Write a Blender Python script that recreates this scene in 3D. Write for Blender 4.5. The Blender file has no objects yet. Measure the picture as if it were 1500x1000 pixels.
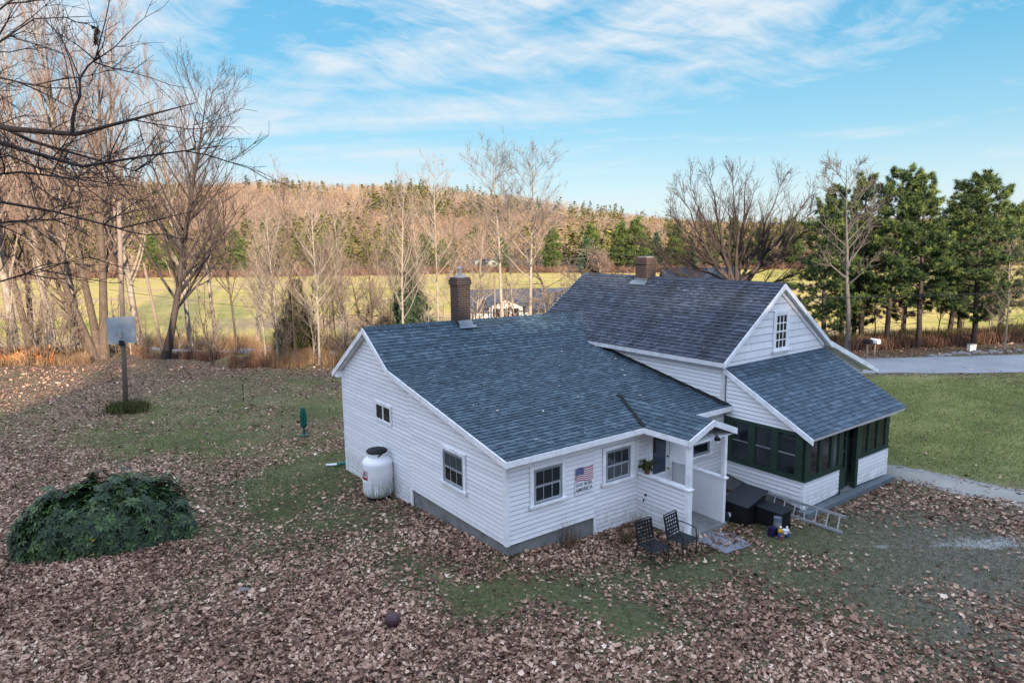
import bpy, math, random
import numpy as np
from mathutils import Vector, Matrix

random.seed(7)
RNG = np.random.default_rng(7)
SC = bpy.context.scene
COL = SC.collection
R = math.radians

# ------------------------------------------------------------------ camera
CAMZ = 7.168
PITCH, ROLL = R(8.687), R(-0.795)
_F = Vector((0, math.cos(PITCH), -math.sin(PITCH)))
_R0 = Vector((1, 0, 0))
_U0 = _R0.cross(_F)
_R = _R0 * math.cos(ROLL) + _U0 * math.sin(ROLL)
_U = -_R0 * math.sin(ROLL) + _U0 * math.cos(ROLL)
cam_data = bpy.data.cameras.new("camera")
cam_data.sensor_width = 36
cam_data.lens = 24.0
cam_data.clip_start = 0.1
cam_data.clip_end = 6000
cam = bpy.data.objects.new("camera", cam_data)
M = Matrix.Identity(4)
for i in range(3):
    M[i][0], M[i][1], M[i][2] = _R[i], _U[i], -_F[i]
M[2][3] = CAMZ
cam.matrix_world = M
COL.objects.link(cam)
SC.camera = cam

# ------------------------------------------------------------------ light
SUN_EL = R(14.0)
SUN_AZ = R(160.0)            # clockwise from +Y: the sun stands behind the camera, to the right
SUN_DIR = Vector((math.sin(SUN_AZ) * math.cos(SUN_EL), math.cos(SUN_AZ) * math.cos(SUN_EL), math.sin(SUN_EL)))
SUN_STRENGTH = 4.7
SKY_STRENGTH = 0.15
EXPOSURE = 1.6
sun_data = bpy.data.lights.new("sun", 'SUN')
sun_data.energy = SUN_STRENGTH
sun_data.angle = R(0.5)
sun_data.color = (1.0, 0.80, 0.58)
sun = bpy.data.objects.new("sun", sun_data)
sun.rotation_euler = SUN_DIR.to_track_quat('Z', 'Y').to_euler()
sun.location = (30, -60, 60)
COL.objects.link(sun)

SC.view_settings.view_transform = 'Standard'
SC.view_settings.look = 'None'
SC.view_settings.gamma = 1
SC.view_settings.use_curve_mapping = False
SC.view_settings.exposure = EXPOSURE
SC.render.engine = 'CYCLES'
SC.cycles.max_bounces = 5
SC.cycles.diffuse_bounces = 3
SC.cycles.glossy_bounces = 2
SC.cycles.transmission_bounces = 2
SC.cycles.transparent_max_bounces = 4
SC.cycles.use_denoising = True


# ------------------------------------------------------------------ node helper
class NT:
    def __init__(s, tree):
        s.t = tree
        s.n = tree.nodes
        s.l = tree.links
        s.n.clear()

    def node(s, kind, **kw):
        nd = s.n.new(kind)
        for k, v in kw.items():
            if k.startswith('i_'):
                nd.inputs[k[2:].replace('_', ' ')].default_value = v
            else:
                setattr(nd, k, v)
        return nd

    def put(s, sock, v):
        if hasattr(v, 'links') or hasattr(v, 'is_linked'):
            s.l.new(v, sock)
        else:
            if isinstance(v, (tuple, list)) and len(v) == 3 and sock.type == 'RGBA':
                v = (*v, 1)
            sock.default_value = v

    def mathn(s, op, a, b=0.0, clamp=False):
        nd = s.node('ShaderNodeMath', operation=op, use_clamp=clamp)
        s.put(nd.inputs[0], a)
        s.put(nd.inputs[1], b)
        return nd.outputs[0]

    def mix(s, f, a, b, mode='MIX'):
        nd = s.node('ShaderNodeMix', data_type='RGBA', blend_type=mode)
        s.put(nd.inputs[0], f)
        s.put(nd.inputs[6], a)
        s.put(nd.inputs[7], b)
        return nd.outputs[2]

    def ramp(s, f, stops):
        nd = s.node('ShaderNodeValToRGB')
        els = nd.color_ramp.elements
        while len(els) < len(stops):
            els.new(0.5)
        for e, (p, c) in zip(els, stops):
            e.position = p
            e.color = (*c, 1) if len(c) == 3 else c
        s.put(nd.inputs[0], f)
        return nd.outputs[0]

    def noise(s, vec, scale, detail=3, rough=0.55, dist=0.0):
        nd = s.node('ShaderNodeTexNoise')
        nd.inputs['Scale'].default_value = scale
        nd.inputs['Detail'].default_value = detail
        nd.inputs['Roughness'].default_value = rough
        nd.inputs['Distortion'].default_value = dist
        if vec is not None:
            s.l.new(vec, nd.inputs['Vector'])
        return nd.outputs[0]

    def mapping(s, vec, scale=(1, 1, 1), rot=(0, 0, 0), loc=(0, 0, 0)):
        nd = s.node('ShaderNodeMapping')
        s.l.new(vec, nd.inputs[0])
        nd.inputs['Scale'].default_value = scale
        nd.inputs['Rotation'].default_value = rot
        nd.inputs['Location'].default_value = loc
        return nd.outputs[0]

    def coord(s, which='Object'):
        return s.node('ShaderNodeTexCoord').outputs[which]

    def attr(s, name, out='Fac'):
        nd = s.node('ShaderNodeAttribute', attribute_name=name)
        return nd.outputs[out]


# ------------------------------------------------------------------ sky
world = bpy.data.worlds.new("World")
SC.world = world
world.use_nodes = True
w = NT(world.node_tree)
sky = w.node('ShaderNodeTexSky', sky_type='NISHITA', sun_disc=False)
sky.sun_elevation = SUN_EL
sky.sun_rotation = SUN_AZ
sky.altitude = 0
sky.air_density = 1.0
sky.dust_density = 0.6
sky.ozone_density = 1.6
geo = w.node('ShaderNodeNewGeometry').outputs['Incoming']
neg = w.node('ShaderNodeVectorMath', operation='SCALE')
w.l.new(geo, neg.inputs[0])
neg.inputs['Scale'].default_value = -1.0
D = neg.outputs[0]
sep = w.node('ShaderNodeSeparateXYZ')
w.l.new(D, sep.inputs[0])
dz = w.mathn('MAXIMUM', sep.outputs[2], 0.0)
den = w.mathn('ADD', dz, 0.12)
px = w.mathn('DIVIDE', sep.outputs[0], den)
py = w.mathn('DIVIDE', sep.outputs[1], den)
comb = w.node('ShaderNodeCombineXYZ')
w.l.new(px, comb.inputs[0])
w.l.new(py, comb.inputs[1])
P0 = comb.outputs[0]
azq = w.mathn('DIVIDE', sep.outputs[0], w.mathn('MAXIMUM', w.mathn('ABSOLUTE', sep.outputs[1]), 0.2))
cq = w.node('ShaderNodeCombineXYZ')
w.l.new(azq, cq.inputs[0])
w.l.new(w.mathn('MULTIPLY', dz, 1.6), cq.inputs[1])
PQ = cq.outputs[0]
warp = w.noise(w.mapping(PQ, (1.3, 2.0, 1), (0, 0, 0), (2.0, 0.3, 0)), 1.6, 3, 0.55)
ws_ = w.node('ShaderNodeCombineXYZ')
w.l.new(w.mathn('MULTIPLY', w.mathn('SUBTRACT', warp, 0.5), 0.22), ws_.inputs[1])
wv_ = w.node('ShaderNodeVectorMath', operation='ADD')
w.l.new(PQ, wv_.inputs[0])
w.l.new(ws_.outputs[0], wv_.inputs[1])
PW = wv_.outputs[0]
c1 = w.noise(w.mapping(w.mapping(PW, (1, 1, 1), (0, 0, R(-17))), (1.5, 5.5, 1), (0, 0, 0), (3.1, 1.7, 0)), 1.5, 10, 0.60, 0.15)
c2 = w.noise(w.mapping(w.mapping(PW, (1, 1, 1), (0, 0, R(24))), (3.0, 10.0, 1), (0, 0, 0), (1.0, 5.0, 0)), 2.2, 9, 0.66, 0.4)
c3 = w.noise(w.mapping(w.mapping(PQ, (1, 1, 1), (0, 0, R(-3))), (1.0, 9.0, 1), (0, 0, 0), (7.0, 1.3, 0)), 1.7, 8, 0.6, 0.2)
big = w.noise(w.mapping(PQ, (1.0, 1.6, 1), (0, 0, 0), (5.3, 2.6, 0)), 1.5, 2, 0.5)
near_ = w.mathn('MULTIPLY', w.mathn('SUBTRACT', dz, 0.13), 9.0, True)
hi = w.mathn('ADD', w.mathn('MULTIPLY', c1, 0.60), w.mathn('MULTIPLY', c2, 0.40))
lo = w.mathn('ADD', w.mathn('ADD', w.mathn('MULTIPLY', c3, 0.8), w.mathn('MULTIPLY', c2, 0.2)), 0.035)
cl = w.mathn('ADD', w.mathn('MULTIPLY', hi, near_), w.mathn('MULTIPLY', lo, w.mathn('SUBTRACT', 1.0, near_)))
# more cloud to the left and overhead, clear to the low right
side = w.mathn('MULTIPLY', azq, -0.06)
topb = w.mathn('MULTIPLY', w.mathn('SUBTRACT', dz, 0.2), 0.5)
cl = w.mathn('ADD', w.mathn('ADD', w.mathn('ADD', cl, side), topb), w.mathn('MULTIPLY', w.mathn('SUBTRACT', big, 0.5), 0.34))
mask = w.ramp(cl, [(0.455, (0, 0, 0)), (0.53, (0.42, 0.42, 0.42)), (0.625, (1, 1, 1))])
fade = w.mathn('MULTIPLY', w.mathn('MULTIPLY', mask, w.mathn('MULTIPLY', dz, 12.0, True)), 0.88)
K_ = 1.0 / (SKY_STRENGTH * 2 ** EXPOSURE)
grade = w.ramp(dz, [(0.0, (0.50, 0.56, 0.64)), (0.3, (0.62, 0.85, 0.95)), (1.0, (1.2, 1.35, 1.5))])
skyc = w.mix(1.0, sky.outputs[0], grade, 'MULTIPLY')
blue = w.ramp(dz, [(0.0, (0.80, 0.88, 0.91)), (0.06, (0.62, 0.81, 0.90)), (0.14, (0.33, 0.64, 0.82)), (0.24, (0.155, 0.49, 0.74)), (0.34, (0.105, 0.42, 0.69))])
bl2 = w.node('ShaderNodeVectorMath', operation='SCALE')
w.l.new(blue, bl2.inputs[0])
bl2.inputs['Scale'].default_value = K_
skyc = w.mix(0.9, skyc, bl2.outputs[0])
out = w.mix(fade, skyc, (0.80 * K_, 0.88 * K_, 0.95 * K_))
# unseen bright sky overhead and behind the view, added to lift the shade
high = w.mathn('MULTIPLY', w.mathn('SUBTRACT', dz, 0.36), 3.6, True)
behind = w.mathn('MULTIPLY', w.mathn('MULTIPLY', w.mathn('ADD', sep.outputs[1], 0.05), -1.8, True), w.mathn('MULTIPLY', dz, 5.0, True), True)
hb_ = w.mathn('MAXIMUM', high, behind)
fill_sky = w.mix(c1, (1.14 * K_, 1.44 * K_, 2.06 * K_), (1.84 * K_, 2.14 * K_, 2.76 * K_))
out = w.mix(hb_, out, fill_sky)
bg = w.node('ShaderNodeBackground')
w.l.new(out, bg.inputs[0])
bg.inputs[1].default_value = SKY_STRENGTH
wo = w.node('ShaderNodeOutputWorld')
w.l.new(bg.outputs[0], wo.inputs[0])


# ------------------------------------------------------------------ picture helpers
def ray(x, y):
    return _F + _R * ((x - 750) / 1000) - _U * ((y - 500) / 1000)


def at(x, y, v):
    """world point at ground distance v seen at picture position x, y"""
    d = ray(x, y)
    return Vector((0, 0, CAMZ)) + d * (v / d.y)


HO = Vector((-0.184, 14.619, 0))
HA = R(36)
HX = Vector((math.cos(HA), math.sin(HA), 0))
HY = Vector((-math.sin(HA), math.cos(HA), 0))


def H(x, y, z=0.0):
    return HO + HX * x + HY * y + Vector((0, 0, z))


def sstep(a, b, x):
    t = np.clip((x - a) / (b - a), 0, 1)
    return t * t * (3 - 2 * t)


# value noise for layouts
_tab = np.random.default_rng(11).random((256, 256))


def vnoise(x, y, s=1.0, seed=0):
    x = np.asarray(x) * s + seed * 17.3
    y = np.asarray(y) * s + seed * 7.9
    xi = np.floor(x).astype(int)
    yi = np.floor(y).astype(int)
    fx = x - xi
    fy = y - yi
    fx = fx * fx * (3 - 2 * fx)
    fy = fy * fy * (3 - 2 * fy)
    a = _tab[xi % 256, yi % 256]
    b = _tab[(xi + 1) % 256, yi % 256]
    c = _tab[xi % 256, (yi + 1) % 256]
    d = _tab[(xi + 1) % 256, (yi + 1) % 256]
    return (a * (1 - fx) + b * fx) * (1 - fy) + (c * (1 - fx) + d * fx) * fy


def fbm(x, y, s=1.0, o=4, seed=0):
    t = 0
    amp = 0.5
    tot = 0
    for k in range(o):
        t = t + amp * vnoise(x, y, s * 2 ** k, seed + k)
        tot += amp
        amp *= 0.5
    return t / tot


SKYLINE = [(-400, 205), (0, 232), (100, 243), (250, 258), (400, 262), (500, 263), (600, 262), (650, 270), (700, 278), (760, 287),
           (840, 299), (900, 306), (970, 312), (1080, 318), (1190, 322), (1300, 318), (1400, 312), (1500, 300), (1900, 290)]
_sx = np.array([(a - 750) / 1000 for a, b in SKYLINE])
_sz = np.array([(at(a, b, 640).z - 13) for a, b in SKYLINE])


def terrain(u, v):
    u = np.asarray(u, float)
    v = np.asarray(v, float)
    ru, rv = u - HO.x, v - HO.y
    X = ru * HX.x + rv * HX.y
    Y = ru * HY.x + rv * HY.y
    Ys = np.log1p(np.exp(np.clip(Y * 1.5, -30, 30))) / 1.5
    z = -0.22 * sstep(0, 3.0, X) - 0.055 * Ys
    z = z + 0.05 * sstep(4.0, 7.0, X) * (Y < 30)
    near = sstep(6, 14, np.hypot(ru - 3, rv))
    z = z + near * (fbm(u, v, 0.12, 3, 5) - 0.5) * 0.35
    s = sstep(46, 85, v)
    z = z * (1 - s) + (-4.5 + (fbm(u, v, 0.012, 3, 9) - 0.5) * 1.6) * s
    # gentle brook bank in the far field
    q = u / np.maximum(v, 1)
    top = np.interp(q, _sx, _sz)
    rise = sstep(238, 620, v)
    roll = (fbm(u, v, 0.006, 4, 3) - 0.5) * 30 * sstep(260, 420, v) * (1 - sstep(560, 700, v))
    z = z + rise * (top + 4.5) + roll * 0.8
    z = z - sstep(690, 1300, v) * 70
    back = sstep(-14, -60, v)
    z = z + back * 6
    return z


def tz(u, v):
    return float(terrain(u, v))


def ground_at(x, y):
    d = ray(x, y)
    lo = 2.0
    for v in np.arange(3, 600, 0.25):
        p = d * (v / d.y)
        if CAMZ + p.z < tz(p.x, v):
            return Vector((p.x, v, tz(p.x, v)))
    return Vector((d.x / d.y * 600, 600, 0))


# ------------------------------------------------------------------ object helpers
def tag(o, label=None, cat=None, group=None, kind=None):
    if label:
        o['label'] = label
    if cat:
        o['category'] = cat
    if group:
        o['group'] = group
    if kind:
        o['kind'] = kind
    return o


def empty(name, loc=(0, 0, 0), rz=0.0):
    o = bpy.data.objects.new(name, None)
    o.location = loc
    o.rotation_euler = (0, 0, rz)
    o.empty_display_size = 0.2
    COL.objects.link(o)
    return o


def np_mesh(name, V, F, uv=None, attrs=None, smooth=False, midx=None, mats=()):
    """V (n,3); F: (m,k) array of faces"""
    me = bpy.data.meshes.new(name)
    V = np.asarray(V, np.float32)
    F = np.asarray(F, np.int32)
    m, k = F.shape
    me.vertices.add(len(V))
    me.vertices.foreach_set('co', V.ravel())
    me.loops.add(m * k)
    me.loops.foreach_set('vertex_index', F.ravel())
    me.polygons.add(m)
    me.polygons.foreach_set('loop_start', np.arange(0, m * k, k, dtype=np.int32))
    me.polygons.foreach_set('loop_total', np.full(m, k, dtype=np.int32))
    if smooth:
        me.polygons.foreach_set('use_smooth', np.ones(m, bool))
    for mt in mats:
        me.materials.append(mt)
    if midx is not None:
        me.polygons.foreach_set('material_index', np.asarray(midx, np.int32))
    for an, av in (attrs or {}).items():
        av = np.asarray(av, np.float32)
        dom = 'FACE' if len(av) == m else 'POINT'
        a = me.attributes.new(an, 'FLOAT', dom)
        a.data.foreach_set('value', av)
    me.update(calc_edges=True)
    return me


def np_obj(name, V, F, mat, parent=None, **kw):
    mats = mat if isinstance(mat, (list, tuple)) else (mat,)
    me = np_mesh(name, V, F, mats=mats, **kw)
    o = bpy.data.objects.new(name, me)
    COL.objects.link(o)
    if parent:
        o.parent = parent
    return o


class MB:
    def __init__(s):
        s.v = []
        s.f = []
        s.uv = []
        s.tone = []

    def poly(s, pts, uvs=None, tone=0.5):
        b = len(s.v)
        s.v += [tuple(p) for p in pts]
        s.f.append(tuple(range(b, b + len(pts))))
        s.uv.append(uvs or [(0, 0)] * len(pts))
        s.tone.append(tone)

    def mesh(s, vs, fs, tone=0.5):
        b = len(s.v)
        s.v += [tuple(p) for p in vs]
        for f in fs:
            s.f.append(tuple(b + i for i in f))
            s.uv.append([(0, 0)] * len(f))
            s.tone.append(tone)

    def box(s, x0, x1, y0, y1, z0, z1, tone=0.5):
        if x0 > x1: x0, x1 = x1, x0
        if y0 > y1: y0, y1 = y1, y0
        if z0 > z1: z0, z1 = z1, z0
        vs = [(x0, y0, z0), (x1, y0, z0), (x1, y1, z0), (x0, y1, z0), (x0, y0, z1), (x1, y0, z1), (x1, y1, z1), (x0, y1, z1)]
        s.mesh(vs, [(0, 3, 2, 1), (4, 5, 6, 7), (0, 1, 5, 4), (1, 2, 6, 5), (2, 3, 7, 6), (3, 0, 4, 7)], tone)
        return s

    def bar(s, a, b, w, h, up=(0, 0, 1), tone=0.5):
        """box beam from a to b, w wide, h tall"""
        a, b = Vector(a), Vector(b)
        d = (b - a).normalized()
        upv = Vector(up)
        if abs(d.dot(upv)) > 0.95:
            upv = Vector((1, 0, 0))
        r = d.cross(upv).normalized()
        u = r.cross(d).normalized()
        vs = []
        for p in (a, b):
            for sx, sz in ((-1, -1), (1, -1), (1, 1), (-1, 1)):
                vs.append(p + r * (sx * w / 2) + u * (sz * h / 2))
        s.mesh(vs, [(0, 1, 2, 3), (7, 6, 5, 4), (0, 4, 5, 1), (1, 5, 6, 2), (2, 6, 7, 3), (3, 7, 4, 0)], tone)
        return s

    def prism(s, poly, off, tone=0.5):
        """poly: list of 3-D points, off: extrusion vector"""
        off = Vector(off)
        n = len(poly)
        vs = [Vector(p) for p in poly] + [Vector(p) + off for p in poly]
        fs = [tuple(reversed(range(n))), tuple(range(n, 2 * n))] + [(i, (i + 1) % n, n + (i + 1) % n, n + i) for i in range(n)]
        s.mesh(vs, fs, tone)
        return s

    def tube(s, pts, rad, k=6, caps=True, tone=0.5):
        pts = [Vector(p) for p in pts]
        if not isinstance(rad, (list, tuple)):
            rad = [rad] * len(pts)
        vs, fs = [], []
        ref = None
        for i, p in enumerate(pts):
            if i == 0:
                t = pts[1] - p
            elif i == len(pts) - 1:
                t = p - pts[i - 1]
            else:
                t = pts[i + 1] - pts[i - 1]
            t.normalize()
            if ref is None:
                ref = Vector((0, 0, 1)) if abs(t.z) < 0.9 else Vector((1, 0, 0))
            r = (ref - t * ref.dot(t)).normalized()
            ref = r
            q = t.cross(r)
            for j in range(k):
                a = 2 * math.pi * j / k
                vs.append(p + (r * math.cos(a) + q * math.sin(a)) * rad[i])
        for i in range(len(pts) - 1):
            for j in range(k):
                fs.append((i * k + j, i * k + (j + 1) % k, (i + 1) * k + (j + 1) % k, (i + 1) * k + j))
        if caps:
            fs.append(tuple(reversed(range(k))))
            fs.append(tuple(range((len(pts) - 1) * k, len(pts) * k)))
        s.mesh(vs, fs, tone)
        return s

    def lathe(s, prof, k=24, c=(0, 0, 0), tone=0.5):
        """prof: list of (r, z)"""
        c = Vector(c)
        vs, fs = [], []
        for r, z in prof:
            for j in range(k):
                a = 2 * math.pi * j / k
                vs.append(c + Vector((r * math.cos(a), r * math.sin(a), z)))
        for i in range(len(prof) - 1):
            for j in range(k):
                fs.append((i * k + j, i * k + (j + 1) % k, (i + 1) * k + (j + 1) % k, (i + 1) * k + j))
        fs.append(tuple(reversed(range(k))))
        fs.append(tuple(range((len(prof) - 1) * k, len(prof) * k)))
        s.mesh(vs, fs, tone)
        return s

    def build(s, name, mat, parent=None, smooth=False, bevel=0.0):
        me = bpy.data.meshes.new(name)
        me.from_pydata(s.v, [], s.f)
        mats = mat if isinstance(mat, (list, tuple)) else (mat,)
        for m_ in mats:
            me.materials.append(m_)
        uvl = me.uv_layers.new(name='UVMap')
        flat = [c for f in s.uv for uv in f for c in uv]
        uvl.data.foreach_set('uv', flat)
        a = me.attributes.new('tone', 'FLOAT', 'FACE')
        a.data.foreach_set('value', np.array(s.tone, np.float32))
        if smooth:
            me.polygons.foreach_set('use_smooth', np.ones(len(s.f), bool))
        me.update()
        o = bpy.data.objects.new(name, me)
        COL.objects.link(o)
        if parent:
            o.parent = parent
        if bevel:
            b = o.modifiers.new('bevel', 'BEVEL')
            b.width = bevel
            b.segments = 2
            b.limit_method = 'ANGLE'
        return o


def clip_band(poly, lo, hi):
    """clip a 2-D polygon (s,t) to lo <= t <= hi"""
    def cut(pl, val, keep_above):
        outp = []
        for i in range(len(pl)):
            a, b = pl[i], pl[(i + 1) % len(pl)]
            ia = (a[1] >= val - 1e-9) if keep_above else (a[1] <= val + 1e-9)
            ib = (b[1] >= val - 1e-9) if keep_above else (b[1] <= val + 1e-9)
            if ia:
                outp.append(a)
            if ia != ib:
                k = (val - a[1]) / (b[1] - a[1])
                outp.append((a[0] + k * (b[0] - a[0]), val))
        return outp
    pl = cut(poly, lo, True)
    if len(pl) < 3:
        return []
    pl = cut(pl, hi, False)
    return pl if len(pl) >= 3 else []


def lap(mb, poly, o, sd, td, n, expo, thick, tabs=0.0, jitter=0.0, rnd=None, t0=None, gap=0.0):
    """courses laid over polygon poly in the (s,t) plane o + s*sd + t*td; each course stands `thick` proud at its foot.
    tabs: share of extra raised tabs (roof shingles)"""
    rnd = rnd or random.Random(3)
    o, sd, td, n = Vector(o), Vector(sd).normalized(), Vector(td).normalized(), Vector(n).normalized()
    tmin = min(p[1] for p in poly) if t0 is None else t0
    tmax = max(p[1] for p in poly)
    t = tmin
    ci = 0
    while t < tmax - 1e-4:
        t1 = t + expo
        pl = clip_band(poly, t, min(t1 - gap, tmax))
        if pl:
            P = lambda s_, t_: o + sd * s_ + td * t_ + n * (thick * (1 - (t_ - t) / expo) + 0.001)
            mb.poly([P(*q) for q in pl], [(q[0], ci * expo + q[1] - t) for q in pl], rnd.random())
            foot = [q[0] for q in pl if abs(q[1] - t) < 1e-6]
            if len(foot) >= 2:
                a, b = min(foot), max(foot)
                mb.poly([o + sd * a + td * t, o + sd * b + td * t, P(b, t), P(a, t)], [(a, t), (b, t), (b, t), (a, t)], 0.2)
            if tabs and len(foot) >= 2:
                head = [q[0] for q in pl if abs(q[1] - min(t1, tmax)) < 1e-6] or foot
                a = max(min(foot), min(head))
                b = min(max(foot), max(head))
                x = a + rnd.uniform(0, 0.25)
                th = thick * 0.9
                while x < b - 0.1:
                    wd = rnd.choice((0.10, 0.15, 0.22, 0.3, 0.38))
                    x1 = min(x + wd, b - 0.005)
                    te = min(t1, tmax)
                    tn = rnd.random()
                    q0, q1, q2, q3 = P(x, t), P(x1, t), P(x1, te), P(x, te)
                    up = n * th
                    mb.poly([q0 + up, q1 + up, q2 + up * 0.35, q3 + up * 0.35], [(x, ci * expo), (x1, ci * expo), (x1, ci * expo + te - t), (x, ci * expo + te - t)], tn)
                    mb.poly([q0, q1, q1 + up, q0 + up], None, 0.0)  # tab butts in the darkest tone, painting their shadow dashes
                    mb.poly([q0, q0 + up, q3 + up * 0.35, q3], None, tn)
                    mb.poly([q1 + up, q1, q2, q2 + up * 0.35], None, tn)
                    x = x1 + rnd.choice((0.08, 0.14, 0.2, 0.3)) * (1.6 - tabs)
        t = t1
        ci += 1


# ------------------------------------------------------------------ materials
MATS = {}


def mat(name, col, rough=0.7, spec=0.5, metal=0.0, build=None, trans=None):
    m_ = bpy.data.materials.new(name)
    m_.use_nodes = True
    nt = NT(m_.node_tree)
    bs = nt.node('ShaderNodeBsdfPrincipled')
    om = nt.node('ShaderNodeOutputMaterial')
    nt.l.new(bs.outputs[0], om.inputs[0])
    bs.inputs['Roughness'].default_value = rough
    bs.inputs['Specular IOR Level'].default_value = spec
    bs.inputs['Metallic'].default_value = metal
    if build:
        r_ = build(nt, bs)
        if r_ is not None:
            nt.put(bs.inputs['Base Color'], r_)
    else:
        # small tonal variation so that no surface is perfectly flat
        c = nt.coord()
        nz = nt.noise(c, 3.5, 5, 0.6)
        nf = nt.noise(c, 40, 2, 0.5)
        f = nt.mathn('ADD', nt.mathn('MULTIPLY', nz, 0.7), nt.mathn('MULTIPLY', nf, 0.3))
        dark = tuple(x * 0.72 for x in col)
        lite = tuple(min(1, x * 1.18) for x in col)
        nt.put(bs.inputs['Base Color'], nt.ramp(f, [(0.3, dark), (0.7, lite)]))
    MATS[name] = m_
    return m_


def bump(nt, bs, h, strength=0.4, dist=0.02):
    b = nt.node('ShaderNodeBump')
    b.inputs['Strength'].default_value = strength
    b.inputs['Distance'].default_value = dist
    nt.l.new(h, b.inputs['Height'])
    nt.l.new(b.outputs[0], bs.inputs['Normal'])


def siding_mat(name, joints_lap_shade):
    def bld(nt, bs):
        uv = nt.node('ShaderNodeUVMap').outputs[0]
        ob = nt.coord()
        base = nt.mix(nt.attr('tone'), (0.74, 0.75, 0.78), (0.82, 0.83, 0.85))
        streak = nt.noise(nt.mapping(uv, (2.2, 0.35, 1)), 5.0, 6, 0.7)
        grime = nt.noise(ob, 1.1, 6, 0.65)
        f = nt.ramp(nt.mathn('MULTIPLY', streak, grime), [(0.24, (0, 0, 0)), (0.44, (1, 1, 1))])
        base = nt.mix(nt.mathn('MULTIPLY', f, 0.22), base, (0.55, 0.56, 0.52))
        sp_ = nt.node('ShaderNodeSeparateXYZ')
        nt.l.new(ob, sp_.inputs[0])
        splash = nt.mathn('MULTIPLY', nt.ramp(sp_.outputs[2], [(0.05, (1, 1, 1)), (0.5, (0, 0, 0))]), nt.ramp(nt.noise(ob, 6, 5, 0.7), [(0.35, (0, 0, 0)), (0.65, (0.6, 0.6, 0.6))]))
        base = nt.mix(splash, base, (0.34, 0.33, 0.28))
        fine = nt.noise(uv, 60, 3, 0.7)
        peel = nt.ramp(nt.mathn('MULTIPLY', fine, nt.noise(uv, 2.4, 3, 0.5)), [(0.40, (0, 0, 0)), (0.46, (1, 1, 1))])
        base = nt.mix(nt.mathn('MULTIPLY', peel, 0.55), base, (0.36, 0.35, 0.33))
        if joints_lap_shade:  # joint lines; the level ones also paint the shade under each lap
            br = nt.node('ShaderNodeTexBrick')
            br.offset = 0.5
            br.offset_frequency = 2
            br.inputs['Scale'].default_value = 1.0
            br.inputs['Brick Width'].default_value = joints_lap_shade[0]
            br.inputs['Row Height'].default_value = joints_lap_shade[1]
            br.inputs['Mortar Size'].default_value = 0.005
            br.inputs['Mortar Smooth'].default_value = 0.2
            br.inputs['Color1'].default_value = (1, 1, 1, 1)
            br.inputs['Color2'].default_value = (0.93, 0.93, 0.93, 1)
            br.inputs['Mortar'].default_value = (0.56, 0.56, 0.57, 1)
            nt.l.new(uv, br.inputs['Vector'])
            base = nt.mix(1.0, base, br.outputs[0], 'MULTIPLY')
        bump(nt, bs, fine, 0.25, 0.004)
        return base
    return mat(name, (1, 1, 1), 0.55, 0.35, build=bld)


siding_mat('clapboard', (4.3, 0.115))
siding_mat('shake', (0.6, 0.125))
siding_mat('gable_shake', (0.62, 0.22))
mat('white_trim', (0.80, 0.81, 0.83), 0.5)
mat('old_trim', (0.62, 0.63, 0.64), 0.6)


def bead(nt, bs):
    uv = nt.coord()
    wv = nt.node('ShaderNodeTexWave', wave_type='BANDS', bands_direction='Y')
    wv.inputs['Scale'].default_value = 5.0
    nt.l.new(uv, wv.inputs[0])
    f = nt.ramp(wv.outputs[0], [(0.0, (0, 0, 0)), (0.12, (1, 1, 1))])
    d = nt.noise(nt.mapping(uv, (6, 6, 0.6)), 2.0, 6, 0.7)
    c = nt.mix(nt.mathn('MULTIPLY', nt.mathn('SUBTRACT', 1.0, f), 0.3), (0.78, 0.79, 0.80), (0.5, 0.5, 0.5))
    c = nt.mix(nt.ramp(d, [(0.5, (0, 0, 0)), (0.8, (0.35, 0.35, 0.35))]), c, (0.50, 0.50, 0.46))
    bump(nt, bs, f, 0.5, 0.01)
    return c


mat('beadboard', (1, 1, 1), 0.55, build=bead)


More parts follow.
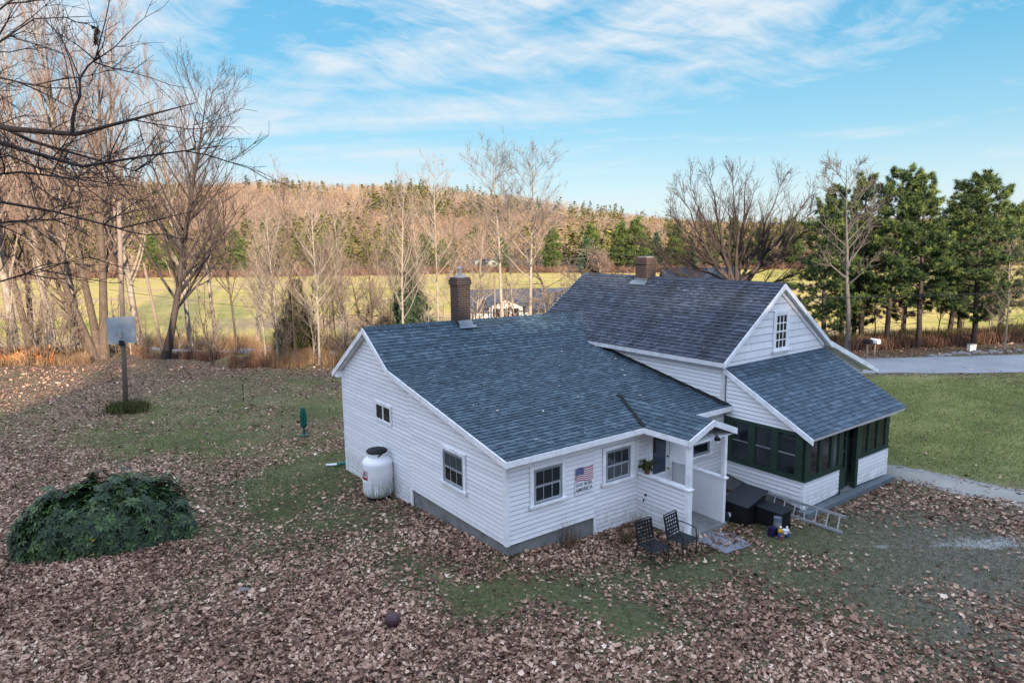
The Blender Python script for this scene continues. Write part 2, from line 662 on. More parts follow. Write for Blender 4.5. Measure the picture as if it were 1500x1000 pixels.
def shingle(stain, cols=((0.010, 0.022, 0.034), (0.036, 0.064, 0.088), (0.095, 0.142, 0.175))):
    def bld(nt, bs):
        uv = nt.node('ShaderNodeUVMap').outputs[0]
        ob = nt.coord()
        t = nt.attr('tone')
        br = nt.node('ShaderNodeTexBrick')
        br.offset = 0.37
        br.inputs['Scale'].default_value = 1.0
        br.inputs['Brick Width'].default_value = 0.21
        br.inputs['Row Height'].default_value = 0.142
        br.inputs['Mortar Size'].default_value = 0.0
        br.inputs['Color1'].default_value = (0, 0, 0, 1)
        br.inputs['Color2'].default_value = (1, 1, 1, 1)
        nt.l.new(uv, br.inputs['Vector'])
        f = nt.mathn('ADD', nt.mathn('MULTIPLY', t, 0.42), nt.mathn('ADD', nt.mathn('MULTIPLY', br.outputs[0], 0.30), 0.14))
        c = nt.ramp(f, [(0.05, cols[0]), (0.5, cols[1]), (1.0, cols[2])])
        g = nt.noise(ob, 260, 2, 0.6)
        c = nt.mix(0.45, c, nt.mix(g, (0.5, 0.5, 0.5), (1.4, 1.4, 1.4)), 'MULTIPLY')
        big = nt.noise(ob, 0.7, 4, 0.6)
        c = nt.mix(0.25, c, nt.mix(big, (0.5, 0.5, 0.55), (1.45, 1.45, 1.4)), 'MULTIPLY')
        if stain:
            sn = nt.noise(nt.mapping(uv, (1.0, 0.16, 1)), 1.05, 4, 0.55)
            c = nt.mix(nt.ramp(sn, [(0.50, (0, 0, 0)), (0.62, (stain,) * 3)]), c, (0.012, 0.014, 0.018))
            sp = nt.noise(uv, 9, 2, 0.5)
            c = nt.mix(nt.ramp(sp, [(0.735, (0, 0, 0)), (0.75, (0.8, 0.8, 0.8))]), c, (0.35, 0.38, 0.36))
        bump(nt, bs, g, 0.3, 0.006)
        return c
    return bld


mat('roof_shingle', (1, 1, 1), 0.72, 0.4, build=shingle(0))
mat('roof_shingle_stained', (1, 1, 1), 0.75, 0.4, build=shingle(0.65, ((0.013, 0.018, 0.028), (0.038, 0.048, 0.068), (0.085, 0.105, 0.138))))
mat('roof_shingle_porch', (1, 1, 1), 0.72, 0.4, build=shingle(0, ((0.016, 0.030, 0.045), (0.045, 0.075, 0.105), (0.10, 0.145, 0.19))))


def concrete(nt, bs):
    ob = nt.coord()
    n1 = nt.noise(ob, 2.0, 6, 0.65)
    n2 = nt.noise(ob, 40, 3, 0.6)
    c = nt.ramp(n1, [(0.3, (0.10, 0.105, 0.10)), (0.55, (0.20, 0.20, 0.195)), (0.75, (0.14, 0.16, 0.115))])
    c = nt.mix(0.5, c, nt.mix(n2, (0.6, 0.6, 0.6), (1.3, 1.3, 1.3)), 'MULTIPLY')
    bump(nt, bs, n2, 0.4, 0.01)
    return c


mat('concrete', (1, 1, 1), 0.85, build=concrete)


def brick(dark):
    def bld(nt, bs):
        ob = nt.coord()
        sepn = nt.node('ShaderNodeSeparateXYZ')
        nt.l.new(ob, sepn.inputs[0])
        cb = nt.node('ShaderNodeCombineXYZ')
        nt.l.new(nt.mathn('ADD', sepn.outputs[0], sepn.outputs[1]), cb.inputs[0])
        nt.l.new(sepn.outputs[2], cb.inputs[1])
        br = nt.node('ShaderNodeTexBrick')
        br.inputs['Scale'].default_value = 1.0
        br.inputs['Brick Width'].default_value = 0.21
        br.inputs['Row Height'].default_value = 0.075
        br.inputs['Mortar Size'].default_value = 0.009
        br.inputs['Color1'].default_value = (0.13 * dark, 0.045 * dark, 0.032 * dark, 1)
        br.inputs['Color2'].default_value = (0.055 * dark, 0.024 * dark, 0.020 * dark, 1)
        br.inputs['Mortar'].default_value = (0.085, 0.075, 0.07, 1)
        nt.l.new(cb.outputs[0], br.inputs['Vector'])
        soot = nt.noise(ob, 2.2, 5, 0.6)
        c = nt.mix(nt.ramp(soot, [(0.42, (0, 0, 0)), (0.66, (0.8, 0.8, 0.8))]), br.outputs[0], (0.025, 0.022, 0.02))
        fac = nt.mathn('SUBTRACT', 1.0, br.outputs[1])
        bump(nt, bs, fac, 0.6, 0.012)
        return c
    return bld


mat('brick_dark', (1, 1, 1), 0.85, build=brick(0.26))
mat('brick_red', (1, 1, 1), 0.85, build=brick(0.48))


def glass(name, col, rough=0.06):
    def bld(nt, bs):
        ob = nt.coord()
        n1 = nt.noise(ob, 3.0, 4, 0.6)
        bump(nt, bs, nt.noise(ob, 1.6, 1, 0.4), 0.05, 0.03)
        return nt.mix(n1, tuple(c * 0.5 for c in col), tuple(c * 1.6 for c in col))
    m_ = mat(name, col, rough, 0.6, build=bld)
    return m_


glass('dark_glass', (0.012, 0.014, 0.018))
glass('grey_glass', (0.018, 0.023, 0.028), 0.10)
glass('blue_glass', (0.02, 0.035, 0.07), 0.1)
glass('curtain_glass', (0.045, 0.055, 0.062), 0.15)
mat('grey_frame', (0.22, 0.245, 0.27), 0.5, 0.4)
mat('sash', (0.42, 0.44, 0.46), 0.5)
mat('metal_grey', (0.35, 0.37, 0.39), 0.4, 0.5, 0.6)
mat('flashing', (0.13, 0.165, 0.20), 0.5, 0.5, 0.2)
mat('black_iron', (0.007, 0.008, 0.010), 0.55, 0.3)
mat('black_metal', (0.010, 0.014, 0.019), 0.5, 0.35)
mat('brass', (0.35, 0.26, 0.10), 0.35, 0.5, 0.7)


def green_paint(nt, bs):
    ob = nt.coord()
    n1 = nt.noise(ob, 5, 5, 0.7)
    n2 = nt.noise(nt.mapping(ob, (8, 8, 2)), 6, 4, 0.7)
    c = nt.ramp(n1, [(0.3, (0.008, 0.022, 0.016)), (0.7, (0.016, 0.045, 0.028))])
    return nt.mix(nt.ramp(n2, [(0.68, (0, 0, 0)), (0.74, (0.7, 0.7, 0.7))]), c, (0.16, 0.19, 0.15))


mat('green_paint', (1, 1, 1), 0.5, build=green_paint)


def tank_paint(nt, bs):
    ob = nt.coord()
    sp = nt.node('ShaderNodeSeparateXYZ')
    nt.l.new(ob, sp.inputs[0])
    n1 = nt.noise(nt.mapping(ob, (9, 9, 1.6)), 2.2, 6, 0.7)
    low = nt.ramp(sp.outputs[2], [(0.25, (1, 1, 1)), (0.85, (0, 0, 0))])
    f = nt.mathn('MULTIPLY', nt.ramp(n1, [(0.38, (0, 0, 0)), (0.52, (1, 1, 1))]), low)
    # the mildew grows on the side turned to the lawn
    side = nt.ramp(nt.mathn('ADD', nt.mathn('MULTIPLY', sp.outputs[0], 1.2), 0.45), [(0.1, (0.4, 0.4, 0.4)), (0.45, (1, 1, 1))])
    f = nt.mathn('MULTIPLY', f, side)
    n2 = nt.noise(ob, 5, 5, 0.6)
    base = nt.mix(n2, (0.70, 0.72, 0.74), (0.80, 0.81, 0.83))
    return nt.mix(nt.mathn('MULTIPLY', f, 0.85), base, (0.10, 0.16, 0.09))


mat('tank_paint', (1, 1, 1), 0.35, build=tank_paint)
mat('red_paint', (0.30, 0.02, 0.03), 0.5)
mat('sign_white', (0.72, 0.74, 0.78), 0.5)
mat('flag_blue', (0.03, 0.05, 0.17), 0.6)
mat('flag_red', (0.36, 0.03, 0.05), 0.6)
mat('letter_black', (0.02, 0.02, 0.025), 0.6)
mat('tarp_green', (0.01, 0.05, 0.042), 0.5)
mat('umbrella_green', (0.012, 0.13, 0.10), 0.6)
mat('aluminium', (0.46, 0.49, 0.52), 0.35, 0.5, 0.5)
mat('yellow_plastic', (0.55, 0.33, 0.02), 0.4)
mat('blue_plastic', (0.02, 0.06, 0.36), 0.4)
mat('purple_plastic', (0.012, 0.008, 0.045), 0.4)
mat('terracotta', (0.16, 0.06, 0.035), 0.7)
mat('maroon', (0.055, 0.022, 0.030), 0.6)
mat('pot_soil', (0.04, 0.03, 0.02), 0.9)
mat('grey_wood', (0.20, 0.20, 0.20), 0.8)
mat('pole_wood', (0.17, 0.13, 0.105), 0.85)
mat('galvanised', (0.20, 0.25, 0.30), 0.55, 0.4, 0.2)
mat('plank_grey', (0.115, 0.135, 0.155), 0.7)
mat('moss_black', (0.014, 0.016, 0.014), 0.9, 0.2)
mat('slate', (0.16, 0.18, 0.21), 0.8)


def bark(c0, c1, sc=3.0):
    def bld(nt, bs):
        ob = nt.coord()
        n1 = nt.noise(nt.mapping(ob, (5, 5, 1.2)), sc, 6, 0.7)
        n2 = nt.noise(ob, 0.7, 3, 0.5)
        f = nt.mathn('ADD', nt.mathn('MULTIPLY', n1, 0.7), nt.mathn('MULTIPLY', n2, 0.3))
        bump(nt, bs, n1, 0.6, 0.03)
        return nt.ramp(f, [(0.35, c0), (0.65, c1)])
    return bld


mat('bark_pale', (1, 1, 1), 0.9, 0.1, build=bark((0.11, 0.092, 0.078), (0.33, 0.29, 0.25)))
mat('bark_brown', (1, 1, 1), 0.9, 0.1, build=bark((0.04, 0.030, 0.025), (0.13, 0.10, 0.08)))
mat('bark_dark', (1, 1, 1), 0.9, 0.1, build=bark((0.022, 0.018, 0.018), (0.075, 0.062, 0.058)))
mat('bark_grey', (1, 1, 1), 0.9, 0.1, build=bark((0.045, 0.042, 0.042), (0.125, 0.118, 0.112)))
mat('twig_red', (0.20, 0.140, 0.120), 0.9, 0.1)
mat('twig_tan', (0.21, 0.17, 0.135), 0.9, 0.1)
mat('twig_dark', (0.055, 0.040, 0.038), 0.9, 0.1)
mat('twig_grey', (0.115, 0.098, 0.088), 0.9, 0.1)


def leafmat(stops, rough=0.6):
    def bld(nt, bs):
        t = nt.attr('tone')
        c = nt.ramp(t, stops)
        nz = nt.noise(nt.coord(), 1.3, 3, 0.6)
        return nt.mix(0.5, c, nt.mix(nz, (0.55, 0.55, 0.55), (1.45, 1.45, 1.45)), 'MULTIPLY')
    return bld


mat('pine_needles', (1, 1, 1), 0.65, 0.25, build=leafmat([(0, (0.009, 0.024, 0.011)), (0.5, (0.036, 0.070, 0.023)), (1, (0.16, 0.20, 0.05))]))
mat('pine_far', (1, 1, 1), 0.7, 0.2, build=leafmat([(0, (0.025, 0.045, 0.015)), (0.6, (0.065, 0.10, 0.028)), (1, (0.14, 0.165, 0.05))]))
mat('spruce_needles', (1, 1, 1), 0.65, 0.25, build=leafmat([(0, (0.015, 0.035, 0.02)), (0.6, (0.045, 0.08, 0.045)), (1, (0.09, 0.13, 0.07))]))
mat('rhodo_leaf', (1, 1, 1), 0.5, 0.35, build=leafmat([(0, (0.005, 0.014, 0.005)), (0.6, (0.018, 0.046, 0.013)), (1.0, (0.085, 0.140, 0.036))]))
mat('litter', (1, 1, 1), 0.7, 0.3, build=lambda nt, bs: nt.ramp(nt.attr('tone'), [
    (0.0, (0.030, 0.016, 0.013)), (0.22, (0.10, 0.050, 0.034)), (0.46, (0.25, 0.138, 0.090)), (0.72, (0.44, 0.285, 0.195)), (1.0, (0.74, 0.59, 0.47))]))
mat('grass_blades', (1, 1, 1), 0.7, 0.25, build=leafmat([(0, (0.056, 0.070, 0.022)), (0.6, (0.145, 0.170, 0.046)), (1, (0.27, 0.245, 0.10))]))
mat('dry_brush', (1, 1, 1), 0.8, 0.1, build=leafmat([(0, (0.09, 0.055, 0.035)), (0.5, (0.18, 0.115, 0.07)), (1, (0.30, 0.21, 0.13))]))
mat('russet_brush', (1, 1, 1), 0.8, 0.1, build=leafmat([(0, (0.05, 0.030, 0.022)), (0.5, (0.115, 0.066, 0.048)), (1, (0.21, 0.13, 0.09))]))
mat('beech_leaf', (1, 1, 1), 0.8, 0.1, build=leafmat([(0, (0.20, 0.075, 0.03)), (0.5, (0.36, 0.16, 0.07)), (1, (0.5, 0.28, 0.13))]))
mat('bush_green', (1, 1, 1), 0.7, 0.2, build=leafmat([(0, (0.02, 0.032, 0.012)), (0.5, (0.05, 0.07, 0.02)), (1, (0.12, 0.10, 0.035))]))
mat('forest_bare', (1, 1, 1), 0.9, 0.05, build=leafmat([(0, (0.11, 0.070, 0.050)), (0.35, (0.20, 0.135, 0.094)), (0.7, (0.275, 0.20, 0.135)), (1, (0.36, 0.29, 0.20))]))
mat('forest_green', (1, 1, 1), 0.8, 0.1, build=leafmat([(0, (0.06, 0.075, 0.018)), (0.5, (0.15, 0.155, 0.040)), (1, (0.26, 0.235, 0.07))]))


def ground_mat(nt, bs):
    ob = nt.coord()
    lit = nt.attr('litter')
    soil = nt.attr('soil')
    field = nt.attr('field')
    wood = nt.attr('wood')
    # grass
    g1 = nt.noise(ob, 0.5, 5, 0.6)
    g2 = nt.noise(ob, 9, 4, 0.7)
    grass = nt.ramp(nt.mathn('ADD', nt.mathn('MULTIPLY', g1, 0.5), nt.mathn('MULTIPLY', g2, 0.5)),
                    [(0.34, (0.056, 0.058, 0.022)), (0.5, (0.130, 0.148, 0.040)), (0.66, (0.235, 0.22, 0.085))])
    earth = nt.ramp(g2, [(0.3, (0.050, 0.044, 0.034)), (0.7, (0.15, 0.138, 0.108))])
    # leaf carpet as cells
    vo = nt.node('ShaderNodeTexVoronoi', feature='F1', voronoi_dimensions='3D')
    vo.inputs['Scale'].default_value = 13
    vo.inputs['Randomness'].default_value = 1
    warp = nt.node('ShaderNodeVectorMath', operation='ADD')
    nt.l.new(ob, warp.inputs[0])
    nz = nt.node('ShaderNodeTexNoise')
    nz.inputs['Scale'].default_value = 14
    nt.l.new(ob, nz.inputs['Vector'])
    sc_ = nt.node('ShaderNodeVectorMath', operation='SCALE')
    nt.l.new(nz.outputs[1], sc_.inputs[0])
    sc_.inputs['Scale'].default_value = 0.08
    nt.l.new(sc_.outputs[0], warp.inputs[1])
    nt.l.new(warp.outputs[0], vo.inputs['Vector'])
    sepc = nt.node('ShaderNodeSeparateColor')
    nt.l.new(vo.outputs['Color'], sepc.inputs[0])
    leaf = nt.ramp(sepc.outputs[0], [(0.0, (0.035, 0.020, 0.014)), (0.3, (0.11, 0.060, 0.038)), (0.6, (0.22, 0.130, 0.080)), (0.85, (0.36, 0.235, 0.155)), (1.0, (0.55, 0.42, 0.32))])
    edge = nt.ramp(vo.outputs['Distance'], [(0.25, (1, 1, 1)), (0.75, (0.35, 0.33, 0.33))])
    leaf = nt.mix(1.0, leaf, edge, 'MULTIPLY')
    # leaves lie where their own cell value is below the litter share
    cover = nt.mathn('ADD', nt.mathn('SUBTRACT', lit, sepc.outputs[1]), 0.08)
    cover = nt.ramp(nt.mathn('MULTIPLY', cover, 8.0, True), [(0, (0, 0, 0)), (1, (1, 1, 1))])
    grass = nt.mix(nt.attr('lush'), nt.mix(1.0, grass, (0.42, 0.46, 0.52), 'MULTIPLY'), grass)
    grv = nt.ramp(g2, [(0.3, (0.14, 0.14, 0.135)), (0.7, (0.32, 0.32, 0.31))])
    gm_ = nt.ramp(nt.mathn('ADD', nt.attr('gravel'), nt.mathn('MULTIPLY', nt.mathn('SUBTRACT', nt.noise(ob, 2.2, 7, 0.72), 0.5), 0.8)), [(0.42, (0, 0, 0)), (0.58, (1, 1, 1))])
    base = nt.mix(soil, grass, earth)
    base = nt.mix(gm_, base, grv)
    base = nt.mix(cover, base, leaf)
    # valley field
    f1 = nt.noise(nt.mapping(ob, (0.4, 1.6, 1)), 0.045, 8, 0.72)
    f2 = nt.noise(nt.mapping(ob, (0.5, 1.0, 1)), 0.45, 7, 0.75)
    fld = nt.ramp(f1, [(0.29, (0.150, 0.160, 0.034)), (0.40, (0.260, 0.232, 0.050)), (0.50, (0.39, 0.300, 0.090)), (0.62, (0.31, 0.205, 0.115))])
    fld = nt.mix(0.6, fld, nt.mix(f2, (0.42, 0.48, 0.45), (1.6, 1.5, 1.5)), 'MULTIPLY')
    base = nt.mix(field, base, fld)
    w1 = nt.noise(ob, 0.05, 5, 0.7)
    wd = nt.ramp(w1, [(0.3, (0.13, 0.085, 0.06)), (0.7, (0.23, 0.155, 0.11))])
    base = nt.mix(wood, base, wd)
    hgt = nt.mathn('ADD', vo.outputs['Distance'], g2)
    bump(nt, bs, hgt, 0.5, 0.03)
    return base


mat('ground', (1, 1, 1), 0.9, 0.15, build=ground_mat)


def road_mat(c0, c1):
    def bld(nt, bs):
        ob = nt.coord()
        n1 = nt.noise(ob, 0.5, 5, 0.6)
        n2 = nt.noise(ob, 18, 4, 0.7)
        vo = nt.node('ShaderNodeTexVoronoi')
        vo.inputs['Scale'].default_value = 9
        nt.l.new(ob, vo.inputs['Vector'])
        sepc = nt.node('ShaderNodeSeparateColor')
        nt.l.new(vo.outputs['Color'], sepc.inputs[0])
        c = nt.ramp(nt.mathn('ADD', nt.mathn('MULTIPLY', n1, 0.6), nt.mathn('MULTIPLY', n2, 0.4)), [(0.3, c0), (0.7, c1)])
        lf = nt.ramp(sepc.outputs[0], [(0.90, (0, 0, 0)), (0.92, (1, 1, 1))])
        lf2 = nt.mathn('MULTIPLY', lf, nt.ramp(vo.outputs['Distance'], [(0.3, (1, 1, 1)), (0.36, (0, 0, 0))]))
        c = nt.mix(lf2, c, (0.17, 0.10, 0.07))
        bump(nt, bs, n2, 0.4, 0.01)
        return c
    return bld


mat('gravel_road', (1, 1, 1), 0.9, 0.2, build=road_mat((0.20, 0.205, 0.215), (0.33, 0.335, 0.345)))
mat('gravel_drive', (1, 1, 1), 0.9, 0.2, build=road_mat((0.12, 0.115, 0.10), (0.36, 0.345, 0.31)))
mat('rock', (0.20, 0.195, 0.19), 0.9, 0.2)
for n_ in ('grey_roof_far', 'grey_wall_far'):
    pass
mat('far_roof', (0.055, 0.062, 0.075), 0.8)
mat('far_roof_dark', (0.022, 0.03, 0.042), 0.85)
mat('trailer_grey', (0.16, 0.19, 0.18), 0.6)
mat('far_siding_shaded', (0.55, 0.60, 0.66), 0.6)  # white siding with bluish shade put into the colour
mat('far_white', (0.78, 0.76, 0.72), 0.6)

# ------------------------------------------------------------------ ground sheet
ROAD = [(-160, 92), (-90, 74), (-50, 63.5), (-26, 57.5), (-8, 53), (6, 47.5), (15, 42.5), (22, 39.3), (30, 37.6), (45, 36), (70, 34.5), (130, 33)]
DRIVE = [(10.6, 20.3), (11.8, 20.4), (12.9, 19.4), (14.2, 18.1), (16.2, 16.4), (20, 13.5), (28, 9)]


def seg_dist(u, v, path):
    best = np.full(np.shape(u), 1e9)
    for (x0, y0), (x1, y1) in zip(path[:-1], path[1:]):
        dx, dy = x1 - x0, y1 - y0
        t = np.clip(((u - x0) * dx + (v - y0) * dy) / (dx * dx + dy * dy), 0, 1)
        best = np.minimum(best, np.hypot(u - x0 - t * dx, v - y0 - t * dy))
    return best


def smooth_path(path, n=8):
    P = [Vector((a, b, 0)) for a, b in path]
    outp = []
    for i in range(len(P) - 1):
        p0 = P[max(i - 1, 0)]
        p1, p2 = P[i], P[i + 1]
        p3 = P[min(i + 2, len(P) - 1)]
        for k in range(n):
            t = k / n
            outp.append(0.5 * ((2 * p1) + (-p0 + p2) * t + (2 * p0 - 5 * p1 + 4 * p2 - p3) * t * t + (-p0 + 3 * p1 - 3 * p2 + p3) * t ** 3))
    outp.append(P[-1])
    return [(p.x, p.y) for p in outp]


ROADS = smooth_path(ROAD)
DRIVES = smooth_path(DRIVE)


def blob(u, v, x, y, r):
    g = ground_at(x, y)
    return np.exp(-(((u - g.x) / r) ** 2 + ((v - g.y) / r) ** 2))


BL = []   # (centre u, v, radius, litter change)
for (x, y, r, a) in [(440, 600, 5.2, -0.48), (400, 650, 3.6, -0.42), (470, 690, 3.0, -0.5), (430, 740, 2.4, -0.46), (520, 790, 1.7, -0.40), (330, 575, 4.6, -0.42), (280, 640, 3.2, -0.36), (200, 640, 3.0, -0.2), (560, 820, 1.2, -0.4),
                     (620, 850, 1.1, -0.55), (700, 880, 1.0, -0.7), (800, 860, 1.0, -0.65), (905, 850, 0.9, -0.75), (1010, 840, 0.8, -0.65), (1090, 825, 0.8, -0.55),
                     (900, 900, 0.9, -0.6), (740, 825, 0.6, -0.6), (1160, 790, 0.9, -0.75), (1250, 790, 1.3, -0.6), (1180, 860, 1.0, -0.5),
                     (1330, 800, 2.0, -0.45), (1420, 820, 2.0, -0.4), (1300, 900, 1.2, -0.35), (1400, 930, 1.0, -0.35), (960, 930, 0.8, -0.35),
                     (1400, 620, 7.0, -1.1), (1480, 600, 8.0, -1.1), (1350, 585, 5.0, -1.0), (1500, 660, 4.0, -0.9), (1340, 640, 2.5, -0.8), (1200, 700, 1.2, 0.2),
                     (860, 800, 0.7, 0.35), (640, 770, 1.2, 0.3), (1240, 730, 1.0, -0.2)]:
    g_ = ground_at(x, y)
    BL.append((g_.x, g_.y, r, a))


def litter_f(u, v):
    a = 0.84 + (fbm(u, v, 0.35, 4, 21) - 0.5) * 1.0 + (fbm(u, v, 1.3, 3, 61) - 0.5) * 0.7
    for (gx, gy, r, k) in BL:
        a = a + k * np.exp(-(((u - gx) / r) ** 2 + ((v - gy) / r) ** 2))
    a = a - 0.17 * sstep(0.5, 4, u) * (1 - sstep(13.5, 16, v)) 
    rd = seg_dist(u, v, ROADS)
    a = a - 0.35 * sstep(30, 46, u) * (v < 45)
    a = np.where(rd < 3.6, 0.55, a)
    return np.clip(a, 0.03, 1.0)


def lin(a, b, s):
    return list(np.arange(a, b, s))


us = sorted(set([round(x, 3) for x in
                 [-2600, -1800, -1300, -950, -700] + lin(-560, -220, 22) + lin(-220, -80, 8) + lin(-80, -32, 2) + lin(-32, 36, 0.4) + lin(36, 80, 2) + lin(80, 220, 8) +
                 lin(220, 560, 22) + [560, 700, 950, 1300, 1800, 2600]]))
vs_ = sorted(set([round(x, 3) for x in
                  [-900, -500, -300, -200, -150, -110, -80, -60, -45, -33, -24, -16, -10, -5, -1] + lin(2, 50, 0.4) + lin(50, 90, 1.5) + lin(90, 240, 6) + lin(240, 720, 14) +
                  [720, 780, 860, 980, 1150, 1400, 1900, 2800]]))
UU, VV = np.meshgrid(np.array(us), np.array(vs_), indexing='ij')
ZZ = terrain(UU, VV)
nu, nv = UU.shape
idx = np.arange(nu * nv).reshape(nu, nv)
GV = np.stack([UU, VV, ZZ], -1).reshape(-1, 3)
GF = np.stack([idx[:-1, :-1], idx[1:, :-1], idx[1:, 1:], idx[:-1, 1:]], -1).reshape(-1, 4)
uf, vf = GV[:, 0], GV[:, 1]
fieldm = sstep(47, 58, vf + (fbm(uf, vf, 0.1, 3, 2) - 0.5) * 8) * (1 - sstep(228, 240, vf))
fieldm = fieldm * (1 - 0.0)
woodm = sstep(228, 242, vf + (fbm(uf, vf, 0.05, 3, 4) - 0.5) * 16)
soilm = np.clip(0.35 * fbm(uf, vf, 0.5, 3, 31) + np.exp(-((uf - 11.5) ** 2 + (vf - 15.2) ** 2) / 14) * 0.9 + 0.5 * np.exp(-((uf - 8.5) ** 2 + (vf - 11.5) ** 2) / 9)
                + 0.4 * (seg_dist(uf, vf, ROADS) < 4), 0, 1)
lawn = sstep(10, 14, uf) * sstep(19, 23, vf) * (1 - sstep(34, 37, vf))
soilm = soilm * (1 - lawn)
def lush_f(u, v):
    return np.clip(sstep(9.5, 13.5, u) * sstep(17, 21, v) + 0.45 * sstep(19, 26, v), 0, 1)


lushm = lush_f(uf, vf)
gravm = np.clip(1.0 - seg_dist(uf, vf, DRIVES) / 1.45, 0, 1) * 1.05
for (x, y, r, a) in ((1430, 797, 0.9, 0.62), (1290, 800, 0.6, 0.5), (1480, 790, 0.8, 0.6), (1240, 690, 0.5, 0.45)):
    g_ = ground_at(x, y)
    gravm = np.maximum(gravm, a * np.exp(-((uf - g_.x) ** 2 / (r * 2.2) ** 2 + (vf - g_.y) ** 2 / (r * 0.6) ** 2)))
gm = np_mesh('ground', GV, GF, smooth=True, mats=(MATS['ground'],),
             attrs={'lush': lushm, 'gravel': gravm, 'litter': litter_f(uf, vf), 'soil': soilm, 'field': fieldm, 'wood': woodm})
go = bpy.data.objects.new('ground', gm)
COL.objects.link(go)
tag(go, kind='structure')


def ribbon(name, path, wl, material, lift, edge=0.25, taper=False):
    V, F = [], []
    n = len(path)
    cols = 9
    for i, (x, y) in enumerate(path):
        x0, y0 = path[max(i - 1, 0)]
        x1, y1 = path[min(i + 1, n - 1)]
        d = Vector((x1 - x0, y1 - y0, 0)).normalized()
        q = Vector((-d.y, d.x, 0))
        for c in range(cols):
            t = (c / (cols - 1) - 0.5) * 2
            wv = wl * (1 + edge * (float(vnoise(i * 0.7, 3 + (t > 0) * 5)) - 0.5)) * 0.5
            p = Vector((x, y, 0)) + q * (t * wv)
            V.append((p.x, p.y, tz(p.x, p.y) + lift - (0.03 if abs(t) > 0.99 else 0)))
    for i in range(n - 1):
        for c in range(cols - 1):
            a = i * cols + c
            F.append((a, a + 1, a + cols + 1, a + cols))
    o = np_obj(name, V, F, material, smooth=True)
    return tag(o, kind='structure')


ribbon('road', smooth_path(ROAD, 14), 6.2, MATS['gravel_road'], 0.05, 0.12)
ribbon('driveway', smooth_path(DRIVE, 14), 0.85, MATS['gravel_drive'], 0.015, 0.9)

# ------------------------------------------------------------------ the farmhouse
house = empty('farmhouse', HO, HA)
tag(house, 'white clapboard farmhouse with dark shingle roofs, two brick chimneys and a green screened porch', 'house')
W = MATS
Zx = Vector((0, 0, 1))


def wall_lap(name, poly, o, sd, n, expo, thick, material, thickness=0.12, t0=None, seed=1):
    """a siding wall: courses over a backing slab. poly in (s, z)"""
    mb = MB()
    o, sd, n = Vector(o), Vector(sd), Vector(n)
    lap(mb, poly, o, sd, (0, 0, 1), n, expo, thick, rnd=random.Random(seed), t0=t0, gap=0.015)
    mb.prism([o + sd * s + Zx * z - n * 0.018 for s, z in poly], -n * thickness)
    return mb.build(name, material, house)


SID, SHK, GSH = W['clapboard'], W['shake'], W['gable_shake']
XM, ZRM, ZEM = 10.356, 5.671, 3.572          # main ridge, main eave
XL, XR = 7.763, 12.949
SM = (ZRM - ZEM) / (XM - 7.507)
YRE, ZRE, YK, ZK, YE0, ZE0 = 7.02, 4.555, 5.465, 3.503, -0.27, 2.33
YB = 9.231


def ell_top(Y):
    if Y <= YK:
        return ZE0 + (Y - YE0) * (ZK - ZE0) / (YK - YE0)
    if Y <= YRE:
        return ZK + (Y - YK) * (ZRE - ZK) / (YRE - YK)
    return ZRE - (Y - YRE) * (ZRE - 2.83) / (9.643 - YRE)


# -- ell walls
e = 0.14
gab = [(0, 0.235), (4.55, 0.235), (4.55, ell_top(4.55) - e), (0, ell_top(0) - e)]
# s runs along +Y on the left wall
wall_lap('wall', gab, (0, 0, 0), (0, 1, 0), (-1, 0, 0), 0.115, 0.016, SID)
gab2 = [(4.55, -0.30), (YB, -0.50), (YB, ell_top(YB) - e), (YRE, ZRE - e), (YK, ZK - e), (4.55, ell_top(4.55) - e)]
wall_lap('wall', gab2, (0, 0, 0), (0, 1, 0), (-1, 0, 0), 0.125, 0.013, SHK, t0=-0.515)
MB().box(-0.03, 0.02, 4.50, 4.58, -0.32, 0.26).build('trim_board', W['white_trim'], house)
# front wall in pieces
wall_lap('wall', [(0, 0.235), (2.68, 0.235), (2.68, 2.20), (0, 2.20)], (0, 0, 0), (1, 0, 0), (0, -1, 0), 0.115, 0.016, SID, seed=2)
wall_lap('wall', [(2.68, -0.27), (4.21, -0.27), (4.21, 2.20), (2.68, 2.20)], (0, 0, 0), (1, 0, 0), (0, -1, 0), 0.115, 0.016, SID, t0=-0.325, seed=3)
wall_lap('wall', [(4.21, -0.2), (4.55, -0.2), (4.55, 2.30), (4.21, 2.30)], (0, 0, 0), (1, 0, 0), (0, -1, 0), 0.115, 0.016, SID, t0=-0.325, seed=3)
wall_lap('wall', [(6.20, -0.2), (7.75, -0.2), (7.75, 2.25), (6.20, 2.25)], (0, 0, 0), (1, 0, 0), (0, -1, 0), 0.115, 0.016, SID, t0=-0.325, seed=4)
MB().box(4.55, 6.20, -0.012, 0.12, -0.2, 2.30).build('porch_back_wall', W['beadboard'], house)
# back wall of the ell
wall_lap('wall', [(-7.8, -0.5), (0, -0.5), (0, 2.85), (-7.8, 2.85)], (0, YB, 0), (-1, 0, 0), (0, 1, 0), 0.125, 0.013, SHK)
# foundation
fb = MB()
fb.box(0.05, 2.66, 0.04, 0.4, -0.7, 0.245)
fb.box(0.04, 0.4, 0.4, 4.58, -0.9, 0.245)
fb.box(0.06, 0.4, 4.60, YB - 0.05, -1.1, -0.2)
fb.box(2.70, 7.6, 0.06, 0.4, -0.8, -0.2)
fb.box(0.2, 7.6, YB - 0.45, YB - 0.07, -1.3, -0.4)
fb.build('foundation', W['concrete'], house)
